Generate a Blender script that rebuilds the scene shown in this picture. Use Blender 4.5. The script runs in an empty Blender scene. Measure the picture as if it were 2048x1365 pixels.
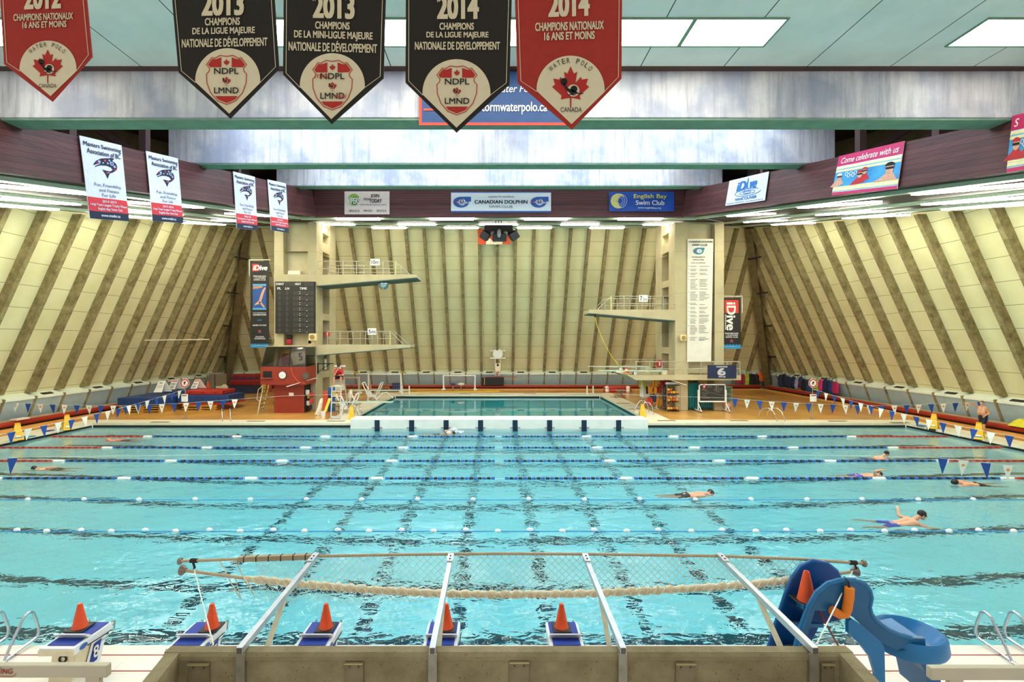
import bpy, bmesh, math, random
from mathutils import Vector, Matrix, Quaternion
random.seed(7)
SC = bpy.context.scene
COL = SC.collection
PI = math.pi
# ------------------------------------------------------------------ camera, world, exposure
F, VX, VY, CX, CZ = 967.0, 990.0, 682.5, -0.25, 4.96
cam_d = bpy.data.cameras.new('camera')
cam_d.sensor_width = 36.0
cam_d.lens = F * 36.0 / 2048.0
cam_d.shift_x = (1024.0 - VX) / 2048.0
cam_d.clip_end = 300
cam = bpy.data.objects.new('camera', cam_d)
cam.location = (CX, 0, CZ)
cam.rotation_euler = (PI / 2, 0, 0)
COL.objects.link(cam)
SC.camera = cam
wd = bpy.data.worlds.new('open_side_fill')  # added warm white fill, entering through the open side behind the camera
SC.world = wd
wd.use_nodes = True
wd.node_tree.nodes['Background'].inputs[0].default_value = (1.0, 0.97, 0.92, 1)
wd.node_tree.nodes['Background'].inputs[1].default_value = 0.8
SC.view_settings.view_transform = 'Standard'
SC.view_settings.look = 'None'
SC.view_settings.gamma = 1.0
SC.view_settings.use_curve_mapping = False
SC.view_settings.exposure = 0.0
SC.cycles.sample_clamp_indirect = 18.0
SC.cycles.blur_glossy = 0.6
SC.cycles.max_bounces = 9
SKY_E, TUBE_E, PANEL_E = 3.4, 50.0, 13.0      # skylight panes, fluorescent tubes, ceiling light panels


def at(px, py, Y):
    """the point seen at pixel (px, py) at distance Y"""
    s = F / Y
    return Vector((CX + (px - VX) / s, Y, CZ - (py - VY) / s))


def xat(px, Y):
    return CX + (px - VX) * Y / F


def zat(py, Y):
    return CZ - (py - VY) * Y / F


def on(px, py, z=0.0):
    """the point on the level z seen at pixel (px, py)"""
    Y = F * (CZ - z) / (py - VY)
    return Vector((xat(px, Y), Y, z))


# ------------------------------------------------------------------ materials
def lin(c):
    if isinstance(c, str):
        c = c.lstrip('#')
        c = [int(c[i:i + 2], 16) / 255 for i in (0, 2, 4)]
    return tuple(x / 12.92 if x <= 0.04045 else ((x + 0.055) / 1.055) ** 2.4 for x in c)


_mats = {}


class NT:
    def __init__(self, name):
        self.m = bpy.data.materials.new(name)
        self.m.use_nodes = True
        self.t = self.m.node_tree
        self.b = self.t.nodes['Principled BSDF']
        self.out = self.t.nodes['Material Output']
        self._tc = None

    def n(self, kind, **kw):
        x = self.t.nodes.new(kind)
        for k, v in kw.items():
            setattr(x, k, v)
        return x

    def link(self, a, b):
        self.t.links.new(a, b)

    def put(self, sock, v):
        if hasattr(v, 'is_linked') or hasattr(v, 'links'):
            self.link(v, sock)
        else:
            sock.default_value = v

    def xyz(self):
        if self._tc is None:
            tc = self.n('ShaderNodeTexCoord')
            sp = self.n('ShaderNodeSeparateXYZ')
            self.link(tc.outputs['Object'], sp.inputs[0])
            self._tc = (tc.outputs['Object'], sp.outputs[0], sp.outputs[1], sp.outputs[2])
        return self._tc

    def math(self, op, a, b=0.0, c=0.0):
        x = self.n('ShaderNodeMath', operation=op)
        for i, v in enumerate((a, b, c)):
            self.put(x.inputs[i], v)
        return x.outputs[0]

    def noise(self, scale=5, detail=3, vec=None, stretch=None, rough=0.55, dist=0.0):
        x = self.n('ShaderNodeTexNoise')
        x.inputs['Scale'].default_value = scale
        x.inputs['Detail'].default_value = detail
        x.inputs['Roughness'].default_value = rough
        x.inputs['Distortion'].default_value = dist
        v = vec or self.xyz()[0]
        if stretch:
            mp = self.n('ShaderNodeMapping')
            mp.inputs['Scale'].default_value = stretch
            self.link(v, mp.inputs[0])
            v = mp.outputs[0]
        self.link(v, x.inputs['Vector'])
        return x.outputs[0]

    def ramp(self, f, stops):
        x = self.n('ShaderNodeValToRGB')
        e = x.color_ramp.elements
        while len(e) < len(stops):
            e.new(0.5)
        for i, (p, c) in enumerate(stops):
            e[i].position = p
            e[i].color = (*c, 1) if len(c) == 3 else c
        self.link(f, x.inputs[0])
        return x.outputs[0]

    def mix(self, f, a, b, blend='MIX'):
        x = self.n('ShaderNodeMix', data_type='RGBA', blend_type=blend)
        self.put(x.inputs[0], f)
        self.put(x.inputs[6], a if not isinstance(a, tuple) else (*a[:3], 1))
        self.put(x.inputs[7], b if not isinstance(b, tuple) else (*b[:3], 1))
        return x.outputs[2]

    def bump(self, h, strength=0.3, dist=0.02):
        x = self.n('ShaderNodeBump')
        x.inputs['Strength'].default_value = strength
        x.inputs['Distance'].default_value = dist
        self.link(h, x.inputs['Height'])
        self.link(x.outputs[0], self.b.inputs['Normal'])

    def fin(self, color=None, rough=0.5, metal=0.0, spec=None):
        if color is not None:
            self.put(self.b.inputs['Base Color'], color if not isinstance(color, tuple) else (*color[:3], 1))
        self.put(self.b.inputs['Roughness'], rough)
        self.b.inputs['Metallic'].default_value = metal
        if spec is not None:
            self.b.inputs['Specular IOR Level'].default_value = spec
        return self.m


def M(c, rough=0.5, metal=0.0, var=0.10, scale=9.0, bump=0.0):
    """plain procedural material: a base colour with a soft noise in it"""
    key = (c, rough, metal, var, scale, bump)
    if key in _mats:
        return _mats[key]
    t = NT('mat_' + str(c).strip('#'))
    base = lin(c)
    n = t.noise(scale, 3)
    dark = tuple(x * (1 - var) for x in base)
    lite = tuple(min(1, x * (1 + var)) for x in base)
    t.fin(t.ramp(n, [(0.3, dark), (0.7, lite)]), rough, metal)
    if bump:
        t.bump(n, bump, 0.01)
    _mats[key] = t.m
    return t.m


def glow(name, c, e):
    key = ('glow', name)
    if key in _mats:
        return _mats[key]
    t = NT(name)
    t.fin((0.8, 0.8, 0.8), 0.5)
    n = t.noise(3, 1)
    t.b.inputs['Emission Color'].default_value = (*c, 1)
    t.link(t.math('MULTIPLY_ADD', n, 0.06 * e, 0.97 * e), t.b.inputs['Emission Strength'])
    _mats[key] = t.m
    return t.m


# ------------------------------------------------------------------ mesh builder and scene objects
_root_loc = {}


def root_of(o):
    while o.parent is not None:
        o = o.parent
    return o


class MB:
    def __init__(self):
        self.v, self.f, self.mi, self.cur = [], [], [], 0

    def add(self, vs, fs):
        b = len(self.v)
        self.v += [Vector(p) for p in vs]
        self.f += [tuple(b + i for i in f) for f in fs]
        self.mi += [self.cur] * len(fs)
        return self

    def m(self, i):
        self.cur = i
        return self

    def box(self, x0, x1, y0, y1, z0, z1):
        return self.hexa([(x0, y0, z0), (x1, y0, z0), (x1, y1, z0), (x0, y1, z0), (x0, y0, z1), (x1, y0, z1), (x1, y1, z1), (x0, y1, z1)])

    def hexa(self, p):
        return self.add(p, [(0, 3, 2, 1), (4, 5, 6, 7), (0, 1, 5, 4), (1, 2, 6, 5), (2, 3, 7, 6), (3, 0, 4, 7)])

    def bbox(self, x0, x1, y0, y1, z0, z1, b=0.02):
        """box with chamfered edges"""
        b = min(b, (x1 - x0) / 2.1, (y1 - y0) / 2.1, (z1 - z0) / 2.1)
        bm = bmesh.new()
        bmesh.ops.create_cube(bm, size=1)
        for q in bm.verts:
            q.co = Vector(((x0 + x1) / 2 + q.co.x * (x1 - x0), (y0 + y1) / 2 + q.co.y * (y1 - y0), (z0 + z1) / 2 + q.co.z * (z1 - z0)))
        bmesh.ops.bevel(bm, geom=bm.edges[:], offset=b, segments=2, affect='EDGES', profile=0.5)
        return self.take(bm)

    def take(self, bm, mtx=None):
        bm.verts.index_update()
        vs = [(mtx @ q.co) if mtx else q.co.copy() for q in bm.verts]
        fs = [tuple(q.index for q in f.verts) for f in bm.faces]
        bm.free()
        return self.add(vs, fs)

    def bar(self, p, q, w, h, up=(0, 0, 1)):
        """rectangular bar from p to q, w across, h along 'up'"""
        p, q = Vector(p), Vector(q)
        d = (q - p).normalized()
        u = Vector(up)
        sd = d.cross(u)
        if sd.length < 1e-4:
            sd = d.cross(Vector((0, 1, 0)))
        sd.normalize()
        u = sd.cross(d).normalized()
        c = [(-1, -1), (1, -1), (1, 1), (-1, 1)]
        a = [p + sd * (w / 2 * i) + u * (h / 2 * j) for i, j in c]
        b = [q + sd * (w / 2 * i) + u * (h / 2 * j) for i, j in c]
        return self.add(a + b, [(0, 1, 2, 3), (7, 6, 5, 4), (0, 4, 5, 1), (1, 5, 6, 2), (2, 6, 7, 3), (3, 7, 4, 0)])

    def tube(self, pts, r, n=8, cap=True):
        pts = [Vector(p) for p in pts]
        rs = r if isinstance(r, (list, tuple)) else [r] * len(pts)
        rings = []
        up = None
        for i, p in enumerate(pts):
            d = (pts[min(i + 1, len(pts) - 1)] - pts[max(i - 1, 0)]).normalized()
            if up is None:
                up = d.orthogonal().normalized()
            else:
                up = (up - d * up.dot(d))
                up = up.normalized() if up.length > 1e-6 else d.orthogonal().normalized()
            sd = d.cross(up)
            rings.append([p + (up * math.cos(2 * PI * k / n) + sd * math.sin(2 * PI * k / n)) * rs[i] for k in range(n)])
        vs = [q for rg in rings for q in rg]
        fs = []
        for i in range(len(rings) - 1):
            for k in range(n):
                a, b = i * n + k, i * n + (k + 1) % n
                fs.append((a, b, b + n, a + n))
        if cap:
            fs.append(tuple(reversed(range(n))))
            fs.append(tuple((len(rings) - 1) * n + k for k in range(n)))
        return self.add(vs, fs)

    def cyl(self, p, q, r, n=12, r2=None):
        return self.tube([p, q], [r, r if r2 is None else r2], n)

    def lathe(self, prof, n=20, loc=(0, 0, 0), mtx=None):
        """profile [(r, z)] spun about z"""
        loc = Vector(loc)
        vs, fs = [], []
        for r, z in prof:
            for k in range(n):
                p = Vector((r * math.cos(2 * PI * k / n), r * math.sin(2 * PI * k / n), z))
                vs.append((mtx @ p if mtx else p) + loc)
        for i in range(len(prof) - 1):
            for k in range(n):
                a, b = i * n + k, i * n + (k + 1) % n
                fs.append((a, b, b + n, a + n))
        fs.append(tuple(reversed(range(n))))
        fs.append(tuple((len(prof) - 1) * n + k for k in range(n)))
        return self.add(vs, fs)

    def prism(self, poly, vec):
        """closed 3-D polygon swept along vec"""
        poly = [Vector(p) for p in poly]
        vec = Vector(vec)
        n = len(poly)
        return self.add(poly + [p + vec for p in poly], [tuple(range(n)), tuple(reversed(range(n, 2 * n)))] + [(i, i + n, (i + 1) % n + n, (i + 1) % n) for i in range(n)])

    def ball(self, c, rx, ry=None, rz=None, nu=14, nv=9):
        ry = rx if ry is None else ry
        rz = rx if rz is None else rz
        bm = bmesh.new()
        bmesh.ops.create_uvsphere(bm, u_segments=nu, v_segments=nv, radius=1)
        for q in bm.verts:
            q.co = Vector((c[0] + q.co.x * rx, c[1] + q.co.y * ry, c[2] + q.co.z * rz))
        return self.take(bm)

    def grid(self, fn, nu, nv):
        vs = [fn(i / nu, j / nv) for j in range(nv + 1) for i in range(nu + 1)]
        fs = [(j * (nu + 1) + i, j * (nu + 1) + i + 1, (j + 1) * (nu + 1) + i + 1, (j + 1) * (nu + 1) + i) for j in range(nv) for i in range(nu)]
        return self.add(vs, fs)

    def sheet(self, fn, nu, nv, nrm, th):
        """grid with thickness: fn(u, v) front, pushed back by th along -nrm"""
        nrm = Vector(nrm)
        b = len(self.v)
        self.grid(fn, nu, nv)
        self.grid(lambda u, v: Vector(fn(u, v)) - nrm * th, nu, nv)
        k = (nu + 1) * (nv + 1)
        rim = [i for i in range(nu + 1)] + [j * (nu + 1) + nu for j in range(1, nv + 1)] + [nv * (nu + 1) + i for i in range(nu - 1, -1, -1)] + [j * (nu + 1) for j in range(nv - 1, 0, -1)]
        for a, c in zip(rim, rim[1:] + rim[:1]):
            self.f.append((b + a, b + k + a, b + k + c, b + c))
            self.mi.append(self.cur)
        return self

    def xf(self, mtx):
        self.v = [mtx @ p for p in self.v]
        return self

    def build(self, name, mats, parent=None, smooth=False, origin=None):
        me = bpy.data.meshes.new(name)
        if parent is not None:
            off = _root_loc[root_of(parent).name]
        elif origin is not None:
            off = Vector(origin)
        elif self.v:
            xs, ys, zs = zip(*[(p.x, p.y, p.z) for p in self.v])
            off = Vector(((min(xs) + max(xs)) / 2, (min(ys) + max(ys)) / 2, min(zs)))
        else:
            off = Vector()
        me.from_pydata([p - off for p in self.v], [], self.f)
        for mt in (mats if isinstance(mats, (list, tuple)) else [mats]):
            me.materials.append(mt)
        me.polygons.foreach_set('material_index', self.mi)
        bm = bmesh.new()
        bm.from_mesh(me)
        if smooth:
            bmesh.ops.remove_doubles(bm, verts=bm.verts[:], dist=1e-5)
        bmesh.ops.recalc_face_normals(bm, faces=bm.faces[:])
        bm.to_mesh(me)
        bm.free()
        if smooth:
            me.polygons.foreach_set('use_smooth', [True] * len(me.polygons))
            me.set_sharp_from_angle(angle=math.radians(50 if smooth is True else smooth))
        me.update()
        o = bpy.data.objects.new(name, me)
        COL.objects.link(o)
        if parent is not None:
            o.parent = parent
        else:
            o.location = off
            _root_loc[o.name] = off
        return o


def tag(o, label, cat, group=None, kind=None):
    o['label'] = label
    o['category'] = cat
    if group:
        o['group'] = group
    if kind:
        o['kind'] = kind
    return o


def thing(name, label, cat, loc=(0, 0, 0), group=None):
    o = bpy.data.objects.new(name, None)
    o.empty_display_size = 0.1
    COL.objects.link(o)
    o.location = loc
    _root_loc[o.name] = Vector(loc)
    return tag(o, label, cat, group)


def struct(name, mb, mats, parent=None, smooth=False, label=None):
    o = mb.build(name, mats, parent, smooth, origin=(0, 0, 0))
    if parent is None:
        o['kind'] = 'structure'
        if label:
            o['label'] = label
    return o


def dup(root, loc=None, rz=None, label=None, group=None):
    r = root.copy()
    COL.objects.link(r)
    if loc is not None:
        r.location = loc
    if rz is not None:
        r.rotation_euler = (0, 0, rz)
    if label:
        r['label'] = label
    if group:
        r['group'] = group
    for ch in list(root.children):
        c = ch.copy()
        COL.objects.link(c)
        c.parent = r
        for g in ch.children:
            d = g.copy()
            COL.objects.link(d)
            d.parent = c
    return r


# ------------------------------------------------------------------ lettering
_tx = {}


def text_geo(s, bold=0.0):
    key = (s, bold)
    if key not in _tx:
        cu = bpy.data.curves.new('t', 'FONT')
        cu.body = s
        cu.resolution_u = 3
        ob = bpy.data.objects.new('t', cu)
        me = ob.to_mesh()
        vs = [(v.co.x, v.co.y, 0) for v in me.vertices]
        fs = [tuple(p.vertices) for p in me.polygons]
        ob.to_mesh_clear()
        bpy.data.objects.remove(ob)
        bpy.data.curves.remove(cu)
        if bold:      # heavier strokes: the same outline laid side by side
            n, v0, f0 = len(vs), vs, fs
            vs, fs = [], []
            for k, (dx, dy) in enumerate(((-bold, -bold / 2), (-bold, bold / 2), (bold, -bold / 2), (bold, bold / 2), (0, 0))):
                vs = vs + [(x + dx, y + dy, k) for x, y, _ in v0]
                fs = fs + [tuple(i + k * n for i in f) for f in f0]
        xs, ys = [p[0] for p in vs], [p[1] for p in vs]
        x0, x1, y0, y1 = min(xs), max(xs), min(ys), max(ys)
        _tx[key] = ([((x - x0) / (x1 - x0), (y - y0) / max(1e-6, y1 - y0), k) for x, y, k in vs], fs)
    return _tx[key]


class Canvas:
    """a cloth or board whose surface is addressed by (u, v), u to the right and v downwards, with printed layers on it"""

    def __init__(self, fn, nrm):
        self.fn, self.nrm = fn, Vector(nrm).normalized()
        self.parts = {}

    def P(self, u, v, layer=1, d=0.006):
        return Vector(self.fn(u, v)) + self.nrm * (d * layer)

    def _mb(self, name, mat):
        return self.parts.setdefault((name, mat), MB())

    def poly(self, name, mat, pts, layer=1):
        mb = self._mb(name, mat)
        bm = bmesh.new()
        vs = [bm.verts.new((p[0], p[1], 0)) for p in pts]
        f = bm.faces.new(vs)
        f.normal_update()
        bmesh.ops.triangulate(bm, faces=[f])
        bm.verts.index_update()
        mb.add([self.P(q.co.x, q.co.y, layer) for q in bm.verts], [tuple(x.index for x in f.verts) for f in bm.faces])
        bm.free()

    def rect(self, name, mat, u0, v0, u1, v1, layer=1, nu=6, nv=4):
        self._mb(name, mat).grid(lambda a, b: self.P(u0 + (u1 - u0) * a, v0 + (v1 - v0) * b, layer), nu, nv)

    def disc(self, name, mat, u, v, ru, rv, layer=1, a0=0, a1=2 * PI, n=28):
        self.poly(name, mat, [(u + ru * math.cos(a0 + (a1 - a0) * k / n), v - rv * math.sin(a0 + (a1 - a0) * k / n)) for k in range(n if a1 - a0 > 6.28 else n + 1)], layer)

    def line(self, name, mat, pts, w, asp=1.0, layer=2, closed=False):
        """stroke of width w (in v units); asp = width / height of the canvas"""
        mb = self._mb(name, mat)
        P = [Vector((p[0] * asp, p[1])) for p in pts]
        n = len(P)
        L, R = [], []
        for i in range(n):
            a = P[(i - 1) % n] if (closed or i > 0) else P[i]
            b = P[(i + 1) % n] if (closed or i < n - 1) else P[i]
            d = (b - a)
            d = d.normalized() if d.length > 1e-9 else Vector((1, 0))
            q = Vector((-d.y, d.x)) * (w / 2)
            L.append(P[i] + q)
            R.append(P[i] - q)
        vs = [self.P(p.x / asp, p.y, layer) for p in L + R]
        fs = [(i, (i + 1) % n, n + (i + 1) % n, n + i) for i in range(n if closed else n - 1)]
        mb.add(vs, fs)

    def text(self, name, mat, s, u0, v0, u1, v1, bold=0.0, layer=3, shear=0.0, fn=None):
        """text fitted in the box (v0 its top, v1 its foot)"""
        vs, fs = text_geo(s, bold)
        pts = []
        for a, b, k in vs:
            u = u0 + (u1 - u0) * a + shear * (b - 0.5)
            v = v1 + (v0 - v1) * b
            if fn:
                u, v = fn(u, v)
            pts.append(self.P(u, v, layer + k * .15))
        self._mb(name if name.endswith('!') else '%s#%d' % (name, len(self.parts)), mat).add(pts, fs)

    def done(self, parent):
        for (name, mat), mb in self.parts.items():
            mb.build(name.split('#')[0].rstrip('!'), mat, parent)


def quad_fn(tl, tr, br, bl, amp=0.0, wu=2.0, wv=1.0, ph=0.0):
    tl, tr, br, bl = map(Vector, (tl, tr, br, bl))
    nrm = (bl - tl).cross(tr - tl).normalized()

    def fn(u, v):
        p = tl * (1 - u) * (1 - v) + tr * u * (1 - v) + br * u * v + bl * (1 - u) * v
        if amp:
            p = p + nrm * (amp * math.sin(wu * 2 * PI * u + wv * 2 * v + ph) * (0.25 + 0.75 * v))
        return p
    return fn, nrm
# ------------------------------------------------------------------ setting: materials
def mat_wall():
    t = NT('cream_panel')
    _, x, y, z = t.xyz()
    n = t.noise(0.6, 4)
    n2 = t.noise(14, 2)
    c = t.ramp(n, [(0.25, lin('#dbd2a0')), (0.75, lin('#eae3b8'))])
    seam = t.math('LESS_THAN', t.math('FRACT', t.math('DIVIDE', t.math('ADD', z, 0.35), 1.19)), 0.022)
    c = t.mix(seam, c, lin('#8f8458'))
    t.bump(n2, 0.15, 0.02)
    return t.fin(c, 0.75)


def mat_fin():
    t = NT('rough_concrete_fin')
    n = t.noise(2.2, 5, rough=0.7)
    c = t.ramp(n, [(0.28, lin('#5e5334')), (0.5, lin('#8a7d55')), (0.72, lin('#a99c74'))])
    t.bump(n, 0.5, 0.04)
    return t.fin(c, 0.85)


def mat_deck():
    t = NT('orange_deck_tile')
    _, x, y, z = t.xyz()
    n = t.noise(0.45, 4)
    c = t.ramp(n, [(0.3, lin('#d39a48')), (0.7, lin('#e4b05e'))])
    n2 = t.noise(30, 2)
    c = t.mix(t.math('MULTIPLY', n2, 0.25), c, lin('#b07428'))
    return t.fin(c, t.math('MULTIPLY_ADD', n, 0.25, 0.08), spec=0.5)


def mat_white_deck():
    t = NT('white_deck_tile')
    _, x, y, z = t.xyz()
    n = t.noise(1.2, 4)
    c = t.ramp(n, [(0.3, lin('#dcd5c8')), (0.7, lin('#e8e3d8'))])
    fx = t.math('LESS_THAN', t.math('FRACT', t.math('DIVIDE', x, 0.6)), 0.012)
    fy = t.math('LESS_THAN', t.math('FRACT', t.math('DIVIDE', y, 0.6)), 0.012)
    c = t.mix(t.math('MULTIPLY', t.math('MAXIMUM', fx, fy), 0.5), c, lin('#b9ab90'))
    return t.fin(c, 0.3)


def mat_beam():
    t = NT('streaked_concrete_beam')
    s = t.noise(1.0, 6, stretch=(5.0, 1, 0.35), rough=0.7)
    w = t.noise(0.55, 5, rough=0.6)
    c = t.ramp(s, [(0.30, lin('#a2a2a8')), (0.5, lin('#d0d0d4')), (0.7, lin('#e6e5e6'))])
    c = t.mix(t.ramp(w, [(0.38, (0.8, 0.8, 0.8)), (0.55, (0, 0, 0))]), c, lin('#949db4'))
    big = t.noise(0.22, 4, stretch=(1, 1, .5))
    c = t.mix(t.ramp(big, [(0.56, (0, 0, 0)), (0.72, (0.55, 0.55, 0.55))]), c, lin('#9a8a7c'))
    t.bump(t.noise(8, 3, stretch=(3, 1, 0.5)), 0.25, 0.03)
    return t.fin(c, 0.8)


def mat_planks(ky, kx=0.0):
    """dark reddish boards running along the (sloping) length of the fascia"""
    t = NT('brown_boards')
    _, x, y, z = t.xyz()
    h = t.math('SUBTRACT', z, t.math('MULTIPLY', y, ky))
    row = t.math('DIVIDE', h, 0.145)
    gap = t.math('LESS_THAN', t.math('FRACT', row), 0.07)
    g = t.noise(1.0, 4, stretch=(0.8, 0.8, 14))
    rnd = t.n('ShaderNodeTexWhiteNoise', noise_dimensions='1D')
    t.link(t.math('FLOOR', row), rnd.inputs['W'])
    f = t.math('MULTIPLY_ADD', rnd.outputs[0], 0.35, t.math('MULTIPLY', g, 0.65))
    c = t.ramp(f, [(0.2, lin('#3c1f21')), (0.5, lin('#5a302f')), (0.8, lin('#70413d'))])
    c = t.mix(gap, c, lin('#1c0d0d'))
    return t.fin(c, 0.6)


def mat_slats():
    t = NT('dark_ceiling_slats')
    n = t.noise(1.2, 3, stretch=(1, 1, 6))
    return t.fin(t.ramp(n, [(0.3, lin('#1c120c')), (0.7, lin('#33231a'))]), 0.7)


def mat_pool_floor():
    t = NT('aqua_pool_tile')
    _, x, y, z = t.xyz()
    n = t.noise(0.25, 3)
    c = t.ramp(n, [(0.3, lin('#dff2ee')), (0.7, lin('#eefaf5'))])
    P = 2.604
    ly = t.math('MULTIPLY', t.math('ABSOLUTE', t.math('SUBTRACT', t.math('FRACT', t.math('DIVIDE', t.math('SUBTRACT', y, 9.32 - P / 2), P)), 0.5)), P)
    ax = t.math('ABSOLUTE', x)
    long = t.math('MULTIPLY', t.math('LESS_THAN', ly, 0.15), t.math('GREATER_THAN', y, 10.6))
    near = t.math('LESS_THAN', t.math('ABSOLUTE', t.math('SUBTRACT', y, 10.0)), 0.17)
    long = t.math('MULTIPLY', t.math('MAXIMUM', long, near), t.math('LESS_THAN', ax, 22.4))
    Q = 2.05
    lx = t.math('MULTIPLY', t.math('ABSOLUTE', t.math('SUBTRACT', t.math('FRACT', t.math('DIVIDE', t.math('ADD', x, 0.08 + Q * 10), Q)), 0.5)), Q)
    dash = t.math('LESS_THAN', t.math('FRACT', t.math('DIVIDE', y, 0.651)), 0.5)
    short = t.math('MULTIPLY', t.math('MULTIPLY', t.math('LESS_THAN', lx, 0.17), t.math('LESS_THAN', ax, 8.1)), dash)
    flat = t.math('LESS_THAN', y, 29.0)
    lines = t.math('MULTIPLY', t.math('MAXIMUM', long, short), flat)
    c = t.mix(lines, c, lin('#17404c'))
    return t.fin(c, 0.5)


def mat_water(name, strength, dist, sc, dens, colr):
    """clear rippling water: refraction, reflection and absorption with depth"""
    t = NT(name)
    for n in list(t.t.nodes):
        if n != t.out:
            t.t.nodes.remove(n)
    g = t.n('ShaderNodeBsdfGlass')
    g.inputs['IOR'].default_value = 1.33
    g.inputs['Roughness'].default_value = 0.0
    tc = t.n('ShaderNodeTexCoord')
    t._tc = (tc.outputs['Object'], None, None, None)
    sp = t.n('ShaderNodeSeparateXYZ')
    t.link(tc.outputs['Object'], sp.inputs[0])
    t._tc = (tc.outputs['Object'], sp.outputs[0], sp.outputs[1], sp.outputs[2])
    a = t.noise(sc, 2.5, stretch=(0.8, 1.25, 1), dist=0.4)
    b = t.noise(sc * 0.28, 2, stretch=(0.7, 1.3, 1))
    f = t.noise(sc * 2.6, 2, stretch=(0.8, 1.2, 1), dist=0.5)
    h = t.math('ADD', t.math('MULTIPLY_ADD', f, 0.16, a), t.math('MULTIPLY', b, 2.2))
    # calmer towards the two ends of the pool
    calm = t.math('MULTIPLY_ADD', t.math('MINIMUM', t.math('MULTIPLY', t.math('ABSOLUTE', sp.outputs[0]), 1 / 24.0), 1.0), -0.75, 1.0)
    bp = t.n('ShaderNodeBump')
    t.put(bp.inputs['Strength'], t.math('MULTIPLY', calm, strength))
    bp.inputs['Distance'].default_value = dist
    t.link(h, bp.inputs['Height'])
    t.link(bp.outputs[0], g.inputs['Normal'])
    t.link(g.outputs[0], t.out.inputs['Surface'])
    va = t.n('ShaderNodeVolumeAbsorption')
    va.inputs['Color'].default_value = (*colr, 1)
    va.inputs['Density'].default_value = dens
    t.link(va.outputs[0], t.out.inputs['Volume'])
    return t.m


WALL, FIN = mat_wall(), mat_fin()
DECK, WDECK = mat_deck(), mat_white_deck()
BEAM = mat_beam()
SOFF = M('#6f9179', 0.8, var=0.12, scale=3)
KICK = M('#a9bcc0', 0.6, var=0.06, scale=2)
SILL = M('#dfe6d2', 0.6, var=0.06, scale=2)
BLACK = M('#101010', 0.5)
DARK = M('#2a211a', 0.8)
WHITE = M('#f2efe6', 0.35, var=0.04)
STEEL = M('#b9bab5', 0.25, 0.9, var=0.1)
ALU = M('#c9ccd0', 0.35, 0.7, var=0.08)
CREAM = M('#e3dcc2', 0.7, var=0.06)
REDP = M('#9c2a1c', 0.35, var=0.12, scale=2)
CONC = M('#d8d0b4', 0.75, var=0.1, scale=1.6, bump=0.1)
BROWN = M('#4a3430', 0.6)

# ------------------------------------------------------------------ deck, pools
PX, PY0, PY1 = 24.6, 7.88, 29.25        # main pool
TX, TY0, TY1 = 9.4, 29.85, 44.5          # diving tank
WZ = -0.25
b = MB()
b.box(-29.2, -PX - 1.25, 3, 51.2, -0.2, 0)
b.box(PX + 1.25, 29.2, 3, 51.2, -0.2, 0)
b.box(-PX - 1.25, -TX - 1.4, PY1 + 1.2, 51.2, -0.2, 0)
b.box(TX + 1.4, PX + 1.25, PY1 + 1.2, 51.2, -0.2, 0)
b.box(-TX - 1.4, TX + 1.4, TY1 + 1.3, 51.2, -0.2, 0)
struct('floor', b, DECK)
b = MB()
b.box(-PX - 1.25, -PX, PY0, PY1 + 1.2, -0.14, 0)
b.box(PX, PX + 1.25, PY0, PY1 + 1.2, -0.14, 0)
b.box(-PX, -TX, PY1, PY1 + 1.2, -0.14, 0)
b.box(TX, PX, PY1, PY1 + 1.2, -0.14, 0)
b.box(-TX, -8.9, PY1, PY1 + 1.2, -0.14, 0)
b.box(8.9, TX, PY1, PY1 + 1.2, -0.14, 0)
b.box(-TX - 1.4, -TX, PY1 + 1.2, TY1 + 1.3, -0.14, 0)
b.box(TX, TX + 1.4, PY1 + 1.2, TY1 + 1.3, -0.14, 0)
b.box(-TX, TX, TY1, TY1 + 1.3, -0.14, 0)
struct('floor_coping', b, M('#eadfc2', 0.4, var=0.06, scale=2))
b = MB()
b.box(-PX - 1.25, PX + 1.25, 3.0, PY0, -0.14, 0)
struct('floor_near_deck', b, WDECK)
b = MB()
for y in (7.62, 7.25):
    b.box(-PX, PX, y, y + 0.022, 0, 0.004)
struct('trim_1', b, M('#a34a3c', 0.5))
b = MB()      # black overflow gutter under the lip, all round
for x0, x1, y0, y1 in ((-PX - .2, -PX + .0, PY0, PY1), (PX, PX + .2, PY0, PY1), (-PX, -8.9, PY1, PY1 + .2), (8.9, PX, PY1, PY1 + .2), (-PX, PX, PY0 - .2, PY0),
                       (-TX - .2, -TX, TY0, TY1), (TX, TX + .2, TY0, TY1), (-TX, TX, TY1, TY1 + .2)):
    b.box(x0 + 0.03, x1 - 0.03, y0 + 0.0, y1, -0.45, -0.14)
struct('trim_2', b, BLACK)


def depth(x):
    a = min(1, max(0, (abs(x) - 9) / 13.0))
    return -(2.3 - 1.05 * (a * a * (3 - 2 * a))) - 0.0


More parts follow.
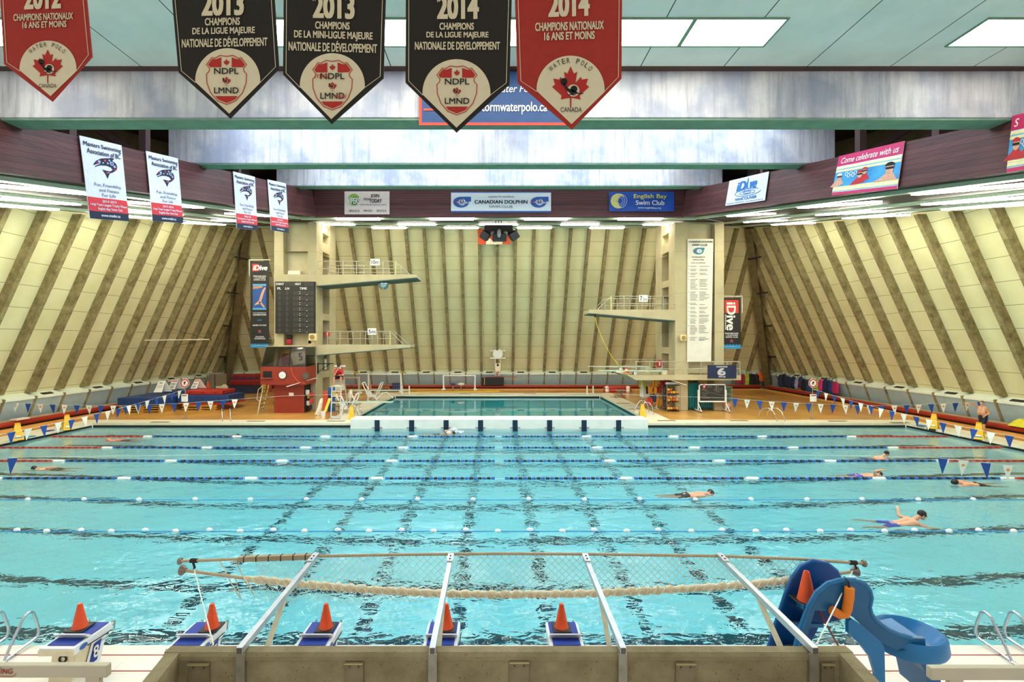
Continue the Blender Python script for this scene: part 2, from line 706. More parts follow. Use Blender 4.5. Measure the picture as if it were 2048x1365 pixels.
b = MB()
b.grid(lambda u, v: (-PX - 0.3 + (2 * PX + 0.6) * u, PY0 - 0.3 + (PY1 - PY0 + 0.9) * v, depth(-PX + 2 * PX * u)), 48, 2)
b.grid(lambda u, v: (-PX - 0.02, PY0 + (PY1 - PY0) * u, -0.3 - 2.5 * v), 2, 2)
b.grid(lambda u, v: (PX + 0.02, PY0 + (PY1 - PY0) * u, -0.3 - 2.5 * v), 2, 2)
b.grid(lambda u, v: (-PX + 2 * PX * u, PY0 - 0.02, -0.3 - 2.5 * v), 2, 2)
b.grid(lambda u, v: (-PX + 2 * PX * u, PY1 + 0.02, -0.3 - 2.5 * v), 2, 2)
struct('floor_main_pool', b, mat_pool_floor())
b = MB()
b.grid(lambda u, v: (-TX + 2 * TX * u, TY0 + (TY1 - TY0) * v, -3.0), 2, 2)
b.grid(lambda u, v: (-TX - 0.02, TY0 + (TY1 - TY0) * u, -0.3 - 2.8 * v), 2, 2)
b.grid(lambda u, v: (TX + 0.02, TY0 + (TY1 - TY0) * u, -0.3 - 2.8 * v), 2, 2)
b.grid(lambda u, v: (-TX + 2 * TX * u, TY0 - 0.02, -0.3 - 2.8 * v), 2, 2)
b.grid(lambda u, v: (-TX + 2 * TX * u, TY1 + 0.02, -0.3 - 2.8 * v), 2, 2)
struct('floor_diving_tank', b, M('#3fd4de', 0.5, var=0.06, scale=0.4))
b = MB().box(-PX - 0.04, PX + 0.04, PY0 - 0.04, PY1 + 0.04, -3.2, WZ)
struct('water_main_pool', b, mat_water('rippled_water', 0.85, 0.062, 2.6, 0.24, (0.02, 0.83, 0.945)))
b = MB().box(-TX - 0.04, TX + 0.04, TY0 - 0.04, TY1 + 0.04, -5.2, WZ)
struct('water_diving_tank', b, mat_water('calm_water', 0.10, 0.02, 0.7, 0.22, (0.0, 0.90, 0.93)))

# ------------------------------------------------------------------ leaning walls with concrete fins
KB, KS = 0.563, 0.4487        # lean of the back and the side walls (metres inwards per metre up)
BX, BY, Z0, Z1 = 28.45, 50.5, 1.8, 14.9


def yb(z):
    return BY - KB * (z - Z0)


def xs(z):
    return BX - KS * (z - Z0)


def zt_side(y):
    """height where the side wall meets the soffit"""
    return 14.9 - 0.178 * (43.1 - y) if y < 43.1 else Z0 + (BY - y) / KB


YN = 13.0
zn = zt_side(YN)
b = MB()
b.prism([(-BX, BY, Z0), (BX, BY, Z0), (xs(15.4), yb(15.4), 15.4), (-xs(15.4), yb(15.4), 15.4)], (0, 0.25, 0.14))
wb = struct('wall_back', b, WALL)
sides = {}
for sg, nm in ((-1, 'wall_left'), (1, 'wall_right')):
    b = MB()
    b.prism([(sg * BX, YN, Z0), (sg * BX, BY, Z0), (sg * xs(15.2), yb(15.2), 15.2), (sg * xs(zn + .3), YN, zn + .3)], (sg * 0.25, 0, 0.11))
    sides[sg] = struct(nm, b, WALL)
FD, FW = 0.52, 0.25
for k in range(-17, 18):
    x = 1.63 * k - 0.03
    zt = Z1 + 0.1 if abs(x) < 22.4 else Z0 + (BX - abs(x)) / KS
    if zt < 2.6:
        continue
    b = MB()
    b.prism([(x - FW / 2, yb(Z0 + .0) - 0.02, Z0), (x - FW / 2, yb(Z0) - FD, Z0 + .1), (x - FW / 2, yb(zt) - FD, zt), (x - FW / 2, yb(zt) + .05, zt)], (FW, 0, 0))
    b.bar((x, BY - 0.64, 1.66), (x, BY + 0.08, 0.05), 0.12, 0.12, up=(0, 1, 0))
    struct('rib', b, FIN, wb)
for sg in (-1, 1):
    for k in range(-8, 11):
        y = 29.05 + 1.92 * k
        zt = zt_side(y) - (0.0 if y < 43 else 0.1)
        if zt < 2.6:
            continue
        b = MB()
        b.prism([(sg * (xs(Z0) + .02), y - FW / 2, Z0), (sg * (xs(Z0) - FD), y - FW / 2, Z0 + .1), (sg * (xs(zt) - FD), y - FW / 2, zt), (sg * (xs(zt) + .05), y - FW / 2, zt)], (0, FW, 0))
        b.bar((sg * (BX - 0.64), y, 1.66), (sg * (BX - .04), y, 0.05), 0.12, 0.12, up=(1, 0, 0))
        struct('rib', b, FIN, sides[sg])
    b = MB()      # hip rib in the corner
    b.bar((sg * (BX - .35), BY - .35, 0.0), (sg * (xs(15) - .35), yb(15) - .35, 15), 0.5, 0.6, up=(sg, -1, 0))
    struct('hip_rib', b, M('#6b5e3d', 0.85, var=0.25, scale=2, bump=0.3), sides[sg])
    for z in (3.4, 6.4, 9.4, 12.4):       # short struts beside the hip
        b = MB()
        b.bar((sg * xs(z) - sg * 0.9, yb(z) - 0.5, z), (sg * xs(z) - sg * 0.4, yb(z) - 2.1, z), 0.1, 0.14)
        struct('strut', b, DARK, sides[sg])
# sill and kick panels
b = MB()
b.prism([(-BX, BY + .1, 1.9), (-BX, BY - 0.62, 1.62), (-BX, BY - 0.62, 1.5), (-BX, BY + .1, 1.5)], (2 * BX, 0, 0))
struct('sill', b, SILL, wb)
b = MB().prism([(-BX, BY - .58, 1.52), (-BX, BY + .12, 0), (-BX, BY + .2, 0), (-BX, BY - .5, 1.52)], (2 * BX, 0, 0))
struct('kick_panel', b, KICK, wb)
for k in range(-15, 15, 2):
    x = 1.63 * (k + 0.5) - 0.03
    b = MB().hexa([(x - .35, BY - .5, 1.665), (x + .35, BY - .5, 1.665), (x + .35, BY - .3, 1.745), (x - .35, BY - .3, 1.745), (x - .35, BY - .5, 1.705), (x + .35, BY - .5, 1.705), (x + .35, BY - .3, 1.785), (x - .35, BY - .3, 1.785)])
    struct('vent', b, DARK, wb)
for sg in (-1, 1):
    b = MB()
    b.prism([(sg * (BX + .1), YN, 1.9), (sg * (BX - .62), YN, 1.62), (sg * (BX - .62), YN, 1.5), (sg * (BX + .1), YN, 1.5)], (0, BY - YN, 0))
    struct('sill', b, SILL, sides[sg])
    b = MB().prism([(sg * (BX - .58), YN, 1.52), (sg * BX, YN, 0), (sg * (BX + .08), YN, 0), (sg * (BX - .5), YN, 1.52)], (0, BY - .5 - YN, 0))
    struct('kick_panel', b, KICK, sides[sg])
    for k in range(-6, 10, 2):
        y = 29.05 + 1.92 * (k + 0.5)
        b = MB().hexa([(sg * (BX - .5), y - .35, 1.665), (sg * (BX - .3), y - .35, 1.745), (sg * (BX - .3), y + .35, 1.745), (sg * (BX - .5), y + .35, 1.665),
                       (sg * (BX - .5), y - .35, 1.705), (sg * (BX - .3), y - .35, 1.785), (sg * (BX - .3), y + .35, 1.785), (sg * (BX - .5), y + .35, 1.705)])
        struct('vent', b, DARK, sides[sg])
# long low bench at the foot of the walls: tan top, red rounded front, dark underside, orange kerb
TAN = M('#b79a70', 0.6, var=0.12, scale=1.5)
KERB = M('#dca458', 0.3, var=0.08, scale=2)


def bench_piece(nm, p, q, inw, label):
    p, q, inw = Vector(p), Vector(q), Vector(inw)
    d = q - p
    up = Vector((0, 0, 1))
    r = thing(nm, label, 'bench', p)
    b = MB().prism([p + up * .4, p + inw * .6 + up * .4, p + inw * .6 + up * .47, p + up * .47], d)
    b.build('seat', TAN, r)
    prof = [(.58, .47), (.66, .46), (.72, .41), (.74, .33), (.72, .25), (.66, .19), (.58, .17)]
    b = MB().prism([p + inw * a + up * z for a, z in prof], d)
    b.build('front', REDP, r, smooth=True)
    b = MB().prism([p + inw * .05, p + inw * .5, p + inw * .5 + up * .4, p + inw * .05 + up * .4], d)
    b.build('base', DARK, r)
    b = MB().prism([p + inw * .78, p + inw * 1.0, p + inw * 1.0 + up * .1, p + inw * .78 + up * .12], d)
    b.build('kerb', KERB, r)


bench_piece('wall_bench', (-26.9, BY - .56, 0), (26.9, BY - .56, 0), (0, -1, 0), 'long red fronted bench along the foot of the back wall')
bench_piece('wall_bench', (-BX + .56, YN, 0), (-BX + .56, BY - 1.6, 0), (1, 0, 0), 'long red fronted bench along the wall beside the blue mats')
bench_piece('wall_bench', (BX - .56, YN, 0), (BX - .56, BY - 1.6, 0), (-1, 0, 0), 'long red fronted bench along the wall under the hanging backpacks')

# ------------------------------------------------------------------ roof: soffits, fascias, beams, skylights, near ceiling
FX, FY = 11.25, 29.4
FXB = 11.12      # the side fascias lean: foot a little further in than the top


def fzb(y):
    return 12.53 - 0.204 * (FY - y)


def fzt(y):
    return 14.1 - 0.224 * (FY - y)


SLAT = mat_slats()
YS = 6.0


def soff_back(u, t):        # u along X (-1..1), t from fascia to wall
    x = u * (FX + (22.6 - FX) * t)
    return Vector((x, FY + (43.15 - FY) * t, 12.53 + (14.92 - 12.53) * t))


def soff_side(sg, y0, t):
    """y0: position along the fascia"""
    k = (y0 - YS) / (FY - YS)
    a = Vector((sg * FX, y0, fzb(y0)))
    yw = YN + (43.15 - YN) * k
    zw = zt_side(min(yw, 43.1))
    w = Vector((sg * (xs(zw) + .05), yw, zw + 0.02))
    return a.lerp(w, t)


b = MB()
b.grid(lambda u, v: soff_back(2 * u - 1, v) + Vector((0, 0, .13)), 4, 6)
for sg in (-1, 1):
    b.grid(lambda u, v: soff_side(sg, YS + (FY - YS) * u, v) + Vector((0, 0, .13)), 10, 6)
struct('ceiling_soffit', b, SLAT)
b = MB().box(-FX, FX, FY - .02, FY + .2, fzb(FY) - .02, fzt(FY) + .25)
struct('wall_fascia_back', b, mat_planks(0.0))
for sg, nm in ((-1, 'wall_fascia_left'), (1, 'wall_fascia_right')):
    b = MB().prism([(sg * FXB, YS, fzb(YS)), (sg * FXB, FY, fzb(FY) - .02), (sg * (FXB + .14 * (fzt(FY) - fzb(FY))), FY, fzt(FY)), (sg * (FXB + .14 * (fzt(YS) - fzb(YS))), YS, fzt(YS))], (sg * .2, 0, 0))
    struct(nm, b, mat_planks(0.214))
BEAMS = [(10.8, 11.28, 9.9, 11.9), (18.0, 18.5, 11.54, 13.5), (26.9, 27.4, 13.57, 15.5)]
for i, (y0, y1, z0, z1) in enumerate(BEAMS):
    b = MB()
    b.box(-12.4, 12.4, y0, y1, z0 + .03, z1)
    b.m(1).box(-12.4, 12.4, y0 - .001, y1 + .001, z0 - .005, z0 + .035)
    b.m(0).box(-12.4, 12.4, y0 - .025, y0, z0 + .05, z0 + .14)
    struct('beam_%d' % (i + 1), b, [BEAM, SOFF])
# roof deck and attic linings, dark
b = MB()
zr = lambda y: 11.95 + 0.226 * (y - 10.8)
b.prism([(-27, 10.7, zr(10.7)), (-27, 32, zr(32)), (-27, 45, 17.4), (-27, 45, 17.8), (-27, 32, zr(32) + .3), (-27, 10.7, zr(10.7) + .3)], (54, 0, 0))
struct('roof', b, M('#4b3b2a', 0.8))
for sg in (-1, 1):
    b = MB().prism([(sg * 17, YS, 9.0), (sg * 17, 36, 14.9), (sg * 17, 42, 16.0), (sg * 17, 42, 17.4), (sg * 17, YS, 13)], (sg * .1, 0, 0))
    struct('wall_attic_%s' % ('left' if sg < 0 else 'right'), b, M('#6b5a34', 0.8, var=0.3, scale=1))
b = MB().box(-17, 17, 33, 33.1, 13.7, 17)
struct('wall_attic_back', b, M('#3a2c22', 0.8))
k = 3
for sg in (-1, 1):
    for y, y2 in ((15.8, 17.4), (21.5, 26.2), (13.0, 15.2)):
        b = MB()
        b.bar((sg * 11.7, y, fzb(y) + .4), (sg * 11.7, y, zr(y)), .22, .22)
        b.bar((sg * 11.8, y2, fzb(y2) + .8), (sg * 15.5, y2 - 1.5, zr(y2) - .2), .18, .2)
        b.bar((sg * 11.9, y2 + .1, zr(y2) - .5), (sg * 16.8, y2 + .1, zr(y2) - .6), .12, .25)
        b.bar((sg * 12.6, y - .6, fzb(y) + 1.0), (sg * 16.8, y - .6, fzb(y) + 2.0), .15, .2)
        struct('trim_%d' % k, b, BROWN)
        k += 1
# skylight panes between the beams: sky light from above
SKY = glow('daylight_pane', (0.80, 0.88, 1.0), SKY_E)
k = 1
for y0, y1 in ((11.6, 17.7), (18.9, 26.6), (27.8, 29.2)):
    for i in range(4):
        x0 = -10.6 + i * 5.3
        b = MB().hexa([(x0 + .15, y0, zr(y0) - .12), (x0 + 5.15, y0, zr(y0) - .12), (x0 + 5.15, y1, zr(y1) - .12), (x0 + .15, y1, zr(y1) - .12),
                       (x0 + .15, y0, zr(y0) - .06), (x0 + 5.15, y0, zr(y0) - .06), (x0 + 5.15, y1, zr(y1) - .06), (x0 + .15, y1, zr(y1) - .06)])
        struct('window_%d' % k, b, SKY)
        k += 1
# near flat ceiling with panel joints and light panels
CEILZ = 11.0


def mat_ceiling():
    t = NT('pale_green_ceiling')
    _, x, y, z = t.xyz()
    n = t.noise(1.2, 4)
    c = t.ramp(n, [(0.3, lin('#cddad3')), (0.7, lin('#dde7e0'))])
    g = t.math('LESS_THAN', t.math('FRACT', t.math('DIVIDE', t.math('ADD', x, 30.0), 1.83)), 0.012)
    c = t.mix(g, c, lin('#3c4a48'))
    t.bump(t.noise(40, 2), 0.1, 0.01)
    return t.fin(c, 0.8)


b = MB().box(-18, 18, -4, 10.62, CEILZ, CEILZ + .3)
struct('ceiling', b, mat_ceiling())
b = MB().box(-18, 18, 10.62, 10.78, CEILZ - .02, CEILZ + .6)
struct('trim_20', b, M('#4a332b', 0.6))
PANEL = glow('ceiling_light_diffuser', (1.0, 0.97, 0.88), PANEL_E)
ly0, ly1 = F * (CEILZ - CZ) / (VY - 37), F * (CEILZ - CZ) / (VY - 90)
PW = 1.75
for i, x0 in enumerate([-3 * PW, -2 * PW, -PW, 0, PW, 2 * PW, 8.95, 8.95 - 17.9 - PW]):
    wh = ['behind the two black 2013 pennants', 'partly behind the MINI-LIGUE pennant', 'behind the black 2014 pennant', 'behind the red 2014 pennant', 'just beside the red 2014 pennant',
          'at the row end right of the red 2014 pennant', 'alone above the pink banners', 'behind the red 2012 pennant'][i]
    r = thing('ceiling_light', 'bright flush rectangular ceiling light ' + wh, 'light', (x0 + PW / 2, ly0, CEILZ), 'rectangular ceiling lights')
    b = MB().box(x0 + .04, x0 + PW - .04, ly0, ly1, CEILZ - .015, CEILZ - .002)
    b.build('diffuser', PANEL, r)
    b = MB()
    for q in ((x0, x0 + PW, ly0 - .04, ly0), (x0, x0 + PW, ly1, ly1 + .04), (x0, x0 + .04, ly0, ly1), (x0 + PW - .04, x0 + PW, ly0, ly1)):
        b.box(*q, CEILZ - .025, CEILZ - .002)
    b.build('frame', SOFF, r)

# fluorescent tubes in troughs under the soffit
TUBE = glow('fluorescent_tube', (1.0, 0.955, 0.78), TUBE_E)
TROUGH = M('#b9cdb6', 0.6, var=0.06)
for j, t in enumerate((.14, .496, .80)):
    b = MB()
    hw = .19
    c = [soff_back(u, t) for u in (-1, 1)]
    b.bar(c[0] + Vector((0, 0, .05)), c[1] + Vector((0, 0, .05)), hw * 2, .12)
    for sg in (-1, 1):
        p, q = soff_side(sg, YS, t), soff_side(sg, FY, t)
        b.bar(p + Vector((0, 0, .05)), q + Vector((0, 0, .05)), hw * 2, .12)
    struct('trim_%d' % (21 + j), b, TROUGH)
ordn = ['nearest the back fascia', 'in the middle trough', 'nearest the leaning back wall']
for j, (t, cs) in enumerate(((.117, (-9.06, -3.03, 3.03, 9.06)), (.496, (-12.2, -6.1, 0, 6.1, 12.3)), (.80, (-15.2, -9.1, -3.05, 3.05, 9.1, 15.2)))):
    for i, x in enumerate(cs):
        z = 12.53 + (14.92 - 12.53) * t + .01
        y = FY + (43.15 - FY) * t
        b = MB().box(x - 1.4, x + 1.4, y - .2, y + .2, z - .06, z)
        o = b.build('fluorescent_light', TUBE)
        tag(o, 'fluorescent strip %s, %s of %s from the scoreboard end' % (ordn[j], ['first', 'second', 'third', 'fourth', 'fifth', 'sixth'][i], ['four', 'five', 'six'][j]), 'light', 'fluorescent strips under the soffit')
rows = ((.16, (25.5, 19.2, 13.5, 8.0)), (.496, (31.2, 24.2, 18.0)), (.80, (34.2, 27.4, 21.3)))
for sg in (-1, 1):
    for j, (t, ys_) in enumerate(rows):
        for i, yc in enumerate(ys_):
            ln = 2.1
            p0, p1 = soff_side(sg, YS, t), soff_side(sg, FY, t)
            f0 = (yc - ln - p0.y) / (p1.y - p0.y)
            f1 = (yc + ln - p0.y) / (p1.y - p0.y)
            p, q = p0.lerp(p1, f0), p0.lerp(p1, f1)
            b = MB().bar(p + Vector((0, 0, -.15)), q + Vector((0, 0, -.03)), .3, .07)
            o = b.build('fluorescent_light', TUBE)
            tag(o, '%s lit strip from the far corner, %s trough above the %s wall' % (['first', 'second', 'third', 'fourth'][i], ['innermost', 'middle', 'outermost'][j], 'blue mats' if sg < 0 else 'backpack'), 'light', 'fluorescent strips under the soffit')
# ------------------------------------------------------------------ hanging pennants, wall banners, loudspeakers, flag
CREAMC = M('#dccdaa', 0.8, var=0.04)
BLACKC = M('#231d16', 0.85, var=0.08)
REDC = M('#a3291b', 0.8, var=0.06)
LEAFR = M('#b3271d', 0.8, var=0.04)
INK = M('#14120f', 0.8)
NAVY = M('#1c2740', 0.8)
LEAF = [(0, 1), (.11, .78), (.22, .84), (.16, .50), (.34, .68), (.38, .60), (.58, .63), (.52, .45), (.62, .38), (.30, .12), (.33, 0), (.025, .05), (.02, -.25)]
LEAF = [(x / 1.24, y) for x, y in LEAF]
LEAF = LEAF + [(-x, y) for x, y in reversed(LEAF[1:])]


def leaf(cv, name, mat, cx, top, w, h, layer):
    """maple leaf: centre x, top, full width and height without its stem"""
    cv.poly(name, mat, [(cx + x * w, top + (1 - y) * h) for x, y in LEAF], layer)


def player(cv, cx, cy, r, layer):
    """the little water polo player in a ring"""
    cv.disc('emblem_ring', CREAMC, cx, cy, r, r, layer)
    cv.disc('emblem_player', INK, cx + .1 * r, cy - .25 * r, .55 * r, .52 * r, layer + 1)
    cv.poly('emblem_player', INK, [(cx - 1.75 * r, cy - 1.0 * r), (cx - 1.4 * r, cy - 1.15 * r), (cx - .9 * r, cy - .35 * r), (cx + .3 * r, cy + .1 * r), (cx + .75 * r, cy + .3 * r), (cx - .2 * r, cy + .75 * r), (cx - 1.0 * r, cy + .1 * r)], layer + 1)
    cv.disc('emblem_player', INK, cx - 1.55 * r, cy - 1.45 * r, .55 * r, .55 * r, layer + 1)
    cv.line('emblem_player', INK, [(cx - .8 * r, cy + .75 * r), (cx - .3 * r, cy + .65 * r), (cx + .1 * r, cy + .8 * r), (cx + .6 * r, cy + .45 * r), (cx + 1.1 * r, cy + .55 * r), (cx + 1.6 * r, cy + .5 * r)], r * .14, layer=layer + 1)


def arc_text(cv, s, cx, cy, r, span, h, mat, layer):
    n = len(s)
    for i, ch in enumerate(s):
        if ch == ' ':
            continue
        a = -span / 2 + span * (i + .5) / n
        ca, sa = math.cos(a), math.sin(a)
        w = span * r / n * (.34 if ch != 'W' else .45)
        cv.text('arched_lettering!', mat, ch, -w, -h, w, 0, 0.0, layer, fn=lambda u, v: (cx + r * sa + u * ca - v * sa, cy - r * ca + u * sa + v * ca))


YP = 5.6


def pennant(edge, disc, lines, cloth, label, tilt=0.0, shield=None, polo=None, dy=0.0):
    """edge: pixel outline TL, left shoulder, tip, right shoulder, TR; disc: cx, cy, r, inner tip"""
    Y = YP + dy
    cv = Canvas(lambda u, v: at(u, v, Y), (0, -1, 0))
    pts = [at(p[0], p[1], Y) for p in edge]
    root = thing('pennant_banner', label, 'banner', pts[2], 'championship pennants hanging under the ceiling')
    MB().prism(pts, (0, .012, 0)).build('cloth', cloth, root)
    mid = sum(p[0] for p in edge) / 5
    cx, cy, r, tip = disc
    inn = []
    for (x, y), (dx, dy2) in zip(edge, ((6, 0), (6.5, -2.5), (0, -9), (-6.5, -2.5), (-6, 0))):
        inn.append((x + dx, y + dy2))
    cv.line('border', CREAMC, [inn[0], inn[1], (cx - r * .99, cy + 4)], 1.2, layer=1)
    cv.line('border', CREAMC, [inn[4], inn[3], (cx + r * .99, cy + 4)], 1.2, layer=1)
    arc = [(cx + r * math.cos(a), cy - r * math.sin(a)) for a in [math.radians(q) for q in range(-4, 185, 6)]]
    cv.poly('field', CREAMC, arc + [tip], 1)
    for s, x0, y0, x1, y1, bd in lines:
        cv.text('lettering', CREAMC, s, x0, y0, x1, y1, bd, 2, fn=lambda u, v: (u, v + tilt * (u - (x0 + x1) / 2)))
    if polo:
        lx, ltop, lw, lh = polo
        leaf(cv, 'maple_leaf', LEAFR, lx, ltop, lw, lh, 2)
        player(cv, lx + .07 * lw, ltop + lh * .74, lw * .165, 3)
        arc_text(cv, 'WATER POLO', cx, cy - 2, r * .74, 1.75, r * .15, INK, 3)
        cv.text('emblem_lettering', INK, 'CANADA', cx - r * .31 + 1, cy + r * .53, cx + r * .31 + 1, cy + r * .67, 0, 3)
    if shield:
        x0, y0, x1, y1, mini = shield
        w, h, sx = x1 - x0, y1 - y0, (x0 + x1) / 2
        half = [(0, .02), (.16, 0), (.30, .06), (.36, .04), (.5, .19), (.42, .27), (.44, .33), (.5, .38), (.49, .56), (.40, .76), (.22, .93), (0, 1)]
        out = [(sx + x * w, y0 + y * h) for x, y in half] + [(sx - x * w, y0 + y * h) for x, y in reversed(half[1:-1])]
        cv.line('shield', LEAFR, out, 1.6, layer=2, closed=True)
        for sg in (-1, 1):
            cv.poly('shield', LEAFR, [(sx + sg * w * a, y0 + h * c) for a, c in ((.13, .04), (.27, .08), (.35, .07), (.46, .19), (.41, .24), (.13, .24))], 2)
        cv.poly('shield', LEAFR, [(sx + w * a, y0 + h * c) for a, c in ((-.28, .83), (.28, .83), (.21, .9), (0, .97), (-.21, .9))], 2)
        leaf(cv, 'maple_leaf', LEAFR, sx, y0 + h * .07, w * .15, h * .12, 2)
        leaf(cv, 'maple_leaf', LEAFR, sx, y0 + h * .43, w * .22, h * .145, 2)
        player(cv, sx, y0 + h * .535, w * .04, 3)
        cv.text('emblem_lettering', INK, 'NDPL', sx - w * .3, y0 + h * .265, sx + w * .31, y0 + h * .385, .01, 3)
        cv.text('emblem_lettering', INK, 'LMND', sx - w * .3, y0 + h * .66, sx + w * .31, y0 + h * .78, .01, 3)
        cv.text('emblem_lettering', INK, 'CANADA', sx - w * .06, y0 + h * .61, sx + w * .06, y0 + h * .625, 0, 3)
        if mini:
            cv.text('script', LEAFR, 'mini', sx - w * .42, y0 + h * .27, sx - w * .08, y0 + h * .37, 0, 5, shear=3)
            cv.text('script', LEAFR, 'mini', sx + w * .08, y0 + h * .68, sx + w * .36, y0 + h * .78, 0, 5, shear=3)
    # hanging rod and cords up to the ceiling
    a, c = at(edge[0][0], edge[0][1], Y), at(edge[4][0], edge[4][1], Y)
    MB().cyl(a + Vector((-.04, 0, 0)), c + Vector((.04, 0, 0)), .014, 8).build('rod', ALU, root)
    for p in (a, c):
        MB().cyl(p, (p.x, p.y, CEILZ), .004, 5).build('cord', WHITE, root)
    cv.done(root)


pennant([(-5, -95), (8, 128), (104, 203), (184, 113), (164, -95)], (97, 139, 57, (102, 193)),
        [('2012', 50, -28, 124, 20, .05), ('CHAMPIONS NATIONAUX', 29, 28, 148, 42, .035), ('16 ANS ET MOINS', 47, 44, 135, 57, .035)], REDC,
        'red pennant reading 2012 above a water polo maple leaf', -0.03, polo=(97, 100, 60, 54))
pennant([(336, -95), (357, 145), (460, 237), (558, 137), (543, -95)], (456, 162, 65, (459, 228)),
        [('2013', 404, -16, 489, 33, .05), ('CHAMPIONS', 411, 37, 481, 52, .035), ('DE LA LIGUE MAJEURE', 386, 56, 511, 73, .035), ('NATIONALE DE DÉVELOPPEMENT', 365, 74, 536, 95, .035)], BLACKC,
        'black 2013 pennant reading LIGUE MAJEURE without the word mini', -0.02, shield=(414, 112, 494, 210, False), dy=.02)
pennant([(568, -95), (566, 149), (663, 248), (767, 156), (774, -95)], (665, 172, 65, (663, 239)),
        [('2013', 626, -10, 710, 39, .05), ('CHAMPIONS', 631, 45, 700, 60, .035), ('DE LA MINI-LIGUE MAJEURE', 589, 64, 746, 83, .035), ('NATIONALE DE DÉVELOPPEMENT', 578, 83, 755, 105, .035)], BLACKC,
        'black 2013 pennant reading MINI-LIGUE MAJEURE, red mini script on its shield', 0.03, shield=(626, 122, 705, 221, True))
pennant([(812, -95), (811, 165), (913, 265), (1019, 169), (1026, -95)], (913, 187, 68, (913, 256)),
        [('2014', 874, -9, 958, 40, .05), ('CHAMPIONS', 879, 47, 948, 61, .035), ('DE LA LIGUE MAJEURE', 853, 65, 977, 80, .035), ('NATIONALE DE DEVELOPPEMENT', 830, 85, 1000, 101, .035)], BLACKC,
        'black pennant reading 2014 in front of the blue stormwaterpolo banner', 0.0, shield=(874, 133, 954, 231, False), dy=.03)
pennant([(1027, -95), (1035, 165), (1144, 259), (1243, 157), (1245, -95)], (1141, 180, 68, (1143, 249)),
        [('2014', 1096, -14, 1179, 35, .05), ('CHAMPIONS NATIONAUX', 1070, 45, 1207, 62, .035), ('16 ANS ET MOINS', 1088, 65, 1189, 81, .035)], REDC,
        'red pennant reading 2014 above a water polo maple leaf', -0.03, polo=(1141, 134, 74, 66))

BLUEB = M('#1d4478', 0.6, var=0.12, scale=3)


def cloth_sheet(fn, nrm, mat, root, nu=16, nv=8, th=.015):
    MB().sheet(lambda u, v: fn(u, v), nu, nv, nrm, th).build('cloth', mat, root, smooth=True)


# blue water polo club banner on the front beam
fn, nrm = quad_fn(at(838, 143, 10.73), at(1152, 143, 10.73), at(1152, 251, 10.73), at(838, 251, 10.73))
root = thing('wall_banner', 'wide blue banner with red border reading stormwaterpolo.ca on the front beam', 'banner', at(995, 251, 10.73))
cloth_sheet(fn, nrm, BLUEB, root)
cv = Canvas(fn, nrm)
RB = M('#e2442c', 0.6)
for q in ((0, .95, 1, 1), (0, 0, .018, .95), (.982, 0, 1, .95)):
    cv.rect('border', RB, *q, layer=1)
cv.text('lettering', WHITE, 'Water Polo', (985 - 838) / 314, .25, (1072 - 838) / 314, .39, 0, 2, shear=.01)
cv.text('lettering', WHITE, 'stormwaterpolo.ca', (957 - 838) / 314, .57, (1094 - 838) / 314, .80, .01, 2)
cv.rect('print', RB, .03, .69, .1, .73, 2)
cv.done(root)


def fasc(px, py, sg):
    """the point on the leaning side fascia seen at a pixel"""
    a, c = (px - VX) / F, -(py - VY) / F
    # CX + a Y = sg (FXB - .05 + .14 (CZ + c Y - 12.53 + .204 (29.4 - Y)))
    k0 = sg * (FXB - .06 + .14 * (CZ - 12.53 + .204 * FY))
    k1 = sg * .14 * (c - .204)
    Y = (k0 - CX) / (a - k1)
    return Vector((CX + a * Y, Y, CZ + c * Y))


MASTW = M('#dfe4f2', 0.7, var=0.04)
MASTR = M('#d8323c', 0.7, var=0.05)
INKB = M('#26304e', 0.8)


def c2uv(pts, tl=(60, 68), tr=(603, 195), bl=(190, 1160)):
    ux, uy, vx, vy = tr[0] - tl[0], tr[1] - tl[1], bl[0] - tl[0], bl[1] - tl[1]
    det = ux * vy - uy * vx
    o = []
    for x, y in pts:
        dx, dy = x - tl[0], y - tl[1]
        o.append(((dx * vy - dy * vx) / det, (ux * dy - uy * dx) / det))
    return o


FISH = c2uv([(225, 455), (262, 405), (320, 378), (400, 375), (440, 380), (430, 370), (500, 385), (470, 415), (520, 455), (540, 505), (530, 550), (480, 578), (438, 590), (415, 660), (385, 590), (345, 530), (400, 550), (450, 560), (480, 540), (455, 505), (400, 478), (330, 470), (280, 478), (250, 495), (250, 478), (300, 455), (330, 452), (300, 440), (240, 462)])
SPOTS = [((300, 420), 'w', 20), ((375, 410), 'r', 14), ((430, 410), 'w', 14), ((462, 455), 'w', 28), ((462, 455), 'b', 12), ((500, 500), 'w', 18), ((505, 545), 'r', 12), ((405, 580), 'r', 13), ((425, 575), 'w', 9), ((268, 430), 'r', 9), ((410, 448), 'w', 14), ((350, 440), 'w', 12), ((518, 510), 'r', 8)]


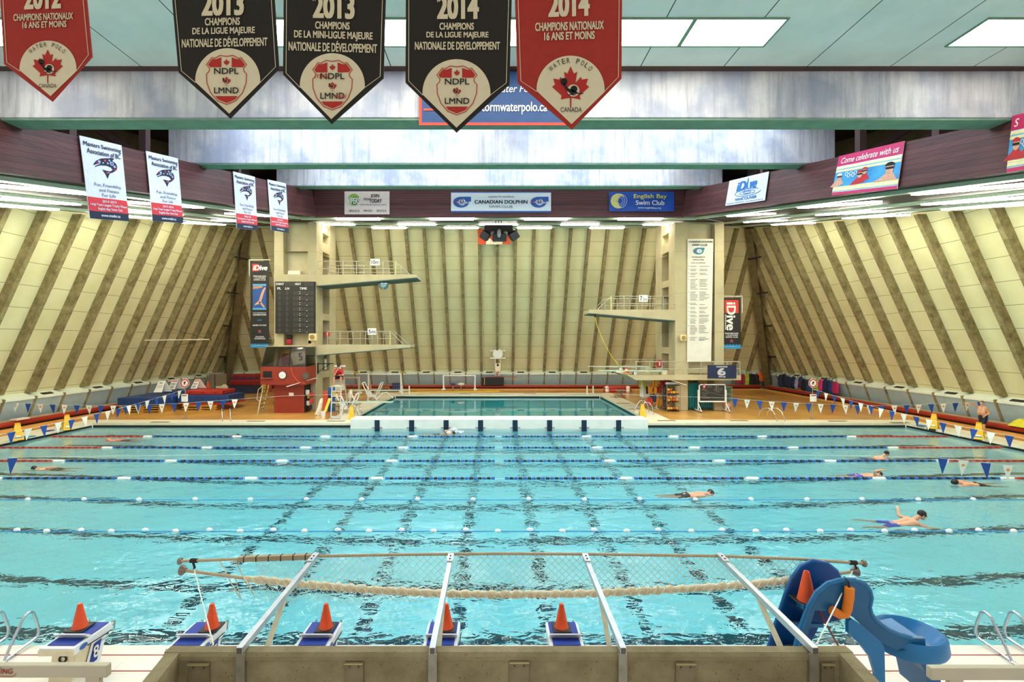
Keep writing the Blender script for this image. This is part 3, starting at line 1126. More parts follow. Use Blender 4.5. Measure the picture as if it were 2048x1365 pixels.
def masters(corn, l1, l2, l3, where, ph):
    q = [fasc(x, y, -1) for x, y in corn]
    fn, nrm = quad_fn(*q, amp=.012, wu=1.5, ph=ph)
    root = thing('wall_banner', 'white whale banner, red and navy foot, ' + where, 'banner', (q[2] + q[3]) / 2, 'whale banners of the masters swimming association')
    cloth_sheet(fn, nrm, MASTW, root)
    cv = Canvas(fn, nrm)
    cv.rect('red_band', MASTR, 0, .735, 1, .905, 1, 16, 2)
    cv.rect('navy_band', NAVY, 0, .905, 1, 1, 1, 16, 2)
    T = lambda s, a, v0, b_, v1, m, bd=0.0: cv.text('lettering', m, s, a, v0, b_, v1, bd, 3)
    T('Masters Swimming', .05, .055, .95, .125, NAVY, .015)
    T('Association of BC', .11, .135, .92, .195, NAVY, .015)
    T('Fun, Friendship', .2, .55, .85, .605, INKB)
    T('and Fitness', .3, .615, .78, .655, INKB)
    T('For Life', .36, .675, .68, .715, INKB)
    T(l1, .34, .76, .68, .79, MASTW, .02)
    T(l2, .04, .805, .97, .845, MASTW, .02)
    T(l3, .22, .855, .82, .893, MASTW, .02)
    T('www.msabc.ca', .28, .932, .74, .968, MASTW, .02)
    cv.poly('fish_emblem', NAVY, FISH, 2)
    for (c, k, r) in SPOTS:
        (u, v), = c2uv([c])
        cv.disc('fish_pattern', {'w': M('#9fb0cc', .7), 'r': MASTR, 'b': NAVY}[k], u, v, r / 560, r / 1090, 4 if k == 'b' else 3, n=12)
    cv.done(root)


masters([(159, 271), (243, 291), (259, 443), (179, 437)], '2014-2015', 'Large Team League Trophy Winner', 'English Bay Swim Club', 'dated 2014-2015', 0)
masters([(292, 302), (356, 317), (367, 447), (305, 442)], '2015-2016', 'Large Team League Trophy Winner', 'English Bay Swim Club', 'dated 2015-2016', 1)
masters([(466, 343), (510, 354), (515, 461), (474, 457)], '2015', 'Champions Trophy Winner', 'English Bay Swim Club', 'next to the corner one', 2)
masters([(535, 359), (572, 367), (577, 466), (543, 461)], '2016-2017', 'Large Team League Champions', 'English Bay Swim Club', 'nearest the dark fascia corner', 3)

SKYB = M('#3f9ad0', 0.7, var=0.3, scale=2)
MAGENTA = M('#c92a63', 0.6, var=0.06)
YEL = M('#f0e79a', 0.6)
SKINP = M('#d9a487', 0.7)
DIVEB = M('#1f74bd', 0.7)
q = [fasc(x, y, 1) for x, y in ((1459, 362), (1538, 343), (1530, 401), (1451, 412))]
fn, nrm = quad_fn(*q, amp=.01)
root = thing('wall_banner', 'white iDive Vancouver banner with blue ripples on the brown fascia', 'banner', (q[2] + q[3]) / 2)
cloth_sheet(fn, nrm, M('#e4ebf3', 0.7, var=0.04), root)
cv = Canvas(fn, nrm)
cv.text('lettering', DIVEB, 'iD', .26, .14, .50, .5, .05, 2, shear=.03)
cv.text('lettering', DIVEB, 've', .58, .22, .76, .5, .05, 2, shear=.03)
cv.poly('diver_emblem', DIVEB, [(.52, .03), (.55, .12), (.545, .32), (.58, .52), (.51, .42), (.45, .6), (.5, .34), (.52, .14)], 2)
for rx, ry, k in ((.32, .13, 0), (.2, .07, .3), (.1, .035, .5)):
    cv.line('ripple_emblem', DIVEB, [(.55 + rx * math.cos(a + k), .6 + ry * math.sin(a + k)) for a in [i * .3 for i in range(20)]], .022, 1.4, 2)
cv.text('lettering', DIVEB, 'VANCOUVER', .25, .76, .80, .87, .03, 2)
cv.text('fine_print', INKB, 'BUILDING CHAMPIONS - www.idivevancouver.ca', .04, .91, .96, .96, 0, 2)
cv.done(root)


def pink(corn, word, label, athletes):
    q = [fasc(x, y, 1) for x, y in corn]
    fn, nrm = quad_fn(*q, amp=.012)
    root = thing('wall_banner', label, 'banner', (q[2] + q[3]) / 2)
    cloth_sheet(fn, nrm, M('#f3f0e4', 0.6, var=0.04), root)
    cv = Canvas(fn, nrm)
    cv.rect('pink_band', MAGENTA, 0, 0, 1, .27, 1, 16, 3)
    cv.rect('pink_band', MAGENTA, 0, .93, 1, 1, 1, 16, 2)
    for v in (.31, .39, .80, .86):
        cv.rect('stripe', YEL, 0, v, 1, v + .035, 1, 16, 1)
    cv.rect('stripe', M('#7fc0dc', .6), 0, .345, 1, .37, 1, 16, 1)
    cv.rect('stripe', M('#7fc0dc', .6), 0, .9, 1, .92, 1, 16, 1)
    cv.rect('picture', SKYB, 0, .43, 1, .79, 1, 16, 3)
    cv.text('lettering', WHITE, word[0], word[1], .07, word[2], .215, .015, 2, shear=.02)
    RC = M('#c22a30', .7)
    for u, v, c, s in athletes:
        cv.disc('picture_athlete#%g' % u, SKINP, u, v, .045 * s, .085 * s, 3)
        cv.disc('picture_athlete#%g' % u, INK if c == 'k' else WHITE if c == 'w' else RC, u, v - .04 * s, .05 * s, .06 * s, 4, 0, PI)
        cv.poly('picture_body#%g' % u, RC if c == 'r' else SKINP, [(u - .03 * s, v + .06 * s), (u + .03 * s, v + .05 * s), (u + .09 * s, v + .2 * s), (u - .02 * s, min(.79, v + .3 * s)), (u - .16 * s, min(.79, v + .28 * s)), (u - .09 * s, v + .14 * s)], 2)
        cv.rect('picture_goggles#%g' % u, INK, u - .04 * s, v - .02 * s, u + .045 * s, v + .012 * s, 5, 1, 1)
    for i in range(5):
        cu, cvv = .2 + .036 * i, .5 + (.045 if i % 2 else 0)
        cv.line('picture_rings', WHITE, [(cu + .022 * math.cos(a), cvv + .045 * math.sin(a)) for a in [k * .52 for k in range(12)]], .012, 1.4, 2, True)
    cv.done(root)


pink([(1678, 313), (1809, 282), (1795, 378), (1664, 391)], ('Come celebrate with us', .07, .95), 'pink topped banner reading Come celebrate with us', [(.09, .55, 'w', .9), (.43, .56, 'r', 1.0), (.5, .5, 'r', .9), (.86, .53, 'k', 1.35)])
pink([(2025, 232), (2170, 198), (2152, 318), (2014, 346)], ('S', .06, .12), 'pink topped banner with red suited athletes, cut off by the frame edge', [(.12, .53, 'r', 1.2), (.3, .52, 'r', 1.2), (.6, .55, 'k', 1.1)])


def flatbanner(px0, py0, px1, py1, Y, label, mat, amp=.008):
    fn, nrm = quad_fn(at(px0, py0, Y), at(px1, py0, Y), at(px1, py1, Y), at(px0, py1, Y), amp=amp, wu=2)
    root = thing('wall_banner', label, 'banner', at((px0 + px1) / 2, py1, Y))
    cloth_sheet(fn, nrm, mat, root, 20, 6)
    return root, Canvas(fn, nrm)


root, cv = flatbanner(689, 383, 779, 429, 29.3, 'small pale banner reading VIPERS JOIN TODAY on the back fascia', M('#ecd9cc', 0.6, var=0.06))
cv.disc('emblem', M('#8fb63c', .6), .21, .36, .13, .26, 1)
cv.disc('emblem', M('#4c7a2a', .6), .23, .42, .1, .17, 2)
cv.text('lettering', WHITE, 'VIPERS', .07, .28, .34, .55, .03, 3, shear=.01)
cv.text('lettering', INK, 'JOIN', .58, .12, .77, .3, .03, 2)
cv.text('lettering', INK, 'TODAY', .55, .33, .83, .5, .03, 2)
for v in (.3, .36):
    cv.rect('print', INK, .42, v, .56, v + .02, 2)
cv.text('lettering', INKB, 'vancouvervipers.com', .34, .54, .92, .63, 0, 2)
for s, a, c in (('GIRLS 8-16', .1, .33), ('MINI POLO', .43, .62), ('BOYS 8-16', .72, .93)):
    cv.text('lettering', INK, s, a, .80, c, .89, .01, 2)
cv.done(root)
DOLB = M('#2a5caa', .6)
GREYP = M('#b9bcc4', .6)
root, cv = flatbanner(902, 384, 1102, 425, 29.3, 'long white banner reading CANADIAN DOLPHIN SWIM CLUB on the back fascia', M('#e2e8e6', 0.6, var=0.04), .004)
cv.rect('border', DOLB, 0, 0, 1, .04, 1, 20, 1)
cv.rect('border', DOLB, 0, .93, 1, 1, 1, 20, 1)


def dolphin(cv, u0, u1, v0, v1, mat):
    k = '#%d' % len(cv.parts)
    um, w, h = (u0 + u1) / 2, u1 - u0, v1 - v0
    vm = (v0 + v1) / 2
    cv.disc('club_emblem' + k, mat, u0 + w * .44, vm, w * .44, h * .5, 2)
    cv.poly('club_emblem' + k, mat, [(um, v0), (u1, v0), (u1, vm - h * .06), (um, vm - h * .06)], 2)
    cv.disc('club_emblem_field' + k, WHITE, u0 + w * .5, vm, w * .2, h * .3, 3)
    cv.poly('club_emblem_dolphin' + k, GREYP, [(u0 + w * .18, vm + h * .02), (u0 + w * .42, vm - h * .18), (u0 + w * .55, vm - h * .1), (u0 + w * .95, vm + h * .05), (u0 + w * .6, vm + h * .2), (u0 + w * .4, vm + h * .3), (u0 + w * .36, vm + h * .14)], 4)
    cv.text('club_emblem_letter' + k, INKB, 'D', u0 + w * .4, vm - h * .28, u0 + w * .6, vm + h * .1, .02, 5)
    leaf(cv, 'club_emblem_leaf' + k, LEAFR, u0 + w * .12, vm - h * .12, w * .17, h * .2, 4)


dolphin(cv, .022, .2, .24, .77, DOLB)
dolphin(cv, .795, .975, .24, .77, DOLB)
cv.text('lettering', INKB, 'a passion for excellence', .37, .18, .63, .31, 0, 2, shear=.01)
cv.text('lettering', NAVY, 'CANADIAN DOLPHIN', .235, .4, .765, .58, .03, 2)
cv.text('lettering', INKB, 'SWIM CLUB', .38, .66, .615, .78, .0, 2)
cv.done(root)
root, cv = flatbanner(1218, 384, 1348, 423, 29.3, 'blue banner reading English Bay Swim Club on the back fascia', M('#1f4fa8', 0.5, var=0.15, scale=1.2), .03)
YL = M('#e8dc5a', .6)
cv.disc('emblem', YL, .14, .47, .115, .38, 2)
for r in (.11, .08, .05):
    cv.line('emblem_line', M('#d8e0f0', .6), [(.165 + r * math.cos(a), .47 + r * 3.3 * math.sin(a)) for a in [k * .5 for k in range(13)]], .02, 3.3, 5, True)
cv.disc('emblem_blue_disc', M('#2456b0', .5), .2, .5, .06, .28, 3)  # blue disc printed over the yellow one
cv.text('lettering', YL, 'English Bay', .38, .12, .89, .4, .015, 4)
cv.text('lettering', WHITE, 'Swim Club', .41, .44, .85, .68, .015, 4)
cv.text('lettering', WHITE, 'www.englishbay.org', .44, .78, .8, .89, .01, 4)
cv.done(root)

# loudspeaker cluster hanging under the soffit, flag on the wall behind it
root = thing('speaker_cluster', 'black cluster of loudspeakers hanging under the soffit before the flag', 'loudspeaker', at(997, 487, 34.5))
Y = 34.5
c = at(997, 459, Y)
b = MB().box(c.x - 1.0, c.x + 1.0, Y - .3, Y + .3, c.z - .3, c.z + .25)
b.build('mounting_box', M('#24211f', .5), root)
b = MB()
for dx in (-.25, 0, .25):
    b.bar((c.x + dx, Y, c.z + .2), (c.x + dx * .3, Y, c.z + 1.25), .05, .05)
b.build('hanger', BLACK, root)
for px, py, ang, w in ((971, 471, 35, .62), (999, 474, 0, 1.0), (1027, 471, -35, .62)):
    p = at(px, py, Y - .3)
    mt = Matrix.Translation(p) @ Matrix.Rotation(math.radians(ang), 4, 'Y') @ Matrix.Rotation(math.radians(20), 4, 'X')
    b = MB().bbox(-w / 2, w / 2, -.35, .35, -.3, .3, .06).xf(mt)
    sp = b.build('speaker', M('#1d1d20', .45), root)
    b = MB()
    for i in range(3):
        b.box(-w / 2 + .05, w / 2 - .05, -.375, -.345, -.24 + i * .17, -.13 + i * .17)
    b.xf(mt).build('grille', M('#3a3a40', .4), sp)
p = at(998, 467, Y - .75)
MB().ball(p, .15, .15, .3).build('horn', M('#9aa0a8', .4), root)
for px in (985, 1011):
    p = at(px, 467, Y - .6)
    MB().ball(p, .16, .1, .16).build('horn', M('#77777c', .4), root)
yw = yb(14.9) - FD - .12
fn, nrm = quad_fn(at(955, 459, yw), at(1022, 459, yw), at(1021, 489, yw - .1), at(956, 489, yw - .1), amp=.05, wu=2.5)
root = thing('flag', 'red and white maple leaf flag high on the back wall', 'flag', at(988, 489, yw))
cloth_sheet(fn, nrm, M('#e9dfc4', .7), root, 24, 6)
cv = Canvas(fn, nrm)
FR = M('#c4491c', .7)
cv.rect('red_field', FR, 0, 0, .25, 1, 1, 8, 6)
cv.rect('red_field', FR, .75, 0, 1, 1, 1, 8, 6)
leaf(cv, 'maple_leaf', FR, .5, .15, .36, .6, 3)
cv.done(root)
# ------------------------------------------------------------------ lane ropes, bulkhead
RB_, RR_, RW_ = M('#1c63ad', 0.35, var=0.1), M('#c8402c', 0.35, var=0.1), M('#f4f3ee', 0.3, var=0.03)
RK_ = M('#122036', 0.4)
ordl = ['farthest', 'second farthest', 'third farthest', 'fourth farthest']


def ribbed(b, x0, x1, y, z, r, pitch, two=True):
    """one continuous run of float discs along X, colours alternating"""
    n = max(1, int(round((x1 - x0) / pitch)))
    st = (x1 - x0) / n
    prof = []
    for i in range(n):
        a = x0 + i * st
        prof += [(.018, a), (r, a + st * .10), (r, a + st * .78), (.018, a + st * .88)]
    ns = 8
    base = len(b.v)
    for rr, x in prof:
        for k in range(ns):
            b.v.append(Vector((x, y + rr * math.cos(2 * PI * k / ns), z + rr * math.sin(2 * PI * k / ns))))
    for i in range(len(prof) - 1):
        for k in range(ns):
            p, q = base + i * ns + k, base + i * ns + (k + 1) % ns
            b.f.append((p, q, q + ns, p + ns))
            b.mi.append((i // 4) % 2 if two else 0)


for i, y in enumerate((26.24, 23.5, 20.9, 18.25)):
    root = thing('lane_rope', 'disc float lane rope, blue with red ends, %s from the balcony' % ordl[i], 'lane rope', (0, y, WZ), 'lane ropes with disc floats')
    MB().cyl((-PX + .1, y, WZ), (PX - .1, y, WZ), .012, 6).build('cable', STEEL, root)
    wx = [-19.1, -14.25, -9.45, -4.7, 4.7, 9.45, 14.25, 19.1]
    seg = [-19.1, -14.25, -9.45, -4.7, -.25]
    r = .065
    for sg, gap in ((-1, .2), (1, .2)):
        b = MB()
        x0, x1 = sorted((sg * 19.4, sg * (PX - .25)))
        ribbed(b, x0, x1, y, WZ + .01, r * .9, .16)
        b.build('red_section', [RR_, M('#8f241a', .35)], root, smooth=30)
        for a, c in ((.23 if sg < 0 else .12, 4.4), (5.0, 9.15), (9.75, 13.95), (14.55, 18.8)):
            b = MB()
            x0, x1 = sorted((sg * a, sg * c))
            ribbed(b, x0, x1, y, WZ + .01, r, .17)
            b.build('blue_section', [RB_, RK_], root, smooth=30)
    for x in wx:
        MB().lathe([(.02, -.23), (.066, -.21), (.07, 0), (.066, .21), (.02, .23)], 10, (x, y, WZ + .01), Matrix.Rotation(PI / 2, 4, 'Y')).build('white_float', RW_, root, smooth=True)
CORD = M('#4796cf', 0.4)
for nm, y, x0, st, n, wh in (('lane_rope', 15.82, -.97, 1.82, 13, 'with widely spaced white floats'), ('lane_rope', 13.2, -5.44 + .878 * 6, .878, 27, 'with closely spaced white floats, nearest the balcony')):
    root = thing(nm, 'thin blue lane rope ' + wh, 'lane rope', (0, y, WZ))
    MB().cyl((-PX + .1, y, WZ + .01), (PX - .1, y, WZ + .01), .016, 6).build('cord', CORD, root)
    proto = None
    for k in range(-n, n + 1):
        x = x0 + st * k
        if abs(x) > PX - .6:
            continue
        dy = (.04 if k % 2 else -.03) * (1 if n > 20 else .4)
        if proto is None:
            b = MB().ball((0, 0, 0), .09, .058, .062, 10, 7)
            proto = b.build('float', RW_, root, smooth=True)
            # its mesh is centred on the rope's own origin
            me = proto.data
            for v in me.vertices:
                v.co += Vector((0, y, WZ))
            proto.location = (x, dy, .03)
        else:
            c = proto.copy()
            COL.objects.link(c)
            c.location = (x, dy, .03)
# bulkhead between the main pool and the diving tank
root = thing('bulkhead', 'white swim bulkhead with dark lane panels between pool and diving tank', 'bulkhead', (0, 29.2, -1))
MB().bbox(-8.85, 8.85, 28.7, 29.84, -1.2, .34, .05).build('body', M('#f1eee2', 0.35, var=0.05, scale=1.5), root)
for k in range(8):
    x = (k - 3.5) * 2.047 - .08
    b = MB().box(x - .15, x + .15, 28.675, 28.7, -1.0, .26)
    b.box(x - .3, x + .3, 28.66, 28.7, -.2, -.175)
    b.build('lane_panel', M('#14293f', 0.4), root)
# drain grates and lane number tiles in the deck
GR = M('#6d5f46', 0.6, var=0.3, scale=30)
pts = [(130, 836), (320, 845), (512, 843), (672, 843), (1333, 842), (1478, 842), (1675, 843), (1800, 846), (1990, 893), (758, 824), (800, 797), (1232, 795), (1247, 807), (1272, 819), (930, 788), (1060, 788)]
for i, (px, py) in enumerate(pts):
    p = on(px, py)
    near = ['beside the pool corner on the mats side', 'before the blue mats', 'before the pool ladder on the booth side', 'before the lifeguard ladder', 'before the tower with the chalkboard', 'before the chalkboard', 'near the far sign post by the backpacks',
            'at the pool corner on the backpack side', 'by the yellow sign near the standing man', 'near the closest springboard', 'under the farther springboard', 'at the tank corner on the ball cage side', 'beside the tank, second from its far corner', 'beside the yellow sign at the tank',
            'behind the tank below the goal', 'behind the tank beneath the wall clock'][i]
    b = MB().box(p.x - .55, p.x + .55, p.y - .12, p.y + .12, 0.001, .012)
    for k in range(12):
        b.box(p.x - .5 + k * .085, p.x - .46 + k * .085, p.y - .1, p.y + .1, .012, .018)
    tag(b.build('floor_drain', GR), 'long slotted drain grate ' + near, 'drain', 'drain grates in the deck')
NT_ = M('#4b463c', 0.5)
k = 0
for sg, wp in ((-1, ((-0, 420, 798), (1, 1062, 605))), (1, ((0, 125, 605), (1, 770, 760)))):
    for j, y in enumerate((22.33, 24.94, 27.54, 19.73)):
        x0, x1 = sorted((sg * (PX + .005), sg * (PX + .30)))
        b = MB().box(x0, x1, y - .28, y + .28, .001, .012)
        x2, x3 = sorted((sg * (PX - .012), sg * (PX + .005)))
        b.box(x2, x3, y - .28, y + .28, -.135, .012)
        tag(b.build('lane_tile', NT_), 'dark lane tile on the pool edge, %s from the far corner by the %s' % (['third', 'second', 'first', 'fourth'][j], 'mats' if sg < 0 else 'backpacks'), 'tile', 'lane tiles on the pool edge')

# ------------------------------------------------------------------ people
SKIN = M('#d39c7a', 0.5, var=0.1)
SKIN2 = M('#c98b68', 0.5, var=0.1)


class Body:
    def __init__(self):
        self.b = MB()

    def cap(self, p, q, r1, r2=None, n=10):
        r2 = r1 if r2 is None else r2
        p, q = Vector(p), Vector(q)
        L = (q - p).length
        d = (q - p) / max(L, 1e-6)
        pts, rs = [], []
        for t in (-1, -.7, -.3):
            pts.append(p + d * r1 * t)
            rs.append(max(.001, r1 * math.sqrt(max(0.02, 1 - t * t))))
        for t in (0, .5, 1):
            pts.append(p.lerp(q, t))
            rs.append(r1 + (r2 - r1) * t)
        for t in (.3, .7, 1):
            pts.append(q + d * r2 * t)
            rs.append(max(.001, r2 * math.sqrt(max(0.02, 1 - t * t))))
        self.b.tube(pts, rs, n)
        return self

    def chain(self, *pr):
        for (p, r), (q, s) in zip(pr, pr[1:]):
            self.cap(p, q, r, s)
        return self

    def head(self, c, fwd, up, sz=1.0):
        """skull, jaw, nose, ears, brow; c is the middle of the head"""
        f, u = Vector(fwd).normalized(), Vector(up).normalized()
        s = f.cross(u).normalized()
        u = s.cross(f).normalized()
        c = Vector(c)
        mt = Matrix.Translation(c) @ Matrix((s, f, u)).transposed().to_4x4() @ Matrix.Scale(sz, 4)
        for o, r in (((0, -.015, .03), (.075, .092, .09)), ((0, .03, -.045), (.055, .062, .07)), ((0, .06, -.085), (.03, .03, .025))):
            t = MB().ball(o, *r, 12, 8).xf(mt)
            self.b.add(t.v, t.f)
        self.cap(mt @ Vector((0, .09, .02)), mt @ Vector((0, .112, -.02)), .011 * sz, .016 * sz, 6)
        for q in (-1, 1):
            t = MB().ball((q * .078, -.01, -.005), .014, .022, .034, 8, 6).xf(mt)
            self.b.add(t.v, t.f)
        self.cap(mt @ Vector((-.022, .094, -.055)), mt @ Vector((.022, .094, -.055)), .008 * sz, None, 6)
        return mt

    def hand(self, wrist, dirv, palm_n, curl=.3, side=1):
        w, d, n = Vector(wrist), Vector(dirv).normalized(), Vector(palm_n).normalized()
        s = d.cross(n).normalized() * side
        k = w + d * .085
        for j in (-1.2, 0, 1.2):
            self.cap(w + d * .015 + s * j * .012, k + s * j * .021, .018, .016, 6)
        for j, L in ((-1.5, .066), (-.5, .078), (.5, .074), (1.5, .058)):
            a = k + s * j * .0205
            m = a + d * L * .55 - n * curl * .012
            self.cap(a, m, .0105, .0098, 6)
            self.cap(m, m + d * L * .5 * (1 - curl * .6) - n * L * curl * .8, .0098, .0085, 6)
        t0 = w + d * .03 - s * .03
        self.cap(w + d * .015 - s * .015, t0 + d * .02 - s * .012, .014, .0115, 6)
        self.cap(t0 + d * .02 - s * .012, t0 + d * .055 - s * .018 - n * .015, .0115, .009, 6)
        return self

    def build(self, root, skin, vox=.011):
        o = self.b.build('body', skin, root, smooth=180)
        m = o.modifiers.new('one skin', 'REMESH')
        m.mode = 'VOXEL'
        m.voxel_size = vox
        m.use_smooth_shade = True
        m = o.modifiers.new('soften', 'SMOOTH')
        m.factor = .5
        m.iterations = 4
        return o


def garment(root, name, mat, parts, vox=.014):
    b = Body()
    for p, q, r, s in parts:
        b.cap(p, q, r, s, 12)
    o = b.b.build(name, mat, root, smooth=180)
    m = o.modifiers.new('one cloth', 'REMESH')
    m.mode = 'VOXEL'
    m.voxel_size = vox
    m.use_smooth_shade = True
    m = o.modifiers.new('soften', 'SMOOTH')
    m.iterations = 3
    return o


def swimmer(hx, hy, sg, label, trunks, cap=None, pose='crawl', lift=.0, goggles=None, skin=SKIN, arm_up=False, yaw=0.0):
    """head at (hx, hy), swimming towards sg * X; built along +X then turned"""
    root = thing('swimmer', label, 'person', (0, 0, 0))
    B = Body()
    z = -.10 + lift
    sh, pel = Vector((-.28, 0, z)), Vector((-.82, 0, z - .05))
    if pose == 'breast':
        sh, pel = Vector((-.22, 0, z + .02)), Vector((-.72, 0, z - .14))
    for q in (-1, 1):
        B.cap(sh + Vector((0, q * .13, -.02)), sh.lerp(pel, .5) + Vector((0, q * .085, -.02)), .105, .10)
        B.cap(sh.lerp(pel, .5) + Vector((0, q * .085, -.02)), pel + Vector((0, q * .08, 0)), .10, .115)
    B.cap(sh + Vector((0, -.17, 0)), sh + Vector((0, .17, 0)), .085)
    hc = Vector((0.02, 0, z + .06)) if pose == 'crawl' else Vector((.05, 0, z + .2))
    B.cap(sh + Vector((.03, 0, .02)), hc - Vector((.06, 0, .02)), .07, .062)
    if pose == 'crawl':
        mt = B.head(hc, (.5, -.75, -.45), (.9, .3, .45), 1.1)
    else:
        mt = B.head(hc, (.95, 0, -.25), (.25, 0, .95), 1.1)
    for q in (-1, 1):      # legs
        hip = pel + Vector((0, q * .09, -.01))
        kn = hip + Vector((-.42, q * .05, -.03 if q < 0 else -.1))
        an = kn + Vector((-.40, q * .02, .05 if q < 0 else -.04))
        if pose == 'breast':
            kn = hip + Vector((-.38, q * .14, -.1))
            an = kn + Vector((-.4, q * .05, .02))
        B.chain((hip, .095), (kn, .062), (an, .04))
        B.cap(an, an + Vector((-.16, 0, -.05)), .04, .022)
    if pose == 'crawl':
        s1 = sh + Vector((0, .19, 0))
        e1, w1 = s1 + Vector((.3, .04, -.02)), s1 + Vector((.56, .03, -.06))
        B.chain((s1, .058), (e1, .045), (w1, .03))
        B.hand(w1, (1, 0, -.15), (0, 0, 1), .15, 1)
        s2 = sh + Vector((0, -.19, .02))
        if arm_up:
            e2, w2 = s2 + Vector((-.12, -.14, .26)), s2 + Vector((.12, -.2, .32))
        else:
            e2, w2 = s2 + Vector((-.27, -.08, .02)), s2 + Vector((-.5, -.04, -.08))
        B.chain((s2, .058), (e2, .045), (w2, .03))
        B.hand(w2, (w2 - e2), (0, 0, 1), .25, -1)
    else:
        for q in (-1, 1):
            s1 = sh + Vector((.02, q * .19, .0))
            if q > 0 and arm_up:
                e1, w1 = s1 + Vector((-.1, .2, .02)), s1 + Vector((-.02, .36, .14))
            else:
                e1, w1 = s1 + Vector((.24, q * .1, -.09)), s1 + Vector((.48, q * .05, -.17))
            B.chain((s1, .06), (e1, .046), (w1, .031))
            B.hand(w1, (w1 - e1), (0, 0, 1), .15, q)
    B.build(root, skin, .012)
    tr = []
    for q in (-1, 1):
        hip = pel + Vector((0, q * .09, -.01))
        tr += [(pel + Vector((.06, q * .08, 0)), hip, .125, .125)]
        kn = hip + Vector((-.25, q * (.08 if pose == 'breast' else .03), -.05))
        tr += [(hip, kn, .118, .095)]
    garment(root, 'swim_trunks', trunks, tr, .015)
    if cap:
        b = MB().ball((0, -.012, .042), .088, .104, .095, 14, 9).xf(mt)
        b.build('swim_cap', cap, root, smooth=180)
    if goggles:
        b = MB()
        for q in (-1, 1):
            b.ball((q * .033, .075, .012), .026, .02, .02, 8, 6)
        b.xf(mt).build('goggles', goggles, root, smooth=180)
    root.location = (hx, hy, WZ + .04)
    root.rotation_euler = (0, 0, (0 if sg > 0 else PI) + yaw)
    return root


def onw(px, py):
    return on(px, py, WZ)


KC, HAIR = M('#15171c', 0.4), M('#2a1c14', 0.6)
p = onw(72, 938)
swimmer(p.x, p.y, -1, 'swimmer in black cap and dark trunks beside the single blue flag', M('#18242a', .5), KC)
p = onw(218, 881)
swimmer(p.x, p.y, -1, 'swimmer with pink back in the farthest lane on the mats side', M('#2b2222', .5), None, skin=M('#e0866c', .5))
p = onw(471, 872)
swimmer(p.x, p.y + .1, 1, 'swimmer with dark hair just behind the farthest lane rope', M('#20302e', .5), KC, lift=-.05)
p = onw(905, 868)
swimmer(p.x, p.y, 1, 'swimmer splashing just in front of the white bulkhead', M('#23373a', .5), HAIR, arm_up=True)
p = onw(1771, 917)
swimmer(p.x, p.y, 1, 'swimmer with head up in black cap behind the third farthest rope', M('#1d4f86', .5), KC, 'breast', .05)
p = onw(1757, 951)
swimmer(p.x, p.y, 1, 'swimmer in purple trunks with one arm bent over the water', M('#3b3fb4', .5), KC, arm_up=True, lift=.03)
p = onw(1419, 990)
swimmer(p.x, p.y, 1, 'swimmer in black suit with pink goggles in mid pool', M('#15171c', .5), KC, goggles=M('#e58fae', .3), lift=.05)
p = onw(1911, 969)
swimmer(p.x, p.y, -1, 'brown haired swimmer in dark trunks below the white pennant flags', M('#232620', .5), HAIR, lift=.06)
p = onw(1840, 1048)
swimmer(p.x, p.y, 1, 'dark haired swimmer in bright blue trunks, shoulders out of the water', M('#1c49c4', .5), HAIR, 'breast', .10, goggles=KC, arm_up=True, yaw=-.12)
# foam kicked up before the bulkhead
b = MB()
p = onw(905, 867)
rnd = random.Random(3)
for i in range(46):
    a, r = rnd.random() * 6.3, rnd.random() ** .6
    b.ball((p.x + .1 + r * math.cos(a) * .55, p.y + .15 + r * math.sin(a) * .25, WZ + .02 + rnd.random() * .32 * (1 - r)), .03 + .03 * rnd.random(), None, None, 7, 5)
o = b.build('water_foam', M('#eef8f6', .3), smooth=180)
tag(o, 'white foam splashed up around the swimmer before the bulkhead', 'splash', kind='stuff')


# ------------------------------------------------------------------ flag strings
FB_, FW_ = M('#17489c', 0.7, var=0.06), M('#f2eee2', 0.7, var=0.04)
ORG = M('#e39a4a', .7)


def flag_string(pts, flags, label, size=.36, axis='x'):
    """pts: the cord; flags: list of (point, blue?)"""
    root = thing('flag_string', label, 'flags', pts[0])
    MB().tube(pts, .006, 5).build('cord', FW_, root)
    for i, (p, blue) in enumerate(flags):
        a = Vector((.175, 0, 0)) if axis == 'x' else Vector((0, .175, 0))
        n = Vector((0, .006, 0)) if axis == 'x' else Vector((.006, 0, 0))
        sw = n * ((i * 37 % 7) - 3) * 4
        tip = p - Vector((0, 0, size * 1.45)) + sw
        b = MB().prism([p - a, p + a, p + a * .05 + (tip - p), p - a * .05 + (tip - p)], n)
        f = b.build('flag', FB_ if blue else FW_, root)
        if not blue and axis == 'x':
            c = p + Vector((0, -.008, -.16)) + sw * .3
            e = MB().prism([c + Vector((.07 * math.cos(k * 1.05), 0, .05 * math.sin(k * 1.05))) for k in range(6)], (0, .006, 0))
            e.build('crest', ORG, f)


def run(pxs, Y):
    return [at(px, py, Y) for px, py in pxs]


Yf = 28.0
cord = run([(-5, 806), (27, 806.5), (75, 808.5), (150, 811), (230, 812), (300, 810), (380, 806), (475, 799), (560, 793), (760, 786), (1180, 787), (1462, 797), (1530, 803), (1600, 807), (1700, 811), (1780, 812), (1880, 808), (1962, 804)], Yf)
fl = []


def on_cord(cord, x):
    for a, c in zip(cord, cord[1:]):
        if a.x <= x <= c.x:
            return a.lerp(c, (x - a.x) / (c.x - a.x))


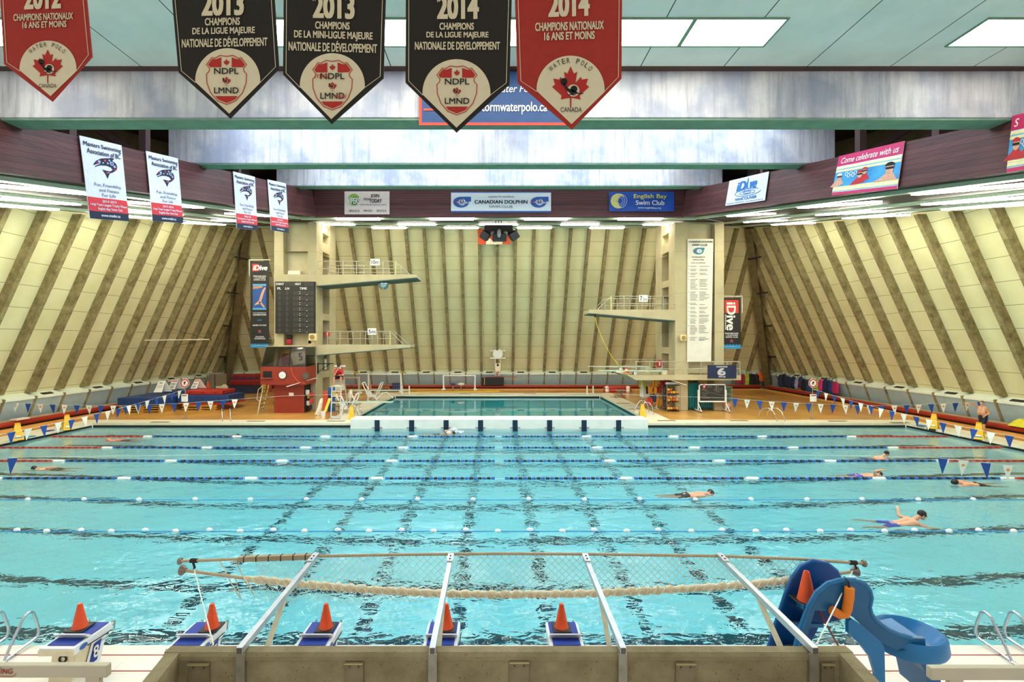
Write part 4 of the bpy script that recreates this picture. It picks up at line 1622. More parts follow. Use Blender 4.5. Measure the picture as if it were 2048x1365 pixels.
for k in range(19):
    fl.append((on_cord(cord, xat(32 + 24.3 * k, Yf)), k % 2 == 1))
for k in range(21):
    fl.append((on_cord(cord, xat(1470 + 24.5 * k, Yf)), k % 2 == 0))
fl = [f for f in fl if f[0] is not None]
flag_string(cord, fl, 'blue and white flag string across the far side of the pool')
for sg, wh in ((-1, 'mats'), (1, 'backpack')):
    zz = lambda Y: 1.9 - .66 * (1 - ((Y - 19.2) / 11.5) ** 2)
    ys_ = [30.7 - i * .5 for i in range(47)]
    cord = [Vector((sg * 19.95, y, zz(y))) for y in ys_]
    fl = [(Vector((sg * 19.95, 30.2 - .7 * k, zz(30.2 - .7 * k))), k % 2 == (1 if sg < 0 else 0)) for k in range(20)]
    flag_string(cord, fl, 'blue and white flag string running from the sign post on the %s side' % wh, .33, axis='y')
    # bare post at the balcony end holds the string
    b = MB().cyl((sg * 19.95, 7.6, 0), (sg * 19.95, 7.6, 1.95), .03)
    b.cyl((sg * 19.95, 7.6, 0), (sg * 19.95, 7.6, .03), .12)
    tag(b.build('flag_post', STEEL), 'steel post holding the near end of the flag string, %s side' % wh, 'post')
Yn = 16.4
cord = [Vector((-24.4, Yn, .2)), Vector((-20, Yn, .72)), Vector((-16.2, Yn, 1.02)), Vector((-8, Yn, 1.12)), Vector((8, Yn, 1.12)), Vector((14.4, Yn, 1.03)), Vector((17.2, Yn, .74)), Vector((20, Yn, .5)), Vector((24.4, Yn, .12))]
fl = [(on_cord(cord, x), bl) for x, bl in ((-16.62, True), (-17.35, False), (14.95, True), (15.65, False), (16.4, True), (17.15, False), (17.9, True), (18.6, False))]
flag_string(cord, fl, 'slack flag string low over the pool nearest the balcony')
# sign posts holding the strings
for sg, wh in ((-1, 'by the blue mats'), (1, 'by the backpacks')):
    x = sg * 19.95
    root = thing('sign_post', 'steel sign post with octagonal no diving sign, ' + wh, 'sign', (x, 30.75, 0))
    MB().cyl((x, 30.75, 0), (x, 30.75, 2.25), .028).build('post', STEEL, root)
    MB().lathe([(.16, 0), (.16, .03), (.05, .05)], 16, (x, 30.75, 0)).build('base', STEEL, root)
    mt = Matrix.Rotation(PI / 2, 4, 'X')
    b = MB().lathe([(.30, 0), (.30, .02)], 8, (x, 30.72, 2.28), mt @ Matrix.Rotation(PI / 8, 4, 'Z'))
    pl = b.build('octagon_plate', WHITE, root)
    b = MB()
    for r0, r1 in ((.27, .2),):
        n = 24
        for k in range(n):
            a, c = 2 * PI * k / n, 2 * PI * (k + 1) / n
            b.add([(x + r * math.cos(t), 30.695, 2.28 + r * math.sin(t)) for r, t in ((r0, a), (r0, c), (r1, c), (r1, a))], [(0, 1, 2, 3)])
    b.build('red_ring', M('#c8302a', .5), pl)
    b = MB().prism([(x - .07, 30.694, 2.2), (x - .02, 30.694, 2.18), (x + .07, 30.694, 2.33), (x + .03, 30.694, 2.42), (x - .05, 30.694, 2.34)], (0, .003, 0))
    b.build('figure_symbol', INK, pl)
    MB().bar((x - .15, 30.69, 2.42), (x + .15, 30.69, 2.14), .004, .035, up=(0, 1, 0)).build('slash', M('#c8302a', .5), pl)
    bx = MB().bbox(x - .2, x + .2, 30.66, 30.72, 1.1, 1.58, .02).build('notice_plate', WHITE, root)
    MB().box(x - .15, x + .15, 30.655, 30.66, 1.46, 1.54).build('notice_print', M('#9a6a58', .6), bx)
# ------------------------------------------------------------------ balcony parapet, net arms, net
def mat_parapet():
    t = NT('pitted_concrete')
    n = t.noise(3.0, 5, rough=.65)
    c = t.ramp(n, [(.3, lin('#7d7050')), (.7, lin('#a39572'))])
    pit = t.noise(38, 2)
    c = t.mix(t.ramp(pit, [(.69, (0, 0, 0)), (.73, (1, 1, 1))]), c, lin('#3c3322'))
    fine = t.noise(120, 2)
    c = t.mix(t.math('MULTIPLY', fine, .3), c, lin('#6d6144'))
    t.bump(pit, .4, .01)
    return t.fin(c, .85)


PARA = mat_parapet()
PY, PZ = 5.06, 1.69
b = MB()
b.prism([(-3.72, PY + .14, 0), (-3.72, PY + .14, PZ - .03), (-3.72, PY + .12, PZ), (-3.72, PY + .02, PZ), (-3.72, PY - .01, PZ - .03), (-3.72, PY - .01, PZ - .07), (-3.72, PY + .01, PZ - .08), (-3.72, PY + .01, 0)], (7.23, 0, 0))
for sg, x, kx in ((-1, -3.72, -.156), (1, 3.51, .128)):
    d = Vector((-kx * 1.9, -1.9, 0))
    p = Vector((x + sg * .004, PY + .135, 0))
    w = Vector((-sg * .14, 0, 0))
    up = Vector((0, 0, PZ - .006))
    b.prism([p, p + up, p + up + w, p + w], d)
struct('wall_front', b, PARA)
PLATE = M('#83765a', 0.55, 0.2, var=0.25, scale=6)
for i, (x0, x1, y) in enumerate(((378, 420, 1328), (690, 727, 1326), (1019, 1058, 1324), (1351, 1390, 1327), (1641, 1667, 1328))):
    a, c = at(x0, y, PY), at(x1, y, PY)
    root = thing('cover_plate', 'flat metal cover plate on the parapet, %s' % ['nearest the left corner' if False else 'outside the arm nearest the starting block 8', 'between first and second net arm', 'midway along the parapet', 'between third and last net arm', 'outside the arm nearest the slide'][i], 'plate', (a.x, PY, a.z - .3), 'cover plates on the parapet')
    MB().box(a.x, c.x, PY - .012, PY + .012, a.z - .34, a.z).build('plate', PLATE, root)
    MB().bar((a.x, PY - .02, a.z + .004), (c.x, PY - .02, a.z + .004), .03, .008).build('flange', M('#c9b98a', .4, .3), root)
    b = MB()
    for q in (.25, .75):
        p = a.lerp(c, q)
        b.cyl((p.x, PY - .02, a.z - .035), (p.x, PY - .01, a.z - .035), .006, 8)
    b.build('screw', DARK, root)
NY, NZ = 7.12, 1.795
for i, x in enumerate((-2.9, -.9, 1.08, 3.07)):
    root = thing('net_arm', 'aluminium net arm over the parapet, ' + ['first from the starting block 8', 'second from the starting block 8', 'third from the starting block 8', 'beside the blue slide'][i], 'bracket', (x, PY - .06, .2), 'aluminium net arms on the parapet')
    MB().box(x - .045, x + .045, PY - .035, PY - .012, .2, PZ + .01).build('strap', M('#9a9484', .45, .5, var=.15), root)
    arm = MB().bar((x, PY - .05, PZ + .055), (x, NY + .02, NZ - .03), .062, .07).build('arm', ALU, root)
    MB().bar((x, PY - .056, PZ + .054), (x, PY - .05, PZ + .054), .05, .056).build('end_cap', M('#5f574a', .5), arm)
    MB().bar((x, NY - .2, NZ + .012), (x, NY + .06, NZ + .016), .085, .012).build('top_plate', ALU, arm)
    b = MB()
    for q in (-.14, -.05):
        b.cyl((x, NY + q, NZ + .015), (x, NY + q, NZ + .028), .013, 8)
    b.build('bolt', DARK, arm)
    MB().bar((x, 6.1, NZ - .07), (x, PY + .18, 1.14), .05, .045).build('brace', M('#d9cfb4', .5, .2), root)
    MB().cyl((x, PY - .045, 1.3), (x, PY - .033, 1.3), .016, 8).build('bolt', DARK, root)


def up_z(px, py):
    return at(px, py, NY + .05)


BEIGE = M('#b3a283', 0.5, var=0.1)
NETC = M('#e0d3b4', 0.85, var=0.1)
top = [up_z(*p) for p in ((360, 1123), (480, 1119), (632, 1113), (800, 1110), (1000, 1108), (1175, 1109), (1448, 1113), (1600, 1119), (1728, 1127.5))]
low = [up_z(*p) for p in ((364, 1141), (480, 1156), (600, 1168), (740, 1180), (870, 1187), (1000, 1190), (1150, 1188), (1300, 1182), (1450, 1173), (1590, 1161), (1712, 1143))]
root = thing('ball_net', 'rolled white ball net hung on a long beige pipe before the balcony', 'net', ((top[0] + top[-1]) / 2).to_tuple())
pp = MB().tube(top, .022, 10).build('upper_pipe', BEIGE, root, smooth=True)
b = MB()
for p in (top[0], top[-1]):
    b.lathe([(.045, -.02), (.055, 0), (.045, .02)], 12, p, Matrix.Rotation(PI / 2, 4, 'Y'))
b.build('pipe_cap', M('#8d8274', .4, .4), pp, smooth=True)
a, c = up_z(478, 1118.5), up_z(624, 1113.5)
MB().bar(a, c, .07, .07).build('box_section', M('#a39577', .5), root)
for k in range(6):
    p = a.lerp(c, .08 + .168 * k)
    MB().bar(p + Vector((-.006, 0, 0)), p + Vector((.006, 0, 0)), .082, .082).build('strap', DARK, root)
lp = MB().tube(low, .024, 10).build('lower_pipe', M('#c0ad8d', .5), root, smooth=True)
for p, sg in ((low[0], 1), (low[-1], -1)):
    b = MB().lathe([(.075, -.015), (.08, 0), (.06, .03), (.03, .07)], 12, p, Matrix.Rotation(sg * PI / 2, 4, 'Y'))
    b.build('float_cap', M('#8d8274', .4, .4), lp, smooth=True)


def along(poly, x):
    for p, q in zip(poly, poly[1:]):
        if p.x <= x <= q.x:
            return p.lerp(q, (x - p.x) / (q.x - p.x))
    return poly[-1].copy()


# the rolled net on the lower pipe: a lumpy twisted roll
rnd = random.Random(5)
x0, x1 = xat(486, NY), xat(1606, NY)
pts, rs = [], []
n = 260
for i in range(n + 1):
    x = x0 + (x1 - x0) * i / n
    p = along(low, x)
    pts.append(p + Vector((0, 0, .004 * math.sin(i * 1.3))))
    rs.append((.046 + .010 * math.sin(i * 1.05) + .008 * rnd.random()) * min(1, .45 + i / 12, .45 + (n - i) / 10))
MB().tube(pts, rs, 12).build('net_roll', NETC, root, smooth=True)
b = MB()
for k in range(2):      # criss-cross lashing round the roll
    for j in range(70):
        xa = x0 + (x1 - x0) * (j + .1) / 70
        xb = xa + .075
        sgn = 1 if k else -1
        pa, pb = along(low, xa), along(low, xb)
        b.tube([pa + Vector((0, -.052, -sgn * .04)), (pa + pb) / 2 + Vector((0, -.066, 0)), pb + Vector((0, -.052, sgn * .04))], .006, 4)
b.build('lashing', M('#f0e6cc', .8), root)
b = MB()
st = .105
xa = xat(500, NY)
xb = xat(1620, NY)
m = int((xb - xa) / st)
for i in range(-8, m + 1):
    for sgn in (1, -1):
        x = xa + i * st + (0 if sgn > 0 else .8)
        seg = []
        for t in range(9):
            u = t / 8
            xx = x + sgn * .8 * u
            if xx < xa or xx > xb:
                continue
            p0, p1 = along(top, xx), along(low, xx)
            hgt = p0.z - p1.z
            zz = p0.z - .8 * u
            if zz < p1.z:
                break
            seg.append(Vector((xx, p0.y - .02, zz)))
        if len(seg) >= 2:
            b.tube(seg, .0042, 3, False)
b.build('net', M('#e9dcc0', .8), root)
b = MB()
# slack net hanging below the roll at its scoreboard end
xe = xat(1000, NY)
for i in range(0, 46):
    for sgn in (1, -1):
        x = xa + i * .085
        seg = []
        for t in range(6):
            u = t / 5
            xx = x + sgn * .36 * u
            if xx < xa or xx > xe:
                break
            p1 = along(low, xx)
            bot = .34 * (1 - ((xx - xa) / (xe - xa)) ** 1.5)
            if .42 * u > bot + .02:
                break
            seg.append(Vector((xx, p1.y + .03, p1.z - .42 * u)))
        if len(seg) >= 2:
            b.tube(seg, .0032, 3, False)
b.build('slack_net', M('#e9dcc0', .8), root)
b = MB()
for a_, m_, c_ in (((470, 1119), (510, 1196), (494, 1160)), ((440, 1122), (482, 1200), (470, 1155))):
    b.tube([up_z(*a_), up_z((a_[0] + m_[0]) / 2, (a_[1] + m_[1]) / 2 + 4), up_z(*m_), up_z(*c_)], .007, 5)
b.build('loose_line', M('#e3c9a4', .8), root)
for k, (e, f, wh) in enumerate((((388, 1138), (427, 1291), 'starting blocks'), ((1706, 1141), (1633, 1290), 'slide'))):
    p = up_z(*e)
    q = at(f[0], f[1], PY + .17)
    r2 = thing('guy_rope', 'white guy rope from the net pipe down to the parapet near the ' + wh, 'rope', q)
    MB().tube([p, p.lerp(q, .5) + Vector((0, 0, -.01)), q], .008, 6).build('rope', WHITE, r2)
    b = MB()
    t0 = along(top, p.x)
    b.tube([t0 + Vector((-.03, 0, .03)), t0 + Vector((.0, -.03, 0)), p + Vector((.03, -.03, .03)), p], .016, 6)
    b.tube([t0 + Vector((-.05, 0, 0)), t0 + Vector((.05, 0, 0))], .034, 8)
    b.build('knot', M('#2c261f', .8), r2)

# ------------------------------------------------------------------ two beams on posts beside the parapet
BEAMC = M('#c3b9a0', 0.5, var=0.06, scale=2)
for sg, xe_, lx, yb_, wh in ((-1, 213, 183, 1333, 'with red lettering beside the starting block 8'), (1, 1863, 1915, 1338, 'below the blue slide')):
    Yb = 4.8
    e = at(xe_, yb_, Yb)
    far = e.x + sg * 2.6
    x0, x1 = sorted((e.x, far))
    root = thing('beam_rail', 'thick pale beam rail ' + wh, 'rail', (e.x, Yb, 0))
    bm_ = MB().bbox(x0, x1, Yb, Yb + .065, e.z - .12, e.z, .008).build('beam', BEAMC, root)
    for k in range(2):
        x = xat(lx, Yb) + sg * k * 2.1
        MB().box(x - .07, x + .07, Yb + .01, Yb + .055, 0, e.z - .12).build('post', BEAMC, root)
    if sg < 0:
        cv = Canvas(lambda u, v: at(u, v, Yb), (0, -1, 0))
        RT = M('#b5482e', .5)
        cv.text('lettering', RT, 'KING', -6, 1338, 26, 1348, .01, 1)
        cv.line('lettering_frame', RT, [(-30, 1334.5), (-5, 1335), (4, 1337)], 1.2, layer=1)
        cv.line('lettering_frame', RT, [(-40, 1353), (26, 1353.5), (31, 1351), (32, 1347)], 1.4, layer=1)
        cv.done(bm_)

# ------------------------------------------------------------------ starting blocks with cones
BLUEM = M('#12389c', 0.6, var=0.08, scale=14)
BWHITE = M('#e9ebef', 0.35, var=0.04)
BBEIGE = M('#e6d9b6', 0.5, var=0.05)


def block(x, num, label):
    root = thing('starting_block', label, 'starting block', (0, 0, 0), 'starting blocks along the pool edge')
    # local frame: y towards the pool, origin under the middle
    top = MB().prism([(-.25, -.33, .42), (-.25, .35, .40), (-.25, .37, .455), (-.25, .36, .50), (-.25, -.33, .52)], (.5, 0, 0)).build('platform', BWHITE, root)
    MB().prism([(-.215, -.02, .518), (-.215, .345, .508), (-.215, .345, .514), (-.215, -.02, .524)], (.43, 0, 0)).build('blue_mat', BLUEM, top)
    MB().prism([(-.2, -.26, .524), (-.2, -.08, .521), (-.2, -.08, .526), (-.2, -.26, .529)], (.40, 0, 0)).build('rear_mat', BLUEM, top)
    fin = MB().prism([(-.235, -.055, .52), (-.235, -.13, .60), (-.235, -.115, .61), (-.235, .0, .522)], (.47, 0, 0)).build('foot_rest', BWHITE, root)
    MB().box(-.255, .255, -.345, -.325, .42, .50).build('rear_edge', BBEIGE, root)
    ped = MB().hexa([(-.17, -.28, 0), (.17, -.28, 0), (.17, .18, 0), (-.17, .18, 0), (-.17, -.2, .42), (.17, -.2, .42), (.19, .3, .42), (-.19, .3, .42)]).build('pedestal', BBEIGE, root)
    for q in (-1, 1):
        b = MB().add([(q * .195, -.1, .0), (q * .195, .2, .0), (q * .205, .33, .42), (q * .205, .05, .42)], [(0, 1, 2, 3)])
        b.build('side_panel', BWHITE, ped)
    for q in (1,):
        MB().add([(q * .198, -.02, .06), (q * .198, .14, .06), (q * .207, .22, .34), (q * .207, .07, .34)], [(0, 1, 2, 3)]).build('number_panel', BLUEM, ped)
    cv = Canvas(lambda u, v: Vector((.212, u, v)), (1, 0, 0))
    cv.text('number', WHITE, num, .055, .30, .155, .12, .02, 0)
    cv.done(ped)
    cv = Canvas(lambda u, v: Vector((u, -.285 + v * .19, v)), (0, -1, 0))
    cv.text('number', INK, num, -.07, .36, .07, .16, .0, 1)
    cv.done(ped)
    b = MB().lathe([(.07, 0), (.07, .004)], 16, (0, 0, 0), Matrix.Translation((.252, -.17, .46)) @ Matrix.Rotation(PI / 2, 4, 'Y') @ Matrix.Scale(.55, 4, (1, 0, 0)))
    b.build('oval_badge', M('#2d66b4', .4), top)
    b = MB()
    b.tube([(.27, -.12, .44), (.27, .26, .40)], .008, 6)
    b.build('side_rod', DARK, root)
    b = MB()
    for q in (-1, 1):
        b.tube([(q * .2, .22, .30), (q * .2, .44, .31), (q * .2, .47, .34), (q * .2, .48, .46), (q * .2, .45, .48), (q * .2, .36, .47)], .011, 8)
    b.tube([(-.2, .475, .40), (.2, .475, .40)], .011, 8)
    b.build('back_grip', STEEL, root, smooth=True)
    root.location = (x, 7.3, 0)
    return root


ORANGE = M('#e8501c', 0.45, var=0.05)
for x, num, wh, ca in ((-6.57, '8', 'starting block 8, beside the pool handrail', 160), (-4.75, '7', 'starting block behind the white guy rope, next to block 8', 424), (-2.92, '6', 'starting block between first and second net arm', 652),
                       (-1.05, '5', 'starting block half hidden by the second net arm', 893), (.8, '4', 'starting block nearest the slide, standing clear of the net arms', 1123)):
    block(x, num, wh)
    p = Vector((xat(ca, 7.46), 7.46, .53))
    root = thing('traffic_cone', 'orange cone on top of the ' + wh.split(',')[0], 'cone', p, 'orange cones on the starting blocks')
    MB().lathe([(.11, .012), (.10, .03), (.034, .36), (.028, .375), (.01, .378)], 20, p).build('cone', ORANGE, root, smooth=True)
    MB().bbox(p.x - .14, p.x + .14, p.y - .14, p.y + .14, p.z, p.z + .02, .01).build('foot', BLACK, root)

# ------------------------------------------------------------------ pool handrails by the balcony
CHROME = M('#c9ccd2', 0.15, 0.95, var=0.06)
for sg, xs_, wh in ((-1, (-7.82, -8.32), 'beside the starting block 8'), (1, (7.72, 8.2), 'beside the blue slide')):
    root = thing('pool_handrail', 'pair of looped chrome pool handrails ' + wh, 'handrail', (sg * 8, 7.5, 0))
    for x in xs_:
        x -= CX * 0
        pts = [(7.45, 0), (7.56, .2), (7.74, .48), (7.80, .54), (7.87, .55), (7.93, .50), (7.99, .32), (8.02, .2), (8.02, .12), (7.98, .06), (7.86, .05), (7.6, .03), (7.36, .0)]
        b = MB().tube([(x - sg * .0, y, z) for y, z in pts], .022, 10)
        r = b.build('rail', CHROME, root, smooth=True)
        b = MB()
        for y in (7.45, 7.36):
            b.lathe([(.045, 0), (.045, .012), (.025, .02)], 12, (x, y, 0))
        b.build('flange', STEEL, r)

# ------------------------------------------------------------------ blue plastic slide
SLB = M('#0b5f92', 0.35, var=0.08, scale=3)
SLL = M('#1476b4', 0.35, var=0.06, scale=3)
Y1, Y2 = 6.45, 7.0
root = thing('slide', 'blue plastic play slide on the deck beside the parapet', 'slide', at(1720, 1365, 6.7))


def panel(px, Y, th):
    p = [at(x, y, Y) for x, y in px]
    return MB().prism(p, (0, th, 0))


far = [(1528, 1330), (1552, 1250), (1572, 1190), (1585, 1158), (1603, 1134), (1625, 1123), (1652, 1127), (1672, 1143), (1681, 1163), (1683, 1240), (1640, 1250), (1600, 1330)]
o = panel(far, Y2, .06).build('far_side', M('#0c4e92', .35, var=.06), root)
near_o = [(1583, 1330), (1600, 1262), (1617, 1215), (1634, 1186), (1656, 1168), (1682, 1161), (1708, 1161), (1728, 1168), (1739, 1182), (1742, 1196), (1738, 1214), (1741, 1228), (1752, 1243), (1772, 1259), (1795, 1270), (1822, 1277), (1850, 1278)]
near_i = [(1852, 1300), (1820, 1305), (1790, 1300), (1762, 1286), (1735, 1262), (1712, 1240), (1690, 1224), (1630, 1222), (1618, 1260), (1602, 1330)]
o = panel(near_o + near_i, Y1, .05).build('near_side', SLB, root)
rim = MB().tube([at(x, y, Y1 + .02) for x, y in near_o[:-1]], .035, 8).build('rim', M('#0f6ca4', .3, var=.05), root, smooth=True)
MB().tube([at(x, y, Y2 + .03) for x, y in far[:9]], .035, 8).build('rim', M('#0f5a9e', .3, var=.05), root, smooth=True)
# chute between the sides
prof = [(1690, 1205), (1708, 1206), (1722, 1222), (1740, 1246), (1765, 1268), (1795, 1284), (1825, 1288), (1850, 1284)]
P1 = [at(x, y, Y1 + .03) for x, y in prof]
b = MB()
for i in range(len(P1) - 1):
    a, c = P1[i], P1[i + 1]
    w = Vector((0, Y2 - Y1, 0))
    t = Vector((0, 0, -.03))
    b.hexa([a + t, c + t, c + w + t, a + w + t, a, c, c + w, a + w])
b.build('chute', SLL, root)
farc = [(1683, 1180), (1697, 1186), (1708, 1200), (1722, 1218), (1742, 1236), (1768, 1249), (1795, 1256)]
farp = [at(x, y, Y2 - .02) for x, y in farc]
b = MB().prism(farp + [p + Vector((0, 0, -.16)) for p in reversed(farp)], (0, .04, 0))
b.build('far_chute_side', SLB, root)
# round landing tray
tc = at(1812, 1264, 6.75)
b = MB()
n = 28
R = lambda k, r, z, sx=1.0: tc + Vector((.02 + r * 1.12 * math.cos(2 * PI * k / n), r * math.sin(2 * PI * k / n), z))
for r0, z0, r1, z1 in ((.40, .0, .37, .03), (.37, .03, .33, .0), (.33, .0, .26, -.10), (.26, -.10, .02, -.12), (.40, .0, .42, -.15), (.42, -.15, .40, -.2)):
    for k in range(n):
        b.add([R(k, r0, z0), R(k + 1, r0, z0), R(k + 1, r1, z1), R(k, r1, z1)], [(0, 1, 2, 3)])
b.build('landing_tray', SLL, root, smooth=True)
zt = lambda p, z: Vector((p.x, p.y, z))
a0 = [at(x, y, Y1 - .02) for x, y in ((1835, 1300), (1868, 1296), (1876, 1306), (1880, 1340), (1884, 1400), (1862, 1400), (1850, 1345), (1832, 1312), (1800, 1303))]
MB().prism(a0, (0, .5, 0)).build('front_leg', SLB, root)
a0 = [at(x, y, 6.35) for x, y in ((1697, 1243), (1704, 1239), (1730, 1256), (1760, 1283), (1769, 1296), (1770, 1340), (1771, 1400), (1752, 1400), (1752, 1350), (1742, 1318), (1722, 1292), (1697, 1268))]
MB().prism(a0, (0, .06, 0)).build('side_leg', SLL, root)
for k, (x0, x1, yp) in enumerate(((1592, 1650, 1206), (1578, 1640, 1243), (1562, 1628, 1290), (1550, 1615, 1340))):
    a, c = at(x0, yp, Y2 - .0), at(x1, yp + 6, Y1 + .04)
    wd = .34 - .02 * k
    b = MB().hexa([a + Vector((0, 0, -.05)), a + Vector((wd, 0, -.05)), c + Vector((.05, 0, -.05)), c + Vector((-wd + .05, 0, -.05)), a, a + Vector((wd, 0, 0)), c + Vector((.05, 0, 0)), c + Vector((-wd + .05, 0, 0))])
    s_ = b.build('step', SLB, root)
    b = MB().hexa([a.lerp(c, .12) + Vector((0, 0, .001)), a.lerp(c, .12) + Vector((wd * .35, 0, .001)), a.lerp(c, .85) + Vector((-wd * .35, 0, .001)), a.lerp(c, .85) + Vector((-wd * .65, 0, .001)),
                   a.lerp(c, .12) + Vector((0, 0, .012)), a.lerp(c, .12) + Vector((wd * .35, 0, .012)), a.lerp(c, .85) + Vector((-wd * .35, 0, .012)), a.lerp(c, .85) + Vector((-wd * .65, 0, .012))])
    b.build('tread', M('#1a2230', .7), s_)
p = at(1613, 1203, 6.8)
croot = thing('traffic_cone', 'orange cone on the top step of the blue slide', 'cone', p)
MB().lathe([(.125, .012), (.115, .03), (.042, .40), (.034, .42), (.02, .415), (.012, .36)], 20, p).build('cone', ORANGE, croot, smooth=True)
MB().bbox(p.x - .17, p.x + .17, p.y - .15, p.y + .15, p.z, p.z + .02, .01).build('foot', BLACK, croot)
f = [at(x, y, Y1 - .06) for x, y in ((1699, 1176), (1698, 1195), (1694, 1218), (1690, 1229), (1680, 1230), (1664, 1221))]
root = thing('foam_tube', 'bent orange foam tube hung on the near side of the slide', 'foam tube', f[3])
MB().tube(f, .058, 12).build('foam', M('#f0831f', .6, var=.06), root, smooth=True)
MB().tube([f[0] + Vector((0, 0, -.02)), f[0] + Vector((0, .02, .07)), f[0] + Vector((0, .10, .09))], .012, 6).build('cord', DARK, root)
b = MB().tube([at(1636, 1215, 6.6), at(1650, 1245, 6.7), at(1672, 1285, 6.9), at(1690, 1310, 7.0)], .014, 6)
tag(b.build('hose', M('#8e2a22', .5)), 'thin dark red hose running from the slide to the deck', 'hose')
# ------------------------------------------------------------------ diving towers
TW = M('#c2b48d', 0.75, var=0.09, scale=1.1, bump=0.1)
RAILM = M('#b9b5a4', 0.4, 0.3)
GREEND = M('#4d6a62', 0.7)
TY, TB = 34.5, 38.7


def railing(par, pts, hz, mat=RAILM, r=.03):
    """posts at the given foot points, rails at the heights hz joining them"""
    for p in pts:
        MB().cyl(p, Vector(p) + Vector((0, 0, hz[-1])), r, 6).build('railing_post', mat, par)
    for h in hz:
        MB().tube([Vector(p) + Vector((0, 0, h)) for p in pts], r * .9, 6).build('rail', mat, par)


def platform(root, x0, x1, y0, y1, z, t0, t1, posts, label=None):
    """cantilevered slab from x0 (root) to x1 (tip)"""
    o = MB()
    o.hexa([(x0, y0, z - t0), (x1, y0, z - t1), (x1, y1, z - t1), (x0, y1, z - t0), (x0, y0, z), (x1, y0, z), (x1, y1, z), (x0, y1, z)])
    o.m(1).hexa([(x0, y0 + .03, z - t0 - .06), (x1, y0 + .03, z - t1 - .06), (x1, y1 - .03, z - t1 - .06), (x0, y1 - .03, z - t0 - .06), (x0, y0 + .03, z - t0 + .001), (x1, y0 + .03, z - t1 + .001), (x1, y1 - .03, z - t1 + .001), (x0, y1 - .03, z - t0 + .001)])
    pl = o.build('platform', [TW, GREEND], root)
    sg = 1 if x1 > x0 else -1
    for yy in (y0 + .06, y1 - .06):
        P = [Vector((x, yy, z)) for x in posts]
        railing(pl, P, (.42, .95))
        e = P[-1] + Vector((sg * .95, 0, .02))
        MB().tube([P[-1] + Vector((0, 0, .95)), e], .026, 6).build('rail', RAILM, pl)
    for dx in (0,):
        MB().cyl((posts[-1], y0 + .05, z), (posts[-1], y0 + .05, z + .97), .045, 8).build('yellow_post', M('#d8cf8a', .5), pl)
    MB().box(min(x1, x1 - sg * 1.6), max(x1, x1 - sg * 1.6), y0 + .1, y1 - .1, z, z + .03).build('landing_mat', M('#6e7f7a', .7), pl)
    return pl


def height_sign(px0, py0, px1, py1, Y, s, wh):
    a, c = at(px0, py0, Y), at(px1, py1, Y)
    root = thing('height_sign', 'white sign reading %s on the railing of %s' % (s, wh), 'sign', ((a.x + c.x) / 2, Y, c.z))
    MB().box(a.x, c.x, Y, Y + .02, c.z, a.z).build('plate', WHITE, root)
    cv = Canvas(lambda u, v: Vector((a.x + (c.x - a.x) * u, Y, a.z + (c.z - a.z) * v)), (0, -1, 0))
    k = .34 if len(s) > 3 else .42
    if s == '7.5m':
        cv.text('lettering', NAVY, '7', .12, .15, .36, .85, .02, 2)
        cv.text('lettering', INKB, '.5m', .38, .38, .93, .85, .0, 2)
    else:
        cv.text('lettering', NAVY, s, .1, .22, .9, .8, .01, 2)
    cv.done(root)


def tower(sg, xi, xo, label):
    """xi: face towards the tank, xo: outer face (both signed)"""
    root = thing('diving_tower', label, 'diving tower', ((xi + xo) / 2, TY, 0))
    H = 13.45
    H2 = 14.0

    def bx(n, xa, xb, ya, yb_, za, zb, mat=TW):
        x0, x1 = sorted((xa, xb))
        return MB().bbox(x0, x1, ya, yb_, za, zb, .03).build(n, mat, root)
    w = .62 if sg < 0 else .93
    bx('front_pier', xi, xi + sg * w, TY, 35.8, 0, H)
    bx('front_pier', xo, xo - sg * .68, TY, 35.8, 0, H)
    bx('rear_pier', xi, xi + sg * .7, 37.3, TB, 0, H2)
    bx('rear_pier', xo, xo - sg * .7, 37.3, TB, 0, H2)
    bx('back_wall', xi + sg * .3, xo - sg * .3, 38.2, 38.4, 0, H2, M('#b5a982', .8, var=.1, scale=1.2))
    bx('recess_wall', xi + sg * w, xo - sg * .68, 35.0, 35.2, 2.6, H, M('#c9bd97', .8, var=.1, scale=1.2))
    for z in ((11.6, 12.3), (13.0, 13.6)):
        bx('cross_beam', xi + sg * .05, xi + sg * .6, 35.8, 37.3, *z)
    for z in (2.2, 4.0, 6.5, 9.0):
        bx('side_slab', xi + sg * .02, xo - sg * .02, 35.75, 37.4, z, z + .5)
    b = MB()
    for z in (11.35, 8.35, 5.6):
        x0, x1 = sorted((xi - sg * .004, xo + sg * .004))
        b.box(x0, x1, TY - .004, TB, z, z + .02)
    b.build('joint', M('#9a8f6c', .8), root)
    return root


